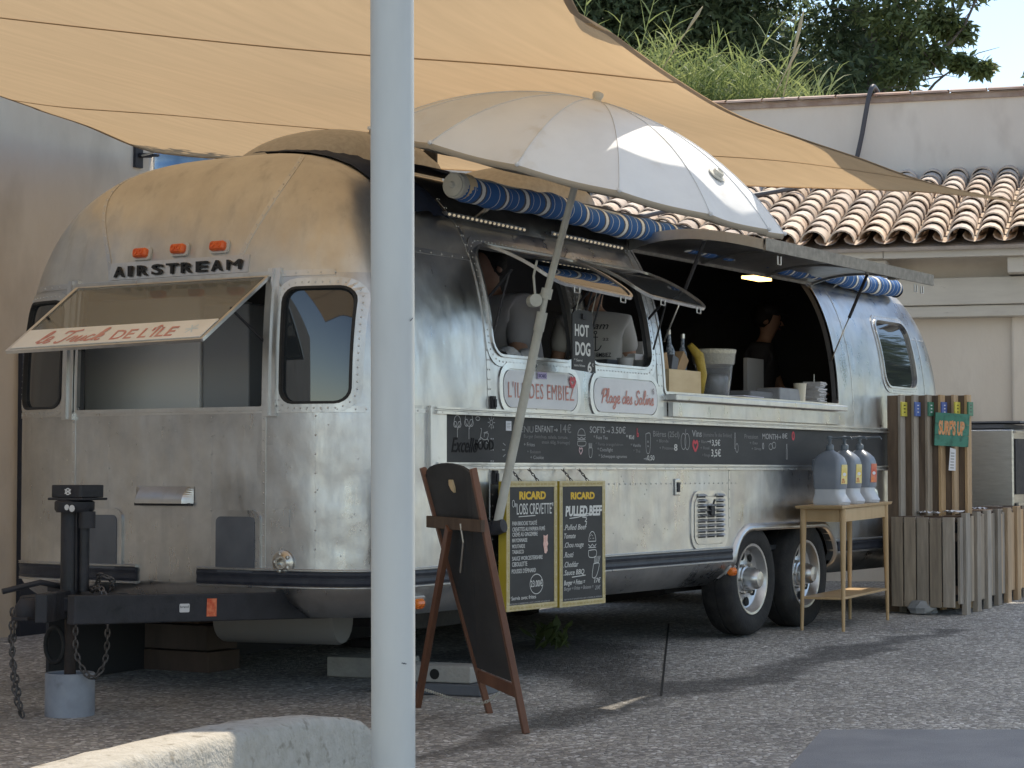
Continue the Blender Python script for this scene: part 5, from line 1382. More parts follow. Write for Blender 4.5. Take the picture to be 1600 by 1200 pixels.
# underside clutter
DW = mat('dark_timber', (.09, .062, .05), .85, 0, (.06, .042, .034), 7, (1, 1, .4), vary=.2)
cr_ = thing('timber_crate', (1.672, 2.323, -0.06), 'stack of dark timbers under the trailer front, beside the drawbar', 'timber stack')
bx, by = (1.672, 2.323)
for k, (dx, w, h, z) in enumerate(((0, .95, .13, -.075), (.02, .9, .14, .062), (.10, .8, .1, .208))):
    q = MB(); q.bbox((bx+.0+dx*.3, by-.5+dx, z), (bx+.28, by-.5+dx+w, z+h)); q.build('timber', DW, cr_, bevel=.006)
gx, gy = (1.436, 0.077)
def block(x, y, z, sx, sy, sz, lab, nm='concrete_block', rz=.15, mt=CONC, hole=True, group=None):
    t = thing(nm, (x, y, z), lab, 'block', group, rot=rz)
    q = MB(); q.bbox((-sx/2, -sy/2, 0), (sx/2, sy/2, sz)); q.build('block_body', mt, t, local=True, bevel=.008)
    if hole:
        q = MB(); q.lathe([(sz*.32, 0), (sz*.3, .002)], (-sx/2-.001, -sy*.1, sz*.5), 14, axis=(-1, 0, 0)); q.build('core_hole', HOLE, t, local=True)
block(gx+.05, gy+.1, gz(gx)+.062, .2, .5, .085, 'grey cored block lying on the flat block behind the blank easel', hole=True)
block(gx+.08, gy+.1, gz(gx), .3, .62, .06, 'flat dark slab under the cored block behind the blank easel', hole=False, mt=ALU_DARK, nm='flat_slab')
x_, y_ = (1.882, 0.81)
block(x_+.1, y_+.1, gz(x_), .25, .45, .11, 'pale concrete block deep under the trailer front, left of the pole', hole=False)
x_, y_ = (3.39, 1.825)
q = MB(); q.lathe([(.03, 0), (.03, .30)], (x_, y_, gz(x_)), 12); q.bbox((x_-.15, y_-.15, gz(x_)), (x_+.15, y_+.15, gz(x_)+.05)); q.bbox((x_-.1, y_-.1, gz(x_)+.28), (x_+.1, y_+.1, .36))
tag(q.build('support_jack', BLACK), 'short black support jack under the trailer floor', 'jack')
q = MB(); q.lathe([(.13, -.35), (.14, -.33), (.14, .33), (.13, .35)], (1.35, 1.05, .30), 20, axis=(.2, -1, 0)); q.build('holding_tank', mat('grey_tank', (.2, .2, .2), .6), tr, True, angle=40)
for (x_, y_, s_) in ((2.6, 1.2, .5), (6.9, .9, .3)):
    q = MB(); q.bbox((x_-s_/2, y_-.3, .18), (x_+s_/2, y_+.3, .36)); q.build('underfloor_tank', BLACK, tr)
# weed under the trailer
wx, wy = (3.69, 0.747)
R = random.Random(4); V = []; F = []
for i in range(46):
    a = R.uniform(0, 2*pi); L = R.uniform(.06, .16); w = L*.22; e = R.uniform(.4, 1.3); b = Vector((wx+R.uniform(-.12, .12), wy+R.uniform(-.1, .1), gz(wx)+R.uniform(0, .12)))
    d = Vector((cos(a)*cos(e), sin(a)*cos(e), sin(e))); s = Vector((-sin(a), cos(a), 0))*w; k = len(V)
    V += [tuple(b), tuple(b+d*L*.5+s), tuple(b+d*L), tuple(b+d*L*.5-s)]; F.append((k, k+1, k+2, k+3))
wd = thing('weed', (wx, wy, gz(wx)), 'leafy weed growing in the shade under the menu boards', 'plant')
q = MB(); q.add(V, F); q.build('leaf_cluster', LG2, wd); q = MB(); q.tube([(wx, wy, gz(wx)-.01), (wx+.02, wy, gz(wx)+.14)], .006, 5); q.build('stem', LG2, wd)

# ------------------------------------------------------------------ white pole, barrier
po = thing('white_pole', (-3.56, -3.076, gz(-3.56)), 'thick round white steel pole in the foreground, holding a corner of the sail', 'pole')
q = MB(); q.tube([(-3.56, -3.076, gz(-3.56)), (-3.572, -3.066, 3.62)], .0515, 40); q.build('pole_shaft', WHITEPAINT, po, True, angle=50)
q = MB(); q.lathe([(.0, 0), (.16, 0), (.16, .012), (.055, .014)], (-3.56, -3.076, gz(-3.56)), 24); q.build('base_plate', WHITEPAINT, po, angle=30)
q = MB(); q.lathe([(.056, 0), (.056, .02), (0, .03)], (-3.572, -3.066, 3.62), 24); q.tube([(-3.572, -3.066, 3.57), (-3.45, -3.0, 3.57)], .012, 8); q.build('top_cap', STEEL, po)
CHIP = mat('bare_dark_chip', (.1, .1, .11), .7)
for (zz_, aa_, L_, tl) in ((1.985, -.95, .030, -.5), (1.78, -1.1, .026, .1), (1.42, .9, .012, .8), (.62, .5, .014, -.2), (1.1, -.7, .01, 1.2)):
    d0 = (Vector((-7.675, -5.93, 0))-Vector((-3.56, -3.076, 0))).normalized()
    q = MB(); rows = []
    for k in range(6):
        a_ = aa_+(k/5-.5)*L_/.05; dv = Vector((d0.x*cos(a_)-d0.y*sin(a_), d0.x*sin(a_)+d0.y*cos(a_), 0)); w_ = .0016*sin(pi*(k+.5)/6)
        c_ = Vector((-3.562, -3.074, zz_+tl*L_*(k/5-.5)+.001*(k % 2)))+dv*.0524; rows.append([c_-Vector((0, 0, w_)), c_+Vector((0, 0, w_))])
    q.grid(rows); q.build('scratch', CHIP, po)
q = MB(); Mp = frame3((-3.56-.0515, -3.076, 0), (0, -1, 0), (0, 0, 1))
ROCK = mat('scratch_dark', (.12, .12, .12), .8)
bar = thing('concrete_barrier', (-3.4, -2.65, gz(-3.4)), 'low rounded concrete barrier end in the left foreground, bright along its top', 'barrier')
rows = []
e0 = Vector((-1.091, -1.199, -0.11)); path = [(-3.05, -2.6), (-3.09, -2.6), (-3.2, -2.6), (-3.5, -2.645), (-4.0, -2.745), (-4.6, -2.86), (-5.6, -3.05)]
tops = [.22, .38, .43, .455, .463, .455, .44]
R = random.Random(9)
pp = smooth_poly([(x, y, t) for (x, y), t in zip(path, tops)], 8)
dirn = Vector((-.98, -.19, 0)).normalized(); nrm = Vector((dirn.y, -dirn.x, 0)) # across
for i, (x, y, t) in enumerate(pp):
    w = .085; g0 = gz(x)-.02; k_ = min(1, (i+1)/3)
    w1 = .10*(.35+.65*k_)
    prof_ = [(-w1-.03, g0), (-w1-.012, g0+.12), (-w, t-.035), (-w*.93, t-.012), (-w*.75, t-.002), (w*.3, t), (w*.8, t-.006), (w*.95, t-.018), (w, t-.045), (w1+.02, g0)]
    rows.append([Vector((x, y, 0))+nrm*a*(.4+.6*k_)+Vector((0, 0, b))+Vector((R.uniform(-1, 1), R.uniform(-1, 1), R.uniform(-1, 1)))*.0025 for a, b in prof_])
q = MB(); q.grid(rows); q.add(rows[0], [tuple(range(10))]); q.add(rows[-1], [tuple(range(9, -1, -1))])
BARC = mat('rough_barrier_concrete', (.42, .385, .32), .92, 0, (.5, .465, .4), 26, detail=9, bump=.55, bscale=90, dirt=(.27, .24, .19), dscale=30, damt=(.58, .72))
b_ = q.build('barrier_body', BARC, bar, True, angle=60)


# ------------------------------------------------------------------ shade sail
def cloth_mat(name, c, tr_=.5):
    m = bpy.data.materials.new(name); m.use_nodes = True; nt = m.node_tree; N = nt.nodes; Lk = nt.links
    N.remove(N['Principled BSDF']); out = N['Material Output']
    tc = N.new('ShaderNodeTexCoord'); mp = N.new('ShaderNodeMapping'); mp.inputs['Scale'].default_value = (.5, 6, 1); mp.inputs['Rotation'].default_value = (0, 0, radians(70)); Lk.new(tc.outputs['Object'], mp.inputs[0])
    nz = N.new('ShaderNodeTexNoise'); nz.inputs['Scale'].default_value = 3; nz.inputs['Detail'].default_value = 6; Lk.new(mp.outputs[0], nz.inputs['Vector'])
    mr = N.new('ShaderNodeMapRange'); mr.inputs[1].default_value = .3; mr.inputs[2].default_value = .7; mr.inputs[3].default_value = .95; mr.inputs[4].default_value = 1.05; Lk.new(nz.outputs[0], mr.inputs[0])
    sc = N.new('ShaderNodeVectorMath'); sc.operation = 'SCALE'; sc.inputs[0].default_value = c; Lk.new(mr.outputs[0], sc.inputs['Scale'])
    d = N.new('ShaderNodeBsdfDiffuse'); t = N.new('ShaderNodeBsdfTranslucent'); Lk.new(sc.outputs[0], d.inputs[0]); Lk.new(sc.outputs[0], t.inputs[0])
    s = N.new('ShaderNodeMixShader'); s.inputs[0].default_value = tr_; Lk.new(d.outputs[0], s.inputs[1]); Lk.new(t.outputs[0], s.inputs[2]); Lk.new(s.outputs[0], out.inputs[0]); return m
SAIL = cloth_mat('ochre_shade_cloth', (.60, .43, .255), .43)
PALESAIL = cloth_mat('pale_shade_cloth', (.74, .74, .74), .5)
SAILSEAM = cloth_mat('sail_seam_webbing', (.40, .29, .185), .35)
HEM = cloth_mat('sail_hem_webbing', (.36, .29, .22), .2)
CR = [(7.865, -1.418, 2.96), (5.978, -0.962, 2.984), (4.91, -0.76, 3.067), (3.888, -0.817, 3.047), (2.873, -0.886, 3.035), (1.84, -1.024, 3.068), (1.115, -1.093, 3.144), (0.659, -1.121, 3.221), (-1.235, -2.085, 3.4), (-3.473, -3.028, 3.56)]
CB = [(3.974, 4.27, 3.374), (3.922, 3.693, 3.281), (4.005, 2.801, 3.195), (4.186, 2.129, 3.127), (4.669, 1.16, 3.053), (5.347, 0.252, 3.006), (6.744, -0.683, 3.042), (7.865, -1.418, 2.96)]
CLF = [(3.974, 4.27, 3.374), (3.536, 4.122, 3.364), (2.849, 3.902, 3.384), (2.324, 3.799, 3.397), (1.903, 3.717, 3.416), (-2.42, 2.704, 3.5), (-6.94, 0.51, 3.65)]
CT = [CLF[-1], (-5.558, -0.401, 3.5), (-4.189, -1.672, 3.48), CR[-1]]
class Curve:
    def __init__(s, pts):
        s.p = [Vector(p) for p in smooth_poly([tuple(p) for p in pts], 12)]; s.L = [0]
        for a, b in zip(s.p, s.p[1:]): s.L.append(s.L[-1]+(b-a).length)
    def __call__(s, t):
        d = max(0, min(1, t))*s.L[-1]
        import bisect
        i = min(len(s.p)-2, bisect.bisect_right(s.L, d)-1); return s.p[i].lerp(s.p[i+1], (d-s.L[i])/max(1e-9, s.L[i+1]-s.L[i]))
cB, cT, cL, cR = Curve(CB), Curve(CT), Curve(CLF), Curve(CR)
def sail_pt(u, v):
    a = cB(u)*(1-v)+cT(u)*v; b = cL(v)*(1-u)+cR(v)*u
    c = cB(0)*(1-u)*(1-v)+cB(1)*u*(1-v)+cT(0)*(1-u)*v+cT(1)*u*v
    return a+b-c
sail = thing('shade_sail', tuple(sail_pt(.5, .5)), 'big ochre shade sail stretched above the trailer from wall to pole', 'shade sail')
VS = [0, .185, .50, .78, 1]
for a, b in zip(VS, VS[1:]):
    n = max(4, int((b-a)*50)); q = MB(); q.grid([[sail_pt(u/60, a+(b-a)*i/n) for u in range(61)] for i in range(n+1)]); q.build('sail_panel', SAIL, sail, True)
for v in VS[1:-1]:
    q = MB(); q.grid([[sail_pt(u/60, v+d*.0017)-Vector((0, 0, .004)) for u in range(61)] for d in (-1, 1)]); q.build('seam_tape', SAILSEAM, sail, True)
for nm, fn in (('right', lambda t, d: sail_pt(1-d, t)), ('left', lambda t, d: sail_pt(d, t)), ('low', lambda t, d: sail_pt(t, d)), ('high', lambda t, d: sail_pt(t, 1-d))):
    q = MB(); q.grid([[fn(i/80, d)-Vector((0, 0, .004)) for d in (0, .008)] for i in range(81)]); q.build('hem_band', HEM if nm != 'low' else SAIL, sail, True)
q = MB(); q.tube([cB(0), Vector((4.02, 4.42, 3.369))], .008, 6); q.build('corner_shackle', STEEL, sail)
# added sail and posts out of frame at the right, placed to shade the paving
s2 = [wp(.75, 6.4, 3.5), wp(9.5, 6.0, 3.7), wp(9.5, 19.0, 5.2), wp(4.5, 19.0, 5.4)]
s2L = smooth_poly([wp(.02, 6.5, 3.62), wp(.24, 8.5, 3.62), wp(.38, 9.9, 3.62), wp(.62, 10.4, 3.62), wp(1.3, 10.78, 3.66), wp(1.64, 11.12, 3.72), wp(1.58, 11.5, 3.8), wp(1.62, 12.1, 3.92), wp(2.08, 13.3, 4.16), wp(2.86, 15.2, 4.62), wp(3.85, 17.3, 5.05), wp(4.4, 19.0, 5.4)], 4)
s2R = [tuple(Vector(s2[1]).lerp(Vector(s2[2]), i/(len(s2L)-1))) for i in range(len(s2L))]
ss = thing('added_shade_sail', s2[0], 'added pale shade sail, out of view, shading the open yard', 'shade sail')
q = MB(); q.grid([[Vector(s2L[v]).lerp(Vector(s2R[v]), u/10)-Vector((0, 0, .12*sin(pi*u/10))) for u in range(11)] for v in range(len(s2L))]); q.build('sail_panel', PALESAIL, ss, True)
for p in s2[1:3]:
    q = MB(); q.tube([(p[0]+.2, p[1]-.2, 0), (p[0]+.1, p[1]-.1, p[2]+.1)], .07, 12); q.build('sail_post', WHITEPAINT, ss, True)

# ------------------------------------------------------------------ parasol
UC = Vector((1.735, -0.526, 2.556)); UA = Vector((1.741, -0.643, 2.958)); uax = (UA-UC).normalized(); UR = 1.095
um = thing('market_parasol', (1.708, -0.06, 0.788), 'white cloth parasol tilted on a jointed pole clamped to the trailer side', 'parasol')
CANV = mat('white_parasol_cloth', (.70, .73, .77), .8, 0, (.63, .66, .70), 2.5, detail=5, bump=.5, bscale=7, dirt=(.58, .56, .52), dscale=5, damt=(.62, .8))
m = CANV; nt = m.node_tree
e_r = (RIGHT*(UR)+Vector((0, 0, 0))); er = (e_r-uax*e_r.dot(uax)).normalized(); eb = uax.cross(er).normalized()  # eb points away from the viewer
hgt = (UA-UC).length; NG = 14
Rs = (UR*UR+hgt*hgt)/(2*hgt); amax = math.asin(UR/Rs) if hgt < UR else pi/2
def canopy(a, s, off=0.):
    """a angle, s 0 apex..1 rim; panels sag between the ribs"""
    k = (a*NG/(2*pi)); f = k-math.floor(k); sag = sin(pi*f)*.028*s
    ph = amax*s; r = (Rs-off)*sin(ph); h = (Rs-off)*cos(ph)-(Rs-hgt)
    r *= 1-.06*sin(pi*f)*(s**2); h -= sag*.35
    return UC+er*r*cos(a+A0_)+eb*r*sin(a+A0_)+uax*h
A0_ = radians(9+90-2*360/14)
for g_i in range(NG):
    rows = [[canopy(2*pi*(g_i+j/8)/NG, .03+.97*i/12) for j in range(9)] for i in range(13)]
    q = MB(); q.grid([r_[::-1] for r_ in rows]); q.build('canopy_panel', CANV, um, True)
    ra = [canopy(2*pi*g_i/NG, .05+.95*i/10, .012) for i in range(11)]
    q = MB(); q.tube(ra, .005, 5); q.build('rib', OFFWHITE, um, True)
    ra = [canopy(2*pi*g_i/NG, .05+.95*i/12, -.0025) for i in range(13)]
    q = MB(); q.tube(ra, .0022, 4); q.lathe([(0, -.012), (.011, -.006), (.011, .006), (0, .012)], canopy(2*pi*g_i/NG, 1.0, -.004), 8); q.build('seam', CANV, um, True)
HEMB = mat('beige_parasol_hem', (.46, .40, .32), .9)
q = MB(); rows = []
for i in range(NG*8+1):
    a = 2*pi*i/(NG*8); p = canopy(a, 1.0); c_ = (p-UC)-uax*(p-UC).dot(uax); c_.normalize(); rows.append([p+c_*.002, p-uax*.028+c_*.0, p-uax*.026-c_*.01, p-c_*.012])
q.grid(rows); q.build('hem_band', HEMB, um, True)
q = MB(); q.lathe([(.05, -.03), (.045, .0), (.03, .012), (.022, .02), (.03, .04), (.026, .055), (0, .062)], UA-uax*.01, 16, axis=uax); q.build('finial', WHITEPAINT, um, True, angle=50)
ps = canopy(2*pi*(.0)/NG, .6)
best = min(((canopy(2*pi*k/98, .72) ) for k in range(98)), key=lambda p: (p-Vector((1.669, -1.359, 2.378))).length)
n_ = (best-(UC-uax*(Rs-hgt))).normalized()
q = MB(); q.lathe([(.045, 0), (.05, .008), (.03, .012), (.028, .03), (.018, .034), (.012, .02), (0, .02)], best, 14, axis=n_); q.build('tilt_knob', WHITEPAINT, um, True, angle=50)
J = Vector((1.76, -0.327, 1.962)); Mt = Vector((1.698, -0.07, 0.782)); top = UC+uax*.28
q = MB(); q.tube([Mt, J+(Mt-J).normalized()*.10], .024, 18); q.build('lower_pole', OFFWHITE, um, True, angle=50)
q = MB(); q.tube([J+(top-J).normalized()*.02, UC, top], .0185, 16); q.build('upper_pole', OFFWHITE, um, True, angle=50)
dj = (J-Mt).normalized(); q = MB()
q.tube([J-dj*.17, J-dj*.07], .028, 16); q.tube([J-dj*.07, J+dj*.05], .016, 12); q.lathe([(.0, -.035), (.034, -.035), (.036, .0), (.034, .035), (0, .035)], J-RIGHT*.055-dj*.01, 14, axis=(RIGHT*.3-AHEAD)); q.tube([J-RIGHT*.055, J+dj*.03], .014, 8)
for s in (-.02, .025): q.tube([J-RIGHT*.05+AHEAD*s, J+dj*.12-RIGHT*.085+AHEAD*s, J+dj*.20-RIGHT*.085+AHEAD*s*.5], .006, 6)
q.tube([J+dj*.0, J+dj*.055], .03, 14); q.build('tilt_joint', OFFWHITE, um, True, angle=50)
q = MB(); q.lathe([(0, -.05), (.035, -.045), (.042, 0), (.035, .045), (0, .05)], Mt, 14, axis=(0, -1, .2)); q.lathe([(.06, 0), (.06, .01), (.03, .02), (.03, .06)], (Mt.x-.02, .0, Mt.z-.0), 12, axis=(0, -1, 0)); q.build('wall_clamp', BLACK, um, True, angle=50)

# ------------------------------------------------------------------ menu board, signs, lettering on the serving side
def SM(x, z, y=-.006): return frame3((x, y, z), (1, 0, 0), (0, 0, 1))
patch_on(on_side, 1.316, 7.95, 1.118, 1.36, .002, .005, .005, 'menu_board', SLATE, cols=40, label='long black chalkboard between the channels')
mbo = bpy.data.objects['menu_board']
def bt(s, p0, p1, h, m=CHALKDIM, bold=.0, shear=0.0, obj=None, y=-.0062, extrude=.0003):
    text(s, SM(p0[0], p0[1], y), h, m, obj or mbo, width=max(.01, p1-p0[0]), bold=bold, shear=shear, extrude=extrude)
INKDARK = mat('raised_black_paint', (.002, .002, .003), .8)
MENU_TXT = [
 ('MENU', (1.984, 1.281), 2.175, .034, CHALKDIM), ('ENFANT', (2.195, 1.285), 2.386, .036, CHALKGREY), ('14€', (2.462, 1.286), 2.582, .046, CHALKDIM),
 ('Burger (ketchup, salade, tomate,', (2.075, 1.252), 2.547, .018, CHALKDIM), ('steak 60g, fromage)', (2.263, 1.223), 2.568, .018, CHALKDIM),
 ('+ Frites', (2.075, 1.207), 2.188, .02, CHALKGREY), ('+ Boisson', (2.108, 1.17), 2.249, .018, CHALKDIM), ('+ Cookie', (2.142, 1.139), 2.283, .018, CHALKGREY),
 ('SOFTS', (2.792, 1.291), 2.97, .036, CHALKGREY), ('3.50€', (3.045, 1.292), 3.214, .038, CHALKGREY),
 ('* Fuze Tea', (2.836, 1.256), 3.0, .02, CHALKGREY), ('* Fanta orange/citron', (2.858, 1.22), 3.183, .016, CHALKDIM), ('* Coca/light', (2.88, 1.187), 3.06, .02, CHALKGREY), ('* Schweppes agrumes', (2.894, 1.151), 3.229, .018, CHALKGREY),
 ('* Kid', (3.222, 1.261), 3.316, .024, CHALK), ('* Vanille', (3.276, 1.217), 3.402, .018, CHALKGREY), ('* Thé', (3.307, 1.183), 3.394, .018, CHALKDIM), ('0,50', (3.482, 1.139), 3.571, .03, CHALK),
 ('Bières (25cl)', (3.556, 1.281), 3.897, .034, CHALKDIM), ('+ Blonde', (3.596, 1.247), 3.754, .018, CHALKDIM), ('+ Pression', (3.637, 1.205), 3.82, .018, CHALKDIM), ('8', (3.829, 1.199), 3.871, .04, CHALK),
 ('Vins', (4.069, 1.288), 4.201, .04, CHALKGREY), ('(domaine Île des Embiez)', (4.219, 1.291), 4.629, .024, CHALKDIM), ('+ Blanc', (4.157, 1.25), 4.281, .018, CHALKDIM), ('3,5€', (4.344, 1.236), 4.462, .036, CHALK), ('+ Rosé', (4.183, 1.211), 4.308, .018, CHALKDIM), ('3,5€', (4.334, 1.168), 4.471, .044, CHALK), ('+ Rouge', (4.209, 1.167), 4.316, .018, CHALKDIM),
 ('Pression', (4.818, 1.287), 5.022, .028, CHALKDIM), ('MONTH', (5.091, 1.287), 5.332, .036, CHALKGREY), ('8€', (5.404, 1.295), 5.487, .034, CHALKGREY), ('+ Eau', (4.895, 1.251), 5.012, .018, CHALKDIM), ('+ Sirop', (4.924, 1.214), 5.07, .018, CHALKDIM)]
for s_, p0_, p1_, h_, m_ in MENU_TXT: bt(s_, p0_, p1_, h_, m_, bold=.006 if h_ > .03 else .0)
text('Excello', SM(1.369, 1.17), .075, INKDARK, mbo, width=.25, shear=.35, bold=.012, extrude=.0008)
text('FOOD', SM(1.592, 1.185), .05, INKDARK, mbo, width=.18, bold=.02, extrude=.0008)
q = MB(); W_ = .0045
NM = ['chalk_drawing', CHALKGREY]
def put(P, x, z, sc=1.0, w=None, sm=True, mi=0):
    q = MB(); strokes(q, [[(a*sc, b*sc) for a, b in s_] for s_ in P], SM(x, z, -.0062), w or W_, sm, mi=mi); q.build(NM[0], NM[1], mbo)
burger = [circle_pts(0, .01, .04, 10, .035, 0, 180), [(-.042, .01), (.042, .01)], [(-.044, .0), (-.02, -.008), (0, 0), (.02, -.008), (.044, 0)], [(-.042, -.012), (.042, -.012)], [(-.042, -.022), (.042, -.022), (.036, -.045), (-.036, -.045), (-.042, -.022)]]
cup = [[(-.022, .04), (-.016, -.04), (.016, -.04), (.022, .04), (-.022, .04)], [(-.006, .0), (-.006, .01)], [(.006, .0), (.006, .01)], [(-.006, -.012), (0, -.018), (.006, -.012)]]
fries = [[(-.02, .01), (-.014, -.04), (.014, -.04), (.02, .01), (-.02, .01)]]+[[(a, .01), (a*1.3, .04)] for a in (-.016, -.009, -.002, .006, .013)]
heart = [[(0, -.03), (-.026, .0), (-.018, .022), (0, .012), (.018, .022), (.026, 0), (0, -.03)]]
treeD = [circle_pts(0, .035, .03, 9, .03), circle_pts(-.02, .02, .015, 6), circle_pts(.02, .02, .015, 6), [(0, .0), (0, -.05)], [(0, -.01), (.012, .01)]]
scoot = [circle_pts(-.035, -.03, .011, 8), circle_pts(.035, -.03, .011, 8), [(-.035, -.02), (-.02, .03), (-.03, .034)], [(-.03, -.01), (0, -.022), (.03, -.02), (.045, 0), (.04, .012), (.01, .01), (.005, -.01)], [(.0, .012), (.04, .02)]]
sun_ = [circle_pts(0, 0, .012, 9)]+[[(cos(a)*.018, sin(a)*.018), (cos(a)*.032, sin(a)*.032)] for a in [k*pi/4 for k in range(8)]]
arrow = [[(-.03, .0), (.02, .0)], [(.008, .012), (.022, 0), (.008, -.012)]]
bott = [[(-.008, -.05), (-.008, .01), (-.003, .02), (-.003, .045), (.003, .045), (.003, .02), (.008, .01), (.008, -.05), (-.008, -.05)]]
put(burger, *(2.697, 1.264), 1.05); put(fries, *(2.799, 1.194), .95); put(cup, *(3.491, 1.242), 1.3)
put(treeD, *(1.422, 1.291)); put(treeD, *(1.531, 1.297), 1.2); put(scoot, *(1.672, 1.259)); put(sun_, *(1.747, 1.327), 1.1); put([circle_pts(0, 0, .02, 8, .01)], *(1.616, 1.345))
put(arrow, *(2.414, 1.299), .7); put(arrow, *(3.007, 1.302), .7); put(arrow, *(3.458, 1.147), .7); put(arrow, *(4.308, 1.26), .9, .006); put(arrow, *(5.363, 1.303), .8)
put([circle_pts(-.02, 0, .03, 9, .045), circle_pts(.025, 0, .03, 9, .045), [(0, .04), (.01, .07)]], *(3.974, 1.256), 1.1); put(bott, *(4.676, 1.273)); put(bott, *(5.475, 1.21), 1.0)
put([circle_pts(0, 0, .02, 9, .028)], *(4.704, 1.224)); put([circle_pts(0, 0, .01, 9, .018)], *(5.1, 1.241), 1, .007); put([circle_pts(0, 0, .03, 7, .02), circle_pts(.05, .01, .03, 7, .02)], *(5.22, 1.238))
put([[(-.02, .03), (0, .02)], [(-.025, .0), (-.005, .0)], [(-.02, -.03), (0, -.02)]], *(1.887, 1.185), 1.2)
NM[1] = mat('pale_pink_chalk', (.7, .5, .52), .9)
put(heart, *(2.689, 1.189), .7, .006); NM[1] = REDCHALK
put(heart, *(4.113, 1.234), 1.2, .018); put([circle_pts(0, 0, .014, 8, .02)], *(5.581, 1.315), 1.2, .014); put([[(0, .03), (0, -.02)], circle_pts(.008, -.01, .01, 8)], *(3.355, 1.297), 1, .007)
x_, z_ = (1.919, 1.314); q = MB(); q.bbox((x_-.027, -.0075, z_-.027), (x_+.027, -.0056, z_+.024)); c_ = q.build('pinned_card', PAPER, mbo)
q = MB(); strokes(q, [[(-.02, .012-.008*k), (.018-.004*(k % 2), .012-.008*k)] for k in range(4)], SM(x_, z_, -.0078), .0025, False); q.build('print_lines', mat('grey_print', (.3, .3, .3), .8), c_)
# two white name panels
ring_on(on_side, 1.865, 2.66, 1.405, 1.618, .085, .034, .008, 'sign_surround'); ring_on(on_side, 2.835, 3.615, 1.405, 1.612, .085, .034, .008, 'sign_surround')
s1 = patch_on(on_side, 1.872, 2.653, 1.412, 1.611, .08, .010, .008, 'name_panel', SIGNWHITE, label="white oval panel lettered L'ILE DES EMBIEZ")
s2_ = patch_on(on_side, 2.842, 3.608, 1.412, 1.605, .08, .010, .008, 'name_panel', SIGNWHITE, label='white oval panel lettered Plage des Salins in script')
x_, z_ = (1.912, 1.466); x1_ = 2.611
text("L'ILE DES EMBIEZ", SM(x_, z_-.002, side_y(2.2, 1.5)-.0125), .084, SIGNRED, s1, width=x1_-x_, bold=0, extrude=.0003, spacing=1.12)
q = MB(); strokes(q, heart, SM(2.59, 1.569, -.012), .02); q.build('heart_mark', mat('red_heart', (.6, .08, .1), .5), s1)
x_, z_ = (2.256, 1.592); q = MB(); q.bbox((x_-.048, -.0145, z_-.018), (x_+.048, -.0125, z_+.018)); k_ = q.build('brand_sticker', mat('lilac_sticker', (.42, .36, .58), .5), s1)
text('RICARD', SM(x_, z_-.01, -.0149), .018, mat('navy_ink', (.02, .02, .12), .5), k_, width=.08, align='CENTER', bold=.02, extrude=.0002)
x_, z_ = (2.918, 1.465); x1_ = 3.557
script('Plage des Salins', SM(x_, z_-.0, side_y(3.2, 1.5)-.0125), .078, .0105, SIGNRED, s2_, total=x1_-x_, shear=.15)
q = MB(); strokes(q, [circle_pts(0, .008, .008, 8), circle_pts(.003, -.008, .006, 8)], SM(3.549, 1.547, -.0125), .006); q.build('logo_mark', mat('grey_logo', (.3, .28, .3), .6), s2_)

# two framed Ricard menu boards
def framed_board(x0, x1, z0, z1, label, y=-.105):
    t = thing('framed_menu_board', ((x0+x1)/2, y, z0), label, 'menu board', 'framed menu boards hanging on the trailer')
    fw = .031; D = .05
    for a, b in (((x0, z0), (x1, z0+fw)), ((x0, z1-fw), (x1, z1)), ((x0, z0+fw+.0005), (x0+fw, z1-fw-.0005)), ((x1-fw, z0+fw+.0005), (x1, z1-fw-.0005))):
        q = MB(); q.bbox((a[0], y, a[1]), (b[0], y+D, b[1])); q.build('frame_bar', GOLD, t, bevel=.003)
    q = MB(); q.bbox((x0-.002, y+.004, z0+.002), (x0-.0005, y+D, z1-.002)); q.build('frame_side', GOLDSIDE, t)
    q = MB(); q.bbox((x0+fw-.004, y+.0042, z0+fw-.004), (x1-fw+.004, y+.02, z1-fw+.004)); b_ = q.build('blackboard', SLATE, t)
    q = MB()
    n = int((x1-x0-.08)/.016)
    LINE = mat('frame_print', (.45, .33, .12), .6) if 'frame_print' not in MATS else MATS['frame_print']
    for zc in (z0+fw/2, z1-fw/2):
        s_ = 'RICARD  '*6
        text(s_, frame3((x0+.03, y-.0006, zc-.006), (1, 0, 0), (0, 0, 1)), .012, LINE, t, width=x1-x0-.06, extrude=.0002)
    for xc in (x0+fw/2, x1-fw/2):
        text('RICARD  '*9, frame3((xc+.006, y-.0006, z0+.05), (0, 0, 1), (-1, 0, 0)), .012, LINE, t, width=z1-z0-.1, extrude=.0002)
    for xx in ((x0+x1)/2-.08, (x0+x1)/2+.10):
        q, m_, _, _ = chain([(xx, y+D*.5, z1-.002), (xx-.005, y+.05, z1+.03), (xx-.01, -.02, 1.09)], step=.018, r=.0025); q.build('hanging_chain', m_, t, True)
    return t, b_
bx0, bzt = (1.743, 1.02); bx1 = 2.262; bzb = 0.342
t1, b1 = framed_board(bx0, bx1, bzb, bzt, 'left framed chalk menu, headed Lobs crevette, price 23.00€')
cx0 = 2.289; cx1 = 2.795
t2, b2 = framed_board(cx0, cx1, 0.335, bzt, 'right framed chalk menu, headed Pulled beef, with burger drawing')
YB = -.1012
def bb(s, p0, p1, h, b, m=CHALK, bold=.0, shear=0.0, al='LEFT'):
    text(s, SM(p0[0], p0[1], YB-.0005), h, m, b, width=max(.01, p1[0]-p0[0]), bold=bold, shear=shear, extrude=.0003)
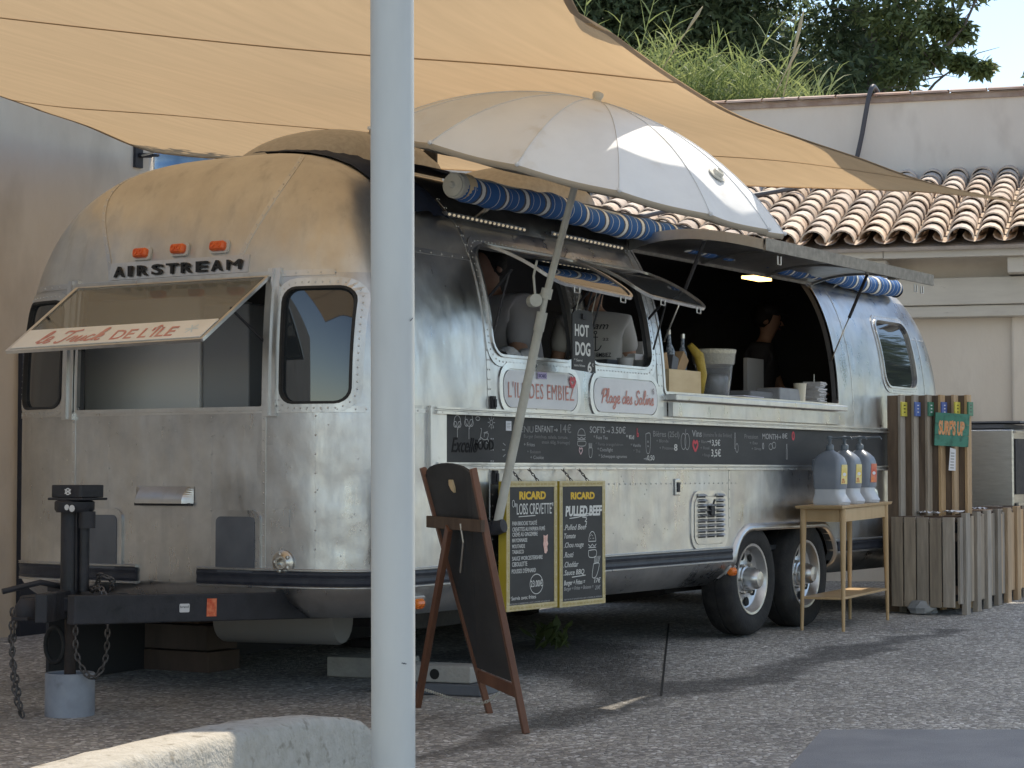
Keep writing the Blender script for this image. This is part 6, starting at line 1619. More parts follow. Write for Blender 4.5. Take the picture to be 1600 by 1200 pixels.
for s_, a, b, h, m_, bo in (("RICARD", (1.872, 0.926), (2.145, 0.925), .038, YELLOWINK, .05), ('"LOBS CREVETTE"', (1.828, 0.846), (2.222, 0.845), .058, CHALK, 0),
    ('PAIN BRIOCHE TOASTÉ', (1.803, 0.789), (2.052, 0.788), .021, CHALK, .004), ('CREVETTES AU PAPRIKA FUMÉ', (1.803, 0.758), (2.135, 0.76), .021, CHALK, .004), ('CRÈME AU GINGEMBRE', (1.803, 0.731), (2.059, 0.729), .021, CHALK, .004),
    ('MAYONNAISE', (1.801, 0.701), (1.952, 0.698), .02, CHALK, .004), ('MOUTARDE', (1.801, 0.67), (1.929, 0.666), .02, CHALK, .004), ('TABASCO', (1.801, 0.641), (1.917, 0.638), .02, CHALK, .004), ('SAUCE WORCESTERSHIRE', (1.801, 0.606), (2.11, 0.602), .021, CHALK, .004),
    ('CIBOULETTE', (1.8, 0.575), (1.952, 0.572), .023, CHALK, .004), ("POUSSES D'ÉPINARD", (1.797, 0.539), (2.039, 0.535), .022, CHALK, .004), ('23.00€', (1.987, 0.461), (2.109, 0.462), .034, CHALK, .006), ('* Servis avec frites', (1.767, 0.4), (2.042, 0.394), .02, CHALK, .0), ("L'ABUS D'ALCOOL EST DANGEREUX POUR LA SANTÉ, À CONSOMMER AVEC MODÉRATION", (1.767, 0.376), (2.186, 0.373), .008, CHALKGREY, 0)):
    bb(s_, a, b, h, b1, m_, bo)
for s_, a, b, h, m_, bo, sh in (("RICARD", (2.412, 0.921), (2.677, 0.923), .036, YELLOWINK, .05, 0), ('PULLED BEEF', (2.354, 0.83), (2.761, 0.847), .052, CHALK, .04, .1),
    ('.Pulled Beef', (2.337, 0.753), (2.587, 0.755), .03, CHALK, .0, .3), ('Tomate', (2.34, 0.707), (2.464, 0.705), .028, CHALK, 0, .3), ('.Chou rouge', (2.337, 0.658), (2.552, 0.655), .028, CHALK, 0, .3), ('.Rosti', (2.335, 0.604), (2.441, 0.604), .03, CHALK, 0, .3),
    ('.Cheddar', (2.333, 0.551), (2.495, 0.552), .03, CHALK, 0, .3), ('.Sauce BBQ', (2.333, 0.508), (2.559, 0.505), .028, CHALK, .004, .2), ('Burger + Frites =', (2.337, 0.454), (2.568, 0.455), .026, CHALK, .008, .3), ('17€', (2.669, 0.454), (2.745, 0.452), .026, CHALK, .008, .3),
    ('Burger + Frites + Boisson =', (2.337, 0.425), (2.662, 0.42), .02, CHALKGREY, 0, .3), ('20€', (2.678, 0.416), (2.742, 0.417), .022, CHALKGREY, 0, .3), ("L'ABUS D'ALCOOL EST DANGEREUX POUR LA SANTÉ, À CONSOMMER AVEC MODÉRATION", (2.337, 0.372), (2.756, 0.371), .008, CHALKGREY, 0, 0)):
    bb(s_, a, b, h, b2, m_, bo, sh)
q = MB(); p = (2.046, 0.475); strokes(q, [circle_pts(0, 0, .066, 16, .052, 20, 400)], SM(p[0], p[1], YB-.0005), .004)
q.build('chalk_drawing', CHALK, b1); q = MB(); p = (1.865, 0.834); strokes(q, [[(0, 0), (.17, .004)]], SM(p[0], p[1], YB-.0005), .004); q.build('underline', CHALK, b1); q = MB(); strokes(q, [circle_pts(0, 0, .012, 8, .018)], SM(1.813, 0.903, YB-.0005), .003); q.build('chalk_drawing', CHALK, b1)
PINK = mat('salmon_sticker', (.75, .36, .3), .6, 0, (.85, .62, .55), 90)
p = (2.142, 0.683); q = MB(); q.prism([(-.022, .05), (0, .044), (.022, .052), (.018, .02), (.026, .0), (.016, -.012), (.02, -.035), (.004, -.05), (-.012, -.046), (-.018, -.02), (-.026, -.0), (-.02, .02)], SM(p[0], p[1], YB), .0012); q.build('crest_sticker', PINK, b1)
q = MB(); p = (2.649, 0.669); strokes(q, [[(a*1.0, b*1.55) for a, b in s_] for s_ in burger], SM(p[0], p[1], YB-.0005), .004)
strokes(q, [[(a, b), (a+.004, b+.004)] for a, b in ((-.02, .03), (0, .045), (.015, .03), (-.01, .05), (.005, .03), (-.025, .045))], SM(p[0], p[1], YB-.0005), .004, False)
q.build('chalk_drawing', CHALK, b2); q = MB(); p = (2.69, 0.545); strokes(q, [[(a*1.6+b*.5, b*1.4) for a, b in s_] for s_ in fries], SM(p[0], p[1], YB-.0005), .004)
q.build('chalk_drawing', CHALK, b2); q = MB(); p = (2.397, 0.816); strokes(q, [[(0, 0), (.1, .006), (.22, .025), (.2, .012), (.14, .01)], [(.14, .005), (.19, -.002), (.17, -.02), (.19, -.022), (.175, -.045), (.185, -.05)]], SM(p[0], p[1], YB-.0005), .0045)
q.build('chalk_drawing', CHALK, b2); q = MB(); p = (2.423, 0.495); strokes(q, [[(0, 0), (.15, .006)]], SM(p[0], p[1], YB-.0005), .005); q.build('chalk_drawing', CHALK, b2)

# hot dog clip board between the windows
hd = thing('hot_dog_sign', (2.52, -.13, 1.62), 'small black clip board chalked HOT DOG hanging from the first window pane', 'sign')
hx0, hz1 = (2.38, 1.958); hx1, hz0 = (2.628, 1.618)
q = MB(); q.prism([(hx0-.01, hz0+.01), (hx1, hz0), (hx1-.04, hz1-.015), (hx1-.075, hz1), (hx0+.02, hz1), (hx0-.01, hz1-.025)], frame3((0, -.13, 0), (1, 0, 0), (0, 0, 1)), .008); q.build('sign_board', SLATE, hd)
TM = lambda x, z: frame3((x, -.1386, z), (1, 0, 0), (0, 0, 1))
x_, z_ = (2.394, 1.815); text('HOT', TM(x_, z_), .062, CHALK, hd, width=.155, bold=.03, extrude=.0003)
x_, z_ = (2.4, 1.71); text('DOG', TM(x_, z_), .07, CHALK, hd, width=.165, bold=.03, extrude=.0003)
x_, z_ = (2.386, 1.674); text('* Servi', TM(x_, z_), .014, CHALK, hd, width=.09, extrude=.0003)
x_, z_ = (2.386, 1.646); text('sans frites', TM(x_, z_), .014, CHALK, hd, width=.12, extrude=.0003)
x_, z_ = (2.535, 1.621); text('6', TM(x_, z_), .055, CHALK, hd, width=.045, bold=.02, extrude=.0003); text('€', TM(x_+.052, z_+.03), .018, CHALK, hd, width=.014, extrude=.0003)
for px_ in (hx0+.03, hx1-.04):
    q = MB(); q.tube([(px_, -.135, hz1-.01), (px_+.02, -.16, hz1+.12)], .003, 5); q.build('hanging_string', OFFWHITE, hd)
q = MB(); q.bbox((hx0+.09, -.148, hz1-.05), (hx0+.13, -.139, hz1-.02)); q.build('bulldog_clip', BLACK, hd)

# ------------------------------------------------------------------ folding easel chalkboard (seen from behind)
ea = thing('easel_chalkboard', (.65, -.78, gz(.65)), 'tall blank folding chalkboard with reddish brown frame, seen from behind', 'chalkboard')
F1 = Vector((0.39, -1.041, -0.083)); F2 = Vector((0.914, -0.521, -0.074))
T1 = Vector((0.289, -0.827, 1.083)); T2 = Vector((0.588, -0.358, 1.087))
ez_ = (F2-F1).normalized(); up_ = (T1-F1).normalized(); nn_ = ez_.cross(up_).normalized()
if nn_.dot(cam.location-F1) < 0: nn_ = -nn_
for a, b in ((F1, T1), (F2, T2)):
    q = MB(); q.beam(a, b, .045, .028, up=tuple(nn_)); q.build('side_rail', WALNUT, ea, bevel=.003)
def eb_(u, v): return F1.lerp(F2, u).lerp(T1.lerp(T2, u), v)
q = MB(); pts = [(.04, .19), (.96, .19), (.96, .975)]+[(.5+.44*cos(radians(t)), .975+.045*sin(radians(t))) for t in range(0, 181, 15)]+[(.04, .975)]
V = [eb_(u, v)+nn_*.006 for u, v in pts]+[eb_(u, v)-nn_*.006 for u, v in pts]; k = len(pts)
q.add(V, [tuple(range(k)), tuple(range(2*k-1, k-1, -1))]+[(i, k+i, k+(i+1) % k, (i+1) % k) for i in range(k)]); q.build('chalk_panel', SLATE, ea)
q = MB(); V = [eb_(.45+a, .955+b)+nn_*s for s in (.0075, -.0075) for a, b in ((.05, .0), (.07, -.02), (.045, -.04), (.0, -.05), (-.02, -.03), (-.02, -.0))]
q.add(V, [tuple(range(6)), tuple(range(11, 5, -1))]+[(i, 6+i, 6+(i+1) % 6, (i+1) % 6) for i in range(6)]); q.build('crest_cutout', PINE, ea)
for v, w in ((.785, .055), (.155, .055)):
    q = MB(); q.beam(eb_(-.06, v)+nn_*.02, eb_(1.12, v)+nn_*.02, .02, w) if v > .5 else q.beam(eb_(.02, v), eb_(.98, v), .02, w); q.build('cross_bar', WALNUT if v < .5 else BROWNWOOD, ea, bevel=.003)
back = (eb_(.5, 0)-eb_(.5, 1)); back.z = 0; bk_ = -back.normalized()
side_sgn = -RIGHT
for u, fx in ((.60, (0.937, -0.092, -0.073)),):
    a = eb_(u, .77)+nn_*.035; q = MB(); q.beam(a, Vector(fx), .05, .024, up=tuple(nn_)); q.build('prop_leg', WALNUT, ea, bevel=.003)
q = MB(); q.tube([eb_(.35, .79)+nn_*.03, eb_(.35, .72)+nn_*.035, eb_(.50, .60)+nn_*.05], .006, 6); q.build('stay', STEEL, ea)
q, m_, _, _ = chain([eb_(.5, .12), eb_(.7, .06)-RIGHT*.1, Vector((1.226, 0.073, -0.068))+Vector((0, 0, .05))], step=.02, r=.0022, material=OFFWHITE); q.build('limit_chain', OFFWHITE, ea, True)

# ------------------------------------------------------------------ side table with sauce jugs
tb = thing('console_table', (6.05, -.2, gz(6)), 'narrow pale wooden console table with tapered legs beside the trailer wheels', 'table')
TA, TB_, TC = Vector((5.548, -0.077, 0.01)), Vector((5.579, -0.362, 0.01)), Vector((6.545, -0.291, 0.028))
TD = TA+(TC-TB_); TD.y = min(TD.y, -.02)
H0 = .845
def tz(p): return H0+.018*(p.x-5.56)
cor = [Vector((p.x, p.y, tz(p))) for p in (TA, TB_, TC, TD)]
cen = sum(cor, Vector())/4
def out(p, k): d = p-cen; d.z = 0; return p+d.normalized()*k
q = MB(); V = [out(c, .075) for c in cor]+[out(c, .06)-Vector((0, 0, .02)) for c in cor]
q.add(V, [(0, 1, 2, 3), (7, 6, 5, 4)]+[(i, 4+i, 4+(i+1) % 4, (i+1) % 4) for i in range(4)]); q.build('table_top', OAK, tb, bevel=.003)
for f, c in zip((TA, TB_, TC, TD), cor):
    q = MB(); q.tube([Vector((f.x, f.y, gz(f.x))), out(c, -.025)-Vector((0, 0, .021))], [.011, .0225], 14); q.build('leg', OAK, tb, True, angle=60)
for i in range(4):
    a = out(cor[i], -.03)-Vector((0, 0, .065)); b = out(cor[(i+1) % 4], -.03)-Vector((0, 0, .065)); q = MB(); q.beam(a, b, .018, .085); q.build('apron_rail', OAK, tb)
q = MB(); V = []
for s in (.0, -.016):
    for f, c in zip((TA, TB_, TC, TD), cor): p = f.lerp(c, .265); V.append(Vector((p.x, p.y, .235+.018*(p.x-5.5)+s+.0)))
q.add(V, [(0, 1, 2, 3), (7, 6, 5, 4)]+[(i, 4+i, 4+(i+1) % 4, (i+1) % 4) for i in range(4)]); q.build('lower_shelf', OAK, tb, bevel=.002)
def cloth_like(name, c): return mat(name, c, .45, 0, tuple(x*.85 for x in c), 6)
JUG = mat('smoke_blue_jug_plastic', (.2, .235, .29), .32, 0, (.25, .28, .335), 5, spec=.6); JUGW = mat('translucent_jug_base', (.5, .54, .6), .35, 0, (.56, .6, .66), 6); PUMP = mat('grey_pump_plastic', (.15, .18, .21), .4)
def jug(x, y, zt, rz, label, lab_cols, lw):
    t = thing('sauce_jug', (x, y, zt), label, 'sauce dispenser', 'pump sauce jugs on the table', rot=rz)
    def ringz(z, hx, hy, r): return [(px_, py_, z) for px_, py_ in rrect(-hx, hx, -hy, hy, r, 4)]
    # lower pale foot, flared towards the front (local -y)
    q = MB(); q.grid([[(a, b-(.02 if b < 0 else 0)*f, c) for a, b, c in ringz(z, .066*s, .105*s, .03)] for z, s, f in ((0, .98, 1.2), (.02, 1.04, 1.3), (.045, 1.0, .6), (.075, .93, 0), (.105, .93, 0))], closed=True); q.add(ringz(0, .065, .103, .03), [tuple(range(19, -1, -1))]); q.build('jug_foot', JUGW, t, True, local=True, angle=50)
    q = MB(); q.grid([ringz(z, .067*s, .105*s2, .03) for z, s, s2 in ((.105, .94, .95), (.12, .98, 1.0), (.25, 1, 1.02), (.285, .97, 1.0), (.315, .86, .9), (.34, .66, .68), (.36, .42, .4), (.37, .34, .24))], closed=True)
    b = q.build('jug_body', JUG, t, True, local=True, angle=60)
    q = MB(); q.lathe([(.024, .365), (.027, .37), (.027, .40), (.018, .408), (.011, .41), (.011, .435), (.017, .44), (.017, .462), (.0, .466)], (0, 0, 0), 16); q.tube([(0, 0, .45), (0, -.16, .455), (0, -.175, .44)], [.007, .006, .005], 8); q.build('pump', PUMP, t, True, local=True, angle=50)
    q = MB(); q.tube([(0, .085, .31), (0, .13, .30), (0, .135, .24), (0, .105, .20)], .010, 8); q.build('jug_handle', JUG, t, True, local=True)
    M = frame3((-.040, -.1085, .14), (1, 0, 0), (0, 0, 1)); q = MB(); q.prism([(0, 0), (.08, 0), (.085, .13), (.012, .13)], M, .0012); lb = q.build('jug_label', lab_cols[0], t, local=True)
    q = MB(); q.prism([(.008, .005), (.05, .005), (.04, .04), (.012, .035)], frame3((-.040, -.1099, .14), (1, 0, 0), (0, 0, 1)), .0006); q.build('food_print', lab_cols[1], lb, local=True)
    q = MB(); q.prism(circle_pts(.045, .065, .022, 10, .012)[:-1], frame3((-.040, -.1099, .14), (1, 0, 0), (0, 0, 1)), .0006); q.build('logo_print', PAPER, lb, local=True)
YL = mat('yellow_label', (.75, .55, .1), .5, 0, (.8, .7, .35), 12); RL_ = mat('red_label', (.6, .07, .04), .5, 0, (.7, .25, .15), 12); BR = mat('burger_print', (.5, .13, .05), .6, 0, (.7, .5, .2), 60); SALM = mat('orange_print', (.8, .35, .1), .6, 0, (.75, .12, .06), 50)
for x, y, lab, c in ((5.75, -.20, 'yellow-labelled pump jug nearest the hatch end of the table', (YL, BR)), (6.03, -.19, 'middle yellow-labelled pump jug on the table', (YL, BR)), (6.30, -.19, 'red-labelled pump jug, last of the three on the table', (RL_, SALM))):
    jug(x, y, H0+.018*(x-5.56)+.001, radians(-8), lab, c, 1)
q = MB(); R = random.Random(8); z0_ = H0+.018*(.98)+.0
q.lathe([(.03, 0), (.045, .02), (.048, .05), (.04, .08), (.02, .095), (0, .098)], (6.56, -.17, z0_), 12)
tag(q.build('tissue_pack', mat('pale_mint_tissue', (.5, .62, .6), .8, 0, (.66, .7, .72), 14, bump=1, bscale=25), smooth=True), 'crumpled pale mint tissue pack behind the red-labelled jug', 'tissue pack')

# ------------------------------------------------------------------ slatted planter bin and post screen
PX, PY0 = 7.10, -.61
pl_ = thing('slatted_wood_bin', (7.6, -.35, gz(7.6)), 'long weathered slatted timber bin standing past the table', 'bin')
def py_at(x): return PY0+.085*(x-PX)
gl = gz(PX)
R = random.Random(6)
for k in range(5):
    y1 = py_at(PX)+.02+k*.098; q = MB(); q.bbox((PX-.02, y1, gl+.055+R.uniform(-.004, .004)), (PX, y1+.088, gl+.70+R.uniform(-.004, .008))); q.build('slat', GREYWOOD, pl_, bevel=.003)
q = MB(); q.bbox((PX+.004, py_at(PX)+.03, gl+.1), (PX+.03, py_at(PX)+.5, gl+.16)); q.build('inner_rail', BROWNWOOD, pl_); q = MB(); q.bbox((PX+.004, py_at(PX)+.03, gl+.5), (PX+.03, py_at(PX)+.5, gl+.56)); q.build('inner_rail', BROWNWOOD, pl_)
x = PX; k = 0
while x < 10.0:
    w_ = .062; post = (k % 4 == 1); y = py_at(x); g0 = gz(x)
    m_ = TANWOOD if 8.2 < x < 8.95 and R.random() < .7 or R.random() < .12 else GREYWOOD
    q = MB()
    if post: q.bbox((x, y-.045, g0-.0), (x+.085, y-.006, g0+.735)); q.build('post', m_, pl_, bevel=.003); x += .0925
    else: q.bbox((x, y-.018, g0+.08+R.uniform(-.006, .006)), (x+w_, y+.002, g0+.70+R.uniform(-.01, .01))); q.build('slat', m_, pl_, bevel=.002); x += w_+.010
    k += 1
q = MB()
for zc in (.18, .56):
    q = MB(); q.beam((PX+.02, py_at(PX)+.018, gl+zc), (9.95, py_at(9.95)+.018, gz(9.95)+zc), .03, .06); q.build('inner_rail', BROWNWOOD, pl_)
for i in range(17):
    x = PX+.02+i*.16; y = py_at(x)
    for j in range(3):
        q = MB(); q.box((x+.07, y+.09+j*.15, gz(x)+.688+R.uniform(0, .014)), (.145, .135, .022), Matrix.Rotation(R.uniform(-.03, .03), 3, 'Z')); q.build('top_slat', BROWNWOOD if R.random() < .7 else GREYWOOD, pl_, bevel=.003)
q = MB(); V = [(x_, y_, z_) for z_ in (gl+.09, gl+.66) for x_, y_ in ((PX+.06, py_at(PX)+.07), (9.8, py_at(9.8)+.07), (9.8, py_at(9.8)+.42), (PX+.06, -.1))]; q.add(V, [(3, 2, 1, 0), (4, 5, 6, 7), (0, 1, 5, 4), (1, 2, 6, 5), (2, 3, 7, 6), (3, 0, 4, 7)]); q.build('bin_liner', DARKIN, pl_)
for (a, b, s, rz) in ((7.35, -.34, .13, .4), (7.55, -.42, .14, 1.0), (8.3, -.36, .14, .2), (7.42, -.2, .1, .7)):
    q = MB(); R2 = random.Random(int(a*100)); n = 5
    q.grid([[(a+cos(rz)*s*(i/n-.5)-sin(rz)*s*.7*(j/n-.5), b+sin(rz)*s*(i/n-.5)+cos(rz)*s*.7*(j/n-.5), gz(a)+.722+R2.uniform(0, .022)) for j in range(n+1)] for i in range(n+1)])
    tag(q.build('crumpled_paper', PAPER), 'crumpled white paper lying on the slatted bin, %s' % {7.35: 'nearest the post screen, left one', 7.55: 'larger piece at the front corner', 8.3: 'piece halfway along the bin', 7.42: 'piece against the post screen'}[a], 'paper')
q = MB(); R2 = random.Random(3); c_ = Vector((7.05, -.33, gz(7.05)))
q.lathe([(.02, 0), (.09, .01), (.11, .05), (.07, .10), (0, .115)], c_+Vector((.08, 0, 0)), 10)
for i_ in range(len(q.v)): q.v[i_] = tuple(Vector(q.v[i_])+Vector((R2.uniform(-.02, .02), R2.uniform(-.02, .02), 0)))
tag(q.build('plastic_bag', mat('grey_plastic_film', (.2, .21, .22), .3, 0, (.3, .31, .32), 10)), 'grey plastic bag caught under the slatted bin', 'bag')

sc_ = thing('post_screen', (7.45, -.22, gz(7.4)), 'upright screen of six timber posts with coloured tags at the top', 'screen')
TAGC = [('yellow_tag_paint', (.62, .55, .1)), ('blue_tag_paint', (.1, .17, .45)), ('green_tag_paint', (.05, .2, .13)), ('blue_tag_paint2', (.1, .15, .4)), ('yellow_tag_paint2', (.66, .58, .1)), ('green_tag_paint2', (.04, .18, .11))]
SIDEW = mat('shaded_post_side', (.2, .145, .105), .85, 0, (.11, .08, .06), 7, (2, 2, .3), vary=.1)
pts6 = [(7.25, -0.019, 1.644), (7.877, -0.409, 1.657)]
S0, S1 = Vector(pts6[0]), Vector(pts6[1]); stp = (S1-S0)/6
for i in range(6):
    p = S0+stp*i; zt = 1.055+.0+123/3327*((p-cam.location).dot(AHEAD)); x, y = p.x, p.y
    # flank plank darkened to paint in its shade, then pale edge plank
    q = MB(); wy = .088; q.bbox((x, y-wy, gz(x)), (x+.03, y, zt)); q.build('flank_plank', SIDEW, sc_, bevel=.002, local=False)
    q = MB(); q.bbox((x-.012, y-wy-.022, gz(x)), (x+.085, y-wy-.0005, zt+.004)); q.build('edge_plank', TANWOOD if i in (3, 4, 5) else GREYWOOD, sc_, bevel=.002)
    nm, c = TAGC[i]; q = MB(); q.bbox((x-.016, y-wy-.036, zt-.155), (x+.09, y-wy-.0225, zt-.05)); tg = q.build('colour_tag', mat(nm, c, .5), sc_, bevel=.002)
    q = MB()
    for zz_ in (zt-.075, zt-.1, zt-.125): q.bbox((x+.02, y-wy-.0375, zz_-.004), (x+.05, y-wy-.0362, zz_+.004))
    q.build('tag_print', PAPER if i in (1, 2, 3) else BLACKINK, tg)
# SURF'S UP sign facing the yard
sg = thing('surf_sign', (7.254, -0.51, 1.261), "green painted wooden sign with orange letters SURF'S UP on the post screen", 'sign')
P00 = Vector((7.503, -0.285, 1.27)); P10 = Vector((7.684, -0.483, 1.256)); P01 = Vector((7.494, -0.291, 1.518))
ex_ = (P10-P00); wS = ex_.length; ex_.normalize(); hS = (P01-P00).length; Ms = frame3(P00, ex_, (0, 0, 1))
GRN = mat('green_sign_paint', (.05, .21, .15), .6, 0, (.07, .26, .2), 8, dirt=(.04, .12, .09), dscale=20)
for k in range(3):
    q = MB(); q.prism(rrect(0, wS, hS*k/3+.001, hS*(k+1)/3-.001, .002), Ms, .014); q.build('sign_plank', GRN, sg)
text("SURF'S UP", frame3(P00+ex_*wS*.12+Vector((0, 0, hS*.36))+(ex_.cross(Vector((0, 0, 1))))*.0146, ex_, (0, 0, 1)), .095, mat('orange_sign_paint', (.75, .25, .07), .6, 0, (.7, .42, .25), 60), sg, width=wS*.76, bold=.05, extrude=.0006)
pl0 = Vector((7.548, -0.382, 1.084)); q = MB(); q.prism([(0, 0), (.055, 0), (.05, .16), (.006, .17)], frame3(pl0, ex_, (0, 0, 1)), .002); ps_ = q.build('price_strip', PAPER, sg)
q = MB(); strokes(q, [[(.012, .02+.022*k), (.04, .02+.022*k)] for k in range(6)], frame3(pl0+ex_.cross(Vector((0, 0, 1)))*.0022, ex_, (0, 0, 1)), .006, False); q.build('strip_print', mat('grey_print2', (.2, .22, .22), .8), ps_)
# stainless cabinet
cb = thing('steel_cabinet', (10.1, .2, gz(10)), 'brushed steel cabinet with raised lid behind the post screen', 'cabinet')
ya, yb = 0.289, -0.13; zt = 1.434; g0 = gz(9.9)
q = MB(); q.bbox((9.8, yb, g0), (10.5, ya+.15, zt)); q.build('cabinet_body', STEEL, cb, bevel=.012)
q = MB(); q.bbox((9.83, yb-.05, zt+.055), (10.5, ya+.12, zt+.07)); q.bbox((9.85, yb+.1, zt+.01), (10.4, ya+.1, zt+.045)); q.build('raised_lid', ALU_DARK, cb)
q = MB(); q.bbox((9.83, yb-.012, zt-.55), (10.3, yb-.001, zt-.08)); q.build('side_grille', BLACK, cb)
q = MB(); q.bbox((9.84, yb-.03, zt-.9), (10.4, yb-.013, zt-.62)); q.bbox((9.81, yb-.02, zt-.03), (10.45, yb-.0015, zt-.015)); q.build('side_rail', STEEL, cb)

# ------------------------------------------------------------------ things on the counter and window sill
def cup_(x, y, z, r, h, label, m_=None, name='paper_cup', grp=None):
    q = MB(); q.lathe([(0, 0.001), (r*.78, 0), (r, h*.96), (r*1.06, h*.97), (r*1.06, h), (r*.95, h), (r*.75, .01), (0, .01)], (x, y, z), 20); o = q.build(name, m_ or PAPER, smooth=True, angle=40); return tag(o, label, 'cup', grp)
CUPC = mat('cream_paper_cup', (.68, .64, .53), .6)
x_, z_ = (5.982, 1.585); cup_(x_, .12, 1.557, .045, .13, 'cream paper cup beside the stack of napkins', CUPC)
nk = thing('napkin_stack', (6.225, .12, 1.557), 'spiked stack of paper napkins at the rear end of the counter', 'napkins')
R = random.Random(13); nx = 6.225
for k in range(22):
    q = MB(); z = 1.558+k*.0068; rz = R.uniform(-.25, .25); q.box((nx+R.uniform(-.012, .012), .12+R.uniform(-.012, .012), z+.002), (.11, .13, .0038), Matrix.Rotation(rz, 3, 'Z')@Matrix.Rotation(R.uniform(-.04, .04), 3, 'X')); q.build('napkin', PAPER if k % 3 else SIGNWHITE, nk)
q = MB(); q.tube([(nx, .12, 1.557), (nx, .12, 1.76)], .003, 6); q.build('spike', STEEL, nk)
x_ = 4.709
CLR = mat('clear_plastic', (.85, .87, .9), .08, 0, trans=.9, ior=1.2, spec=.5)
tub = thing('clear_tub', (x_, .16, 1.557), 'tall clear plastic tub with frilled rim on the counter', 'tub')
q = MB(); q.lathe([(.0, 0), (.10, 0), (.125, .2), (.135, .21), (.145, .29), (.15, .30), (.14, .295), (.122, .2), (.095, .01), (0, .01)], (x_, .16, 1.557), 28); q.build('tub_wall', CLR, tub, True, angle=50)
q = MB(); q.lathe([(.0, .012), (.088, .012), (.098, .12), (.09, .14), (0, .15)], (x_, .16, 1.557), 14); q.build('tub_content', mat('grey_cutlery', (.16, .17, .18), .4, .5, (.3, .31, .32), 25), tub, True)
q = MB(); q.lathe([(.128, .205), (.148, .30), (.146, .302), (.126, .207)], (x_, .16, 1.557), 40, caps=False); q.build('liner_frill', mat('cream_liner', (.66, .62, .5), .8, bump=1, bscale=50), tub)
xg = 4.359; q = MB(); q.tube([(xg, .09, 1.56), (xg-.005, .06, 1.68), (xg-.02, .08, 1.80), (xg-.07, .12, 1.87)], [.03, .028, .035, .02], 10)
tag(q.build('yellow_glove', mat('yellow_rubber', (.45, .32, .06), .5, 0, (.4, .28, .04), 14, bump=.8), smooth=True), 'yellow rubber glove draped between the pine box and clear tub', 'glove')
xa, xb = 3.893, 4.328
bxx = thing('pine_box', ((xa+xb)/2, .15, 1.557), 'raw pine box full of condiments at the front end of the counter', 'box')
for a, b in (((xa, .06, 1.557), (xb, .072, 1.70)), ((xa, .25, 1.557), (xb, .262, 1.70)), ((xa, .0725, 1.557), (xa+.012, .2495, 1.70)), ((xb-.012, .0725, 1.557), (xb, .2495, 1.70)), ((xa+.0125, .0725, 1.557), (xb-.0125, .2495, 1.57))):
    q = MB(); q.bbox(a, b); q.build('box_board', PINE, bxx)
R = random.Random(21)
for k, (fx, fz, sx1, sz1, rr, lab) in enumerate(((.62, .80, .09, .2, .7, 'brown cardboard pack leaning out of the pine box to the right'), (.12, .76, .08, .16, -.25, 'small cardboard pack at the left of the pine box'), (.4, .78, .08, .14, .3, 'dark carton upright in the middle of the pine box'))):
    x = xa+(xb-xa)*fx; q = MB(); q.box((x, .16, 1.60+.12), (sx1, .10, sz1), Matrix.Rotation(rr, 3, 'Y')); tag(q.build('condiment_pack', CARD if k < 2 else ALU_DARK, bevel=.004), lab, 'pack')
def bottle(x, y, z, h, r, tilt, lab, m_):
    t = thing('glass_bottle', (x, y, z), lab, 'bottle', 'bottles in the pine box'); ax = Vector((sin(tilt), 0, cos(tilt)))
    q = MB(); q.lathe([(0, 0), (r, .0), (r, h*.55), (r*.4, h*.72), (r*.36, h*.95), (0, h*.95)], (x, y, z), 14, axis=ax); q.build('bottle_glass', m_, t, True, angle=50)
    q = MB(); q.lathe([(r*.45, h*.9), (r*.45, h), (0, h)], (x, y, z), 12, axis=ax); q.build('cap', STEEL, t)
DB = mat('dark_bottle_label', (.04, .06, .1), .25, 0, (.35, .4, .45), 60)
bottle(xa+.62*(xb-xa), .18, 1.66, .30, .03, -.15, 'left dark bottle sticking up from the pine box', DB); bottle(xa+.93*(xb-xa), .18, 1.66, .28, .03, .05, 'right dark bottle sticking up from the pine box', DB)
q = MB(); x = 4.924; q.box((x, .08, 1.5605), (.42, .2, .005), Matrix.Rotation(.12, 3, 'Z')); tag(q.build('paper_sheet', mat('lilac_white_paper', (.62, .62, .74), .8)), 'lilac-white sheet of paper lying on the counter beside the tub', 'paper')
x = 5.785; q = MB(); q.box((x, .2, 1.557+.045), (.36, .2, .09), taper=.9); tag(q.build('foil_tray', mat('grey_card_tray', (.24, .25, .27), .5, 0, (.3, .31, .33), 12), bevel=.01), 'grey food tray behind the cream cup', 'tray')
x = 5.51; q = MB(); q.box((x, .28, 1.557+.03), (.5, .25, .06)); tag(q.build('folded_cloth', mat('grey_cloth', (.2, .21, .23), .9, bump=1, bscale=8), bevel=.02), 'folded grey cloth on the counter, left of the food tray', 'cloth')
x = 6.498; q = MB(); q.bbox((x-.14, .7, 1.6), (x+.14, .73, 1.9)); tag(q.build('wall_notice', GREYIN), 'pale board standing inside the hatch, left of the dark-clad person', 'board')
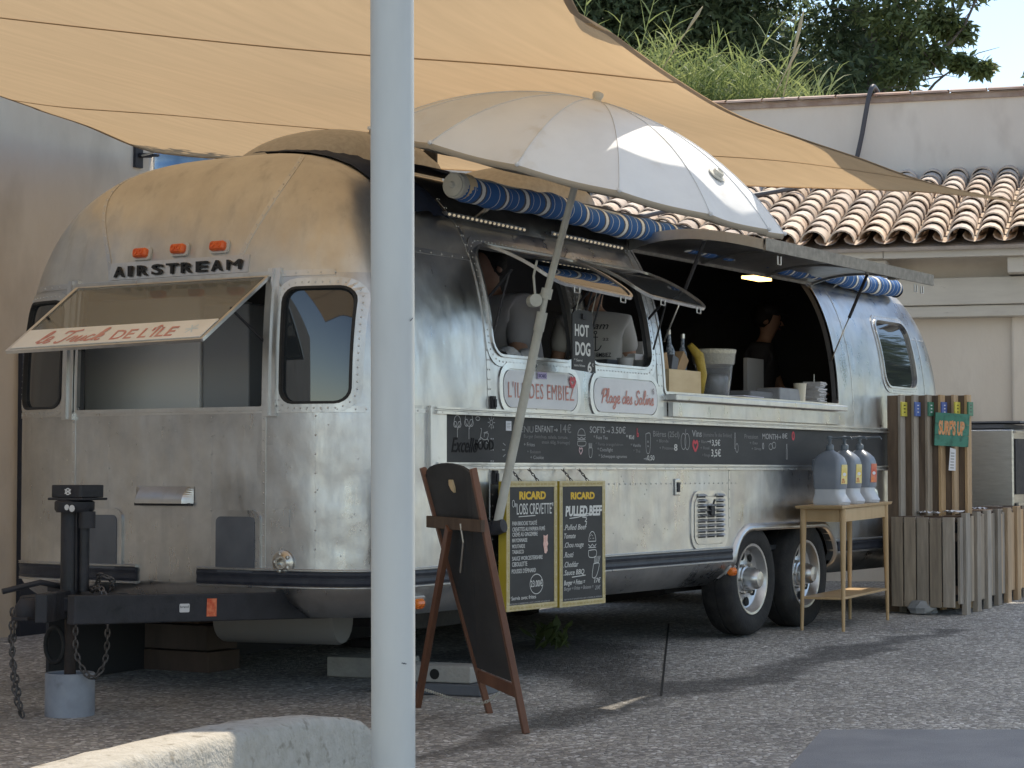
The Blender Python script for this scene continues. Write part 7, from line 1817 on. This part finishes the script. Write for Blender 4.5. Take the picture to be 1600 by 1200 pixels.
# sill of the two side windows
for k, (px_, r, h, lab) in enumerate(((3.519, .05, .075, 'left white bowl stack on the second window sill'), (3.721, .048, .07, 'right white cup on the second window sill'))):
    cup_(px_, .16, 1.656, r, h+.02, lab, mat('white_crockery', (.55, .56, .58), .25) if k == 0 else MATS['white_crockery'], 'crockery_cup', 'white crockery on the sill')
for px_, w_, h_, lab, m_ in ((3.557, .16, .09, 'dark square tin on the second window sill', ALU_DARK), (3.892, .12, .14, 'pale carton behind the white crockery', SIGNWHITE), (3.975, .09, .22, 'tall pale carton beside the hatch post', mat('grey_carton', (.4, .4, .4), .7))):
    q = MB(); q.bbox((px_-w_/2, .26, 1.656), (px_+w_/2, .38, 1.656+h_)); tag(q.build('sill_carton', m_, bevel=.004), lab, 'carton')
tw = MB(); x = 2.261; R = random.Random(31)
rows = []
for i in range(10):
    rows.append([(x+.15*(u-.5)*2+R.uniform(-.01, .01), .16+.06*sin(v*pi*2)*(1-.5*abs(u-.5)), 1.70+.045*cos(v*pi*2)*(1-abs(u-.5)**2*2)+.02*sin(u*9)) for u, v in [(i/9, j/10) for j in range(10)]])
tw.grid(rows, closed=True); tag(tw.build('rolled_towel', mat('white_towel', (.55, .56, .58), .95, 0, (.4, .41, .44), 12, bump=1, bscale=60), smooth=True), 'crumpled white towel on the first window sill', 'towel')
tw = MB(); x = 2.308; tw.lathe([(.035, -.03), (.045, -.03), (.045, .03), (.035, .03), (.035, -.03)], (x, .1, 1.70), 18, axis=(0, -1, .2)); tag(tw.build('tape_roll', PAPER, smooth=True, angle=40), 'white tape roll leaning by the crumpled towel', 'tape roll')

# ------------------------------------------------------------------ people inside
def skin_mesh(name, nodes, edges, material, parent, root=0, sub=2, label=None):
    me = bpy.data.meshes.new(name); Mi = WM[parent].inverted()
    me.from_pydata([tuple(Mi @ Vector(n[0])) for n in nodes], edges, [])
    o = bpy.data.objects.new(name, me); COL.objects.link(o)
    m_ = o.modifiers.new('s', 'SKIN'); m_.use_smooth_shade = True
    for i, n in enumerate(nodes):
        sv = me.skin_vertices[0].data[i]; r = n[1]; sv.radius = (r, r) if not isinstance(r, tuple) else r; sv.use_root = (i == root)
    o.modifiers.new('d', 'SUBSURF').levels = sub
    dg_ = bpy.context.evaluated_depsgraph_get(); nm = bpy.data.meshes.new_from_object(o.evaluated_get(dg_)); nm.name = name
    bpy.data.objects.remove(o)
    nm.materials.clear(); nm.materials.append(material); nm.polygons.foreach_set('use_smooth', [True]*len(nm.polygons))
    ob = bpy.data.objects.new(name, nm); COL.objects.link(ob); ob.parent = parent; WM[ob] = WM[parent]
    if label: ob['label'] = label
    return ob
SKINM = mat('skin', (.36, .2, .14), .55, 0, (.42, .25, .18), 8, bump=.1)
HAIR = mat('dark_hair', (.012, .01, .009), .6, bump=.8, bscale=90)
def person(name_loc, rz, label, shirt, lean=0.0, arm_r=None, arm_l=None, Hs=1.0, hair=HAIR, cap=False, girth=1.0, trousers=None):
    t = thing('person', name_loc, label, 'person', rot=rz)
    B = WM[t]
    def L(x, y, z): # local: x right, y forward
        return B @ Vector((x*Hs, y*Hs, z*Hs))
    ln = lean
    def T(z, x=0, y=0): # torso point leaning forward from hip at .95
        dz = z-.95; return L(x, y+dz*sin(ln), .95+dz*cos(ln))
    g = girth
    nodes = [(T(.95), (.15*g, .11*g)), (T(1.12), (.14*g, .10*g)), (T(1.3), (.16*g, .115*g)), (T(1.42), (.13*g, .09*g)), (T(1.50), .055), (T(1.56, 0, .02), .055)]
    E = [(0, 1), (1, 2), (2, 3), (3, 4), (4, 5)]
    # head
    nodes += [(T(1.64, 0, .025), (.078, .092)), (T(1.72, 0, .02), (.078, .095)), (T(1.78, 0, .01), (.05, .06))]; E += [(5, 6), (6, 7), (7, 8)]
    hips = []
    for s in (-1, 1):
        k = len(nodes); nodes += [(L(.09*s, 0, .88), .085*g), (L(.10*s, .02, .5), .058), (L(.10*s, -.02, .1), .04), (L(.11*s, .12, .04), .035)]; E += [(0, k), (k, k+1), (k+1, k+2), (k+2, k+3)]
    for s, arm in ((1, arm_r), (-1, arm_l)):
        a = arm or ((.24, .02, 1.15), (.22, .22, 1.0))
        k = len(nodes); el_ = L(s*a[0][0], a[0][1], a[0][2]); wr = L(s*a[1][0], a[1][1], a[1][2])
        nodes += [(T(1.42, .17*s), .056*g), (el_, .042), (wr, .028)]; E += [(3, k), (k, k+1), (k+1, k+2)]
        d = (wr-el_).normalized(); side = d.cross(Vector((0, 0, 1))).normalized(); palm = wr+d*.055
        kp = len(nodes); nodes.append((palm, (.034, .016))); E.append((k+2, kp))
        for j, (off, ln_) in enumerate(((-.027, .055), (-.009, .068), (.009, .064), (.026, .05))):
            kk = len(nodes); nodes += [(palm+side*off+d*.035, .0095), (palm+side*off+d*(.035+ln_*.5)-Vector((0, 0, .008)), .0088), (palm+side*off+d*(.035+ln_)-Vector((0, 0, .028)), .0075)]; E += [(kp, kk), (kk, kk+1), (kk+1, kk+2)]
        kk = len(nodes); nodes += [(wr+d*.03-side*.035*s-Vector((0, 0, .01)), .011), (wr+d*.065-side*.05*s-Vector((0, 0, .02)), .009)]; E += [(k+2, kk), (kk, kk+1)]
    skin_mesh('body', nodes, E, SKINM, t)
    # shirt: follows torso and upper arms
    sh = [(T(.90), (.17*g, .13*g)), (T(1.12), (.165*g, .125*g)), (T(1.3), (.185*g, .135*g)), (T(1.43), (.15*g, .105*g)), (T(1.50), .075)]; E = [(0, 1), (1, 2), (2, 3), (3, 4)]
    for s, arm in ((1, arm_r), (-1, arm_l)):
        a = arm or ((.24, .02, 1.15), (.22, .22, 1.0)); k = len(sh); sp_ = T(1.42, .18*s); el_ = L(s*a[0][0], a[0][1], a[0][2]); sh += [(sp_, .078*g), (sp_.lerp(el_, .7), .066)]; E += [(3, k), (k, k+1)]
    skin_mesh('shirt', sh, E, shirt, t)
    tr_ = [(T(.93), (.165*g, .125*g)), (L(.095, 0, .85), .1*g), (L(.10, .02, .5), .075), (L(.10, -.02, .13), .055), (L(-.095, 0, .85), .1*g), (L(-.10, .02, .5), .075), (L(-.10, -.02, .13), .055)]
    skin_mesh('trousers', tr_, [(0, 1), (1, 2), (2, 3), (0, 4), (4, 5), (5, 6)], trousers or DARKIN, t)
    # hair / cap, face
    hc = T(1.70, 0, .0); up = (T(1.8)-T(1.6)).normalized(); fw = (B.to_3x3() @ Vector((0, cos(ln), -sin(ln)))).normalized()
    q = MB(); q.lathe([(.06, -.085), (.088, -.05), (.098, -.01), (.1, .03), (.09, .07), (.065, .1), (.03, .118), (0, .122)], hc-fw*.026, 18, axis=up); q.build('hair', hair, t, True)
    if cap:
        q = MB(); q.lathe([(.098, .02), (.096, .06), (.07, .1), (0, .115)], hc, 18, axis=up); q.prism(circle_pts(0, 0, .075, 12)[:-1], frame3(hc+fw*.1+up*.03, fw.cross(up), fw), .008); q.build('cap', BLACK, t, True)
    rt = fw.cross(up); fc = T(1.66, 0, .025)+fw*.085
    q = MB()
    for s in (-1, 1): q.lathe([(0, -.006), (.011, 0), (0, .006)], fc+rt*.03*s+up*.025, 8, axis=fw)
    q.build('eyes', BLACKINK, t, True); q = MB(); q.tube([fc+up*.02, fc+fw*.02-up*.012, fc-up*.016], [.006, .012, .006], 6); q.build('nose', SKINM, t, True)
    q = MB(); q.tube([fc-rt*.022-up*.042-fw*.004, fc-up*.044+fw*.003, fc+rt*.022-up*.042-fw*.004], .005, 5); q.build('mouth', mat('lip', (.3, .1, .09), .5) if 'lip' not in MATS else MATS['lip'], t, True)
    for s in (-1, 1):
        q = MB(); q.lathe([(0, -.006), (.02, -.002), (.024, .006), (0, .01)], T(1.66)+rt*.08*s, 10, axis=rt*s); q.build('ear', SKINM, t, True)
    return t, T, B
SHIRTG = mat('grey_white_tshirt', (.42, .41, .43), .9, 0, (.36, .35, .38), 4, bump=.5, bscale=7)
SHIRTW = mat('white_printed_tshirt', (.55, .54, .52), .9, 0, (.48, .47, .46), 4, bump=.3, bscale=7)
SHIRTD = mat('charcoal_top', (.045, .045, .055), .9, 0, (.03, .03, .038), 4, bump=.3)
person((2.82, .52, .60), radians(80), 'person in a grey-white T-shirt bending at the first side window', SHIRTG, lean=.30, girth=1.5, arm_r=((.26, .25, 1.05), (.2, .45, 1.1)), arm_l=((.26, .25, 1.05), (.2, .45, 1.1)))
t_, T_, B_ = person((3.74, .50, .56), radians(-57), 'person in a white T-shirt with printed back, seen through the second side window', SHIRTW, lean=.03, girth=1.1)
# print on the back of the shirt
bw = (B_.to_3x3() @ Vector((0, -1, 0))).normalized(); rt = (B_.to_3x3() @ Vector((-1, 0, 0))).normalized(); rt = Vector((0, 0, 1)).cross(bw)*1.0
o_ = T_(1.36)+bw*.158; PR = mat('black_shirt_print', (.04, .04, .045), .9)
text('Team', frame3(o_+Vector((0, 0, .02)), rt, (0, 0, 1)), .045, PR, t_, width=.16, shear=.35, align='CENTER'); text('20        22', frame3(o_+Vector((0, 0, -.05))+bw*.004, rt, (0, 0, 1)), .016, PR, t_, width=.16, align='CENTER', bold=.01)
text('ÎLE DES EMBIEZ', frame3(o_+Vector((0, 0, -.15))+bw*.004, rt, (0, 0, 1)), .026, PR, t_, width=.19, align='CENTER', bold=.01)
q = MB(); strokes(q, [[(0, .05), (0, -.05)], [(-.035, -.02), (-.02, -.045), (0, -.052), (.02, -.045), (.035, -.02)], [(-.015, .03), (.015, .03)], circle_pts(0, .058, .008, 8)], frame3(o_+Vector((0, 0, -.06))+bw*.006, rt, (0, 0, 1)), .006); q.build('anchor_print', PR, t_)
person((7.35, 1.12, .58), radians(-160), 'person in dark clothes and cap standing in the shade of the big hatch', SHIRTD, lean=.15, girth=1.15, cap=True, arm_l=((.26, .2, 1.12), (.25, .42, 1.12)))
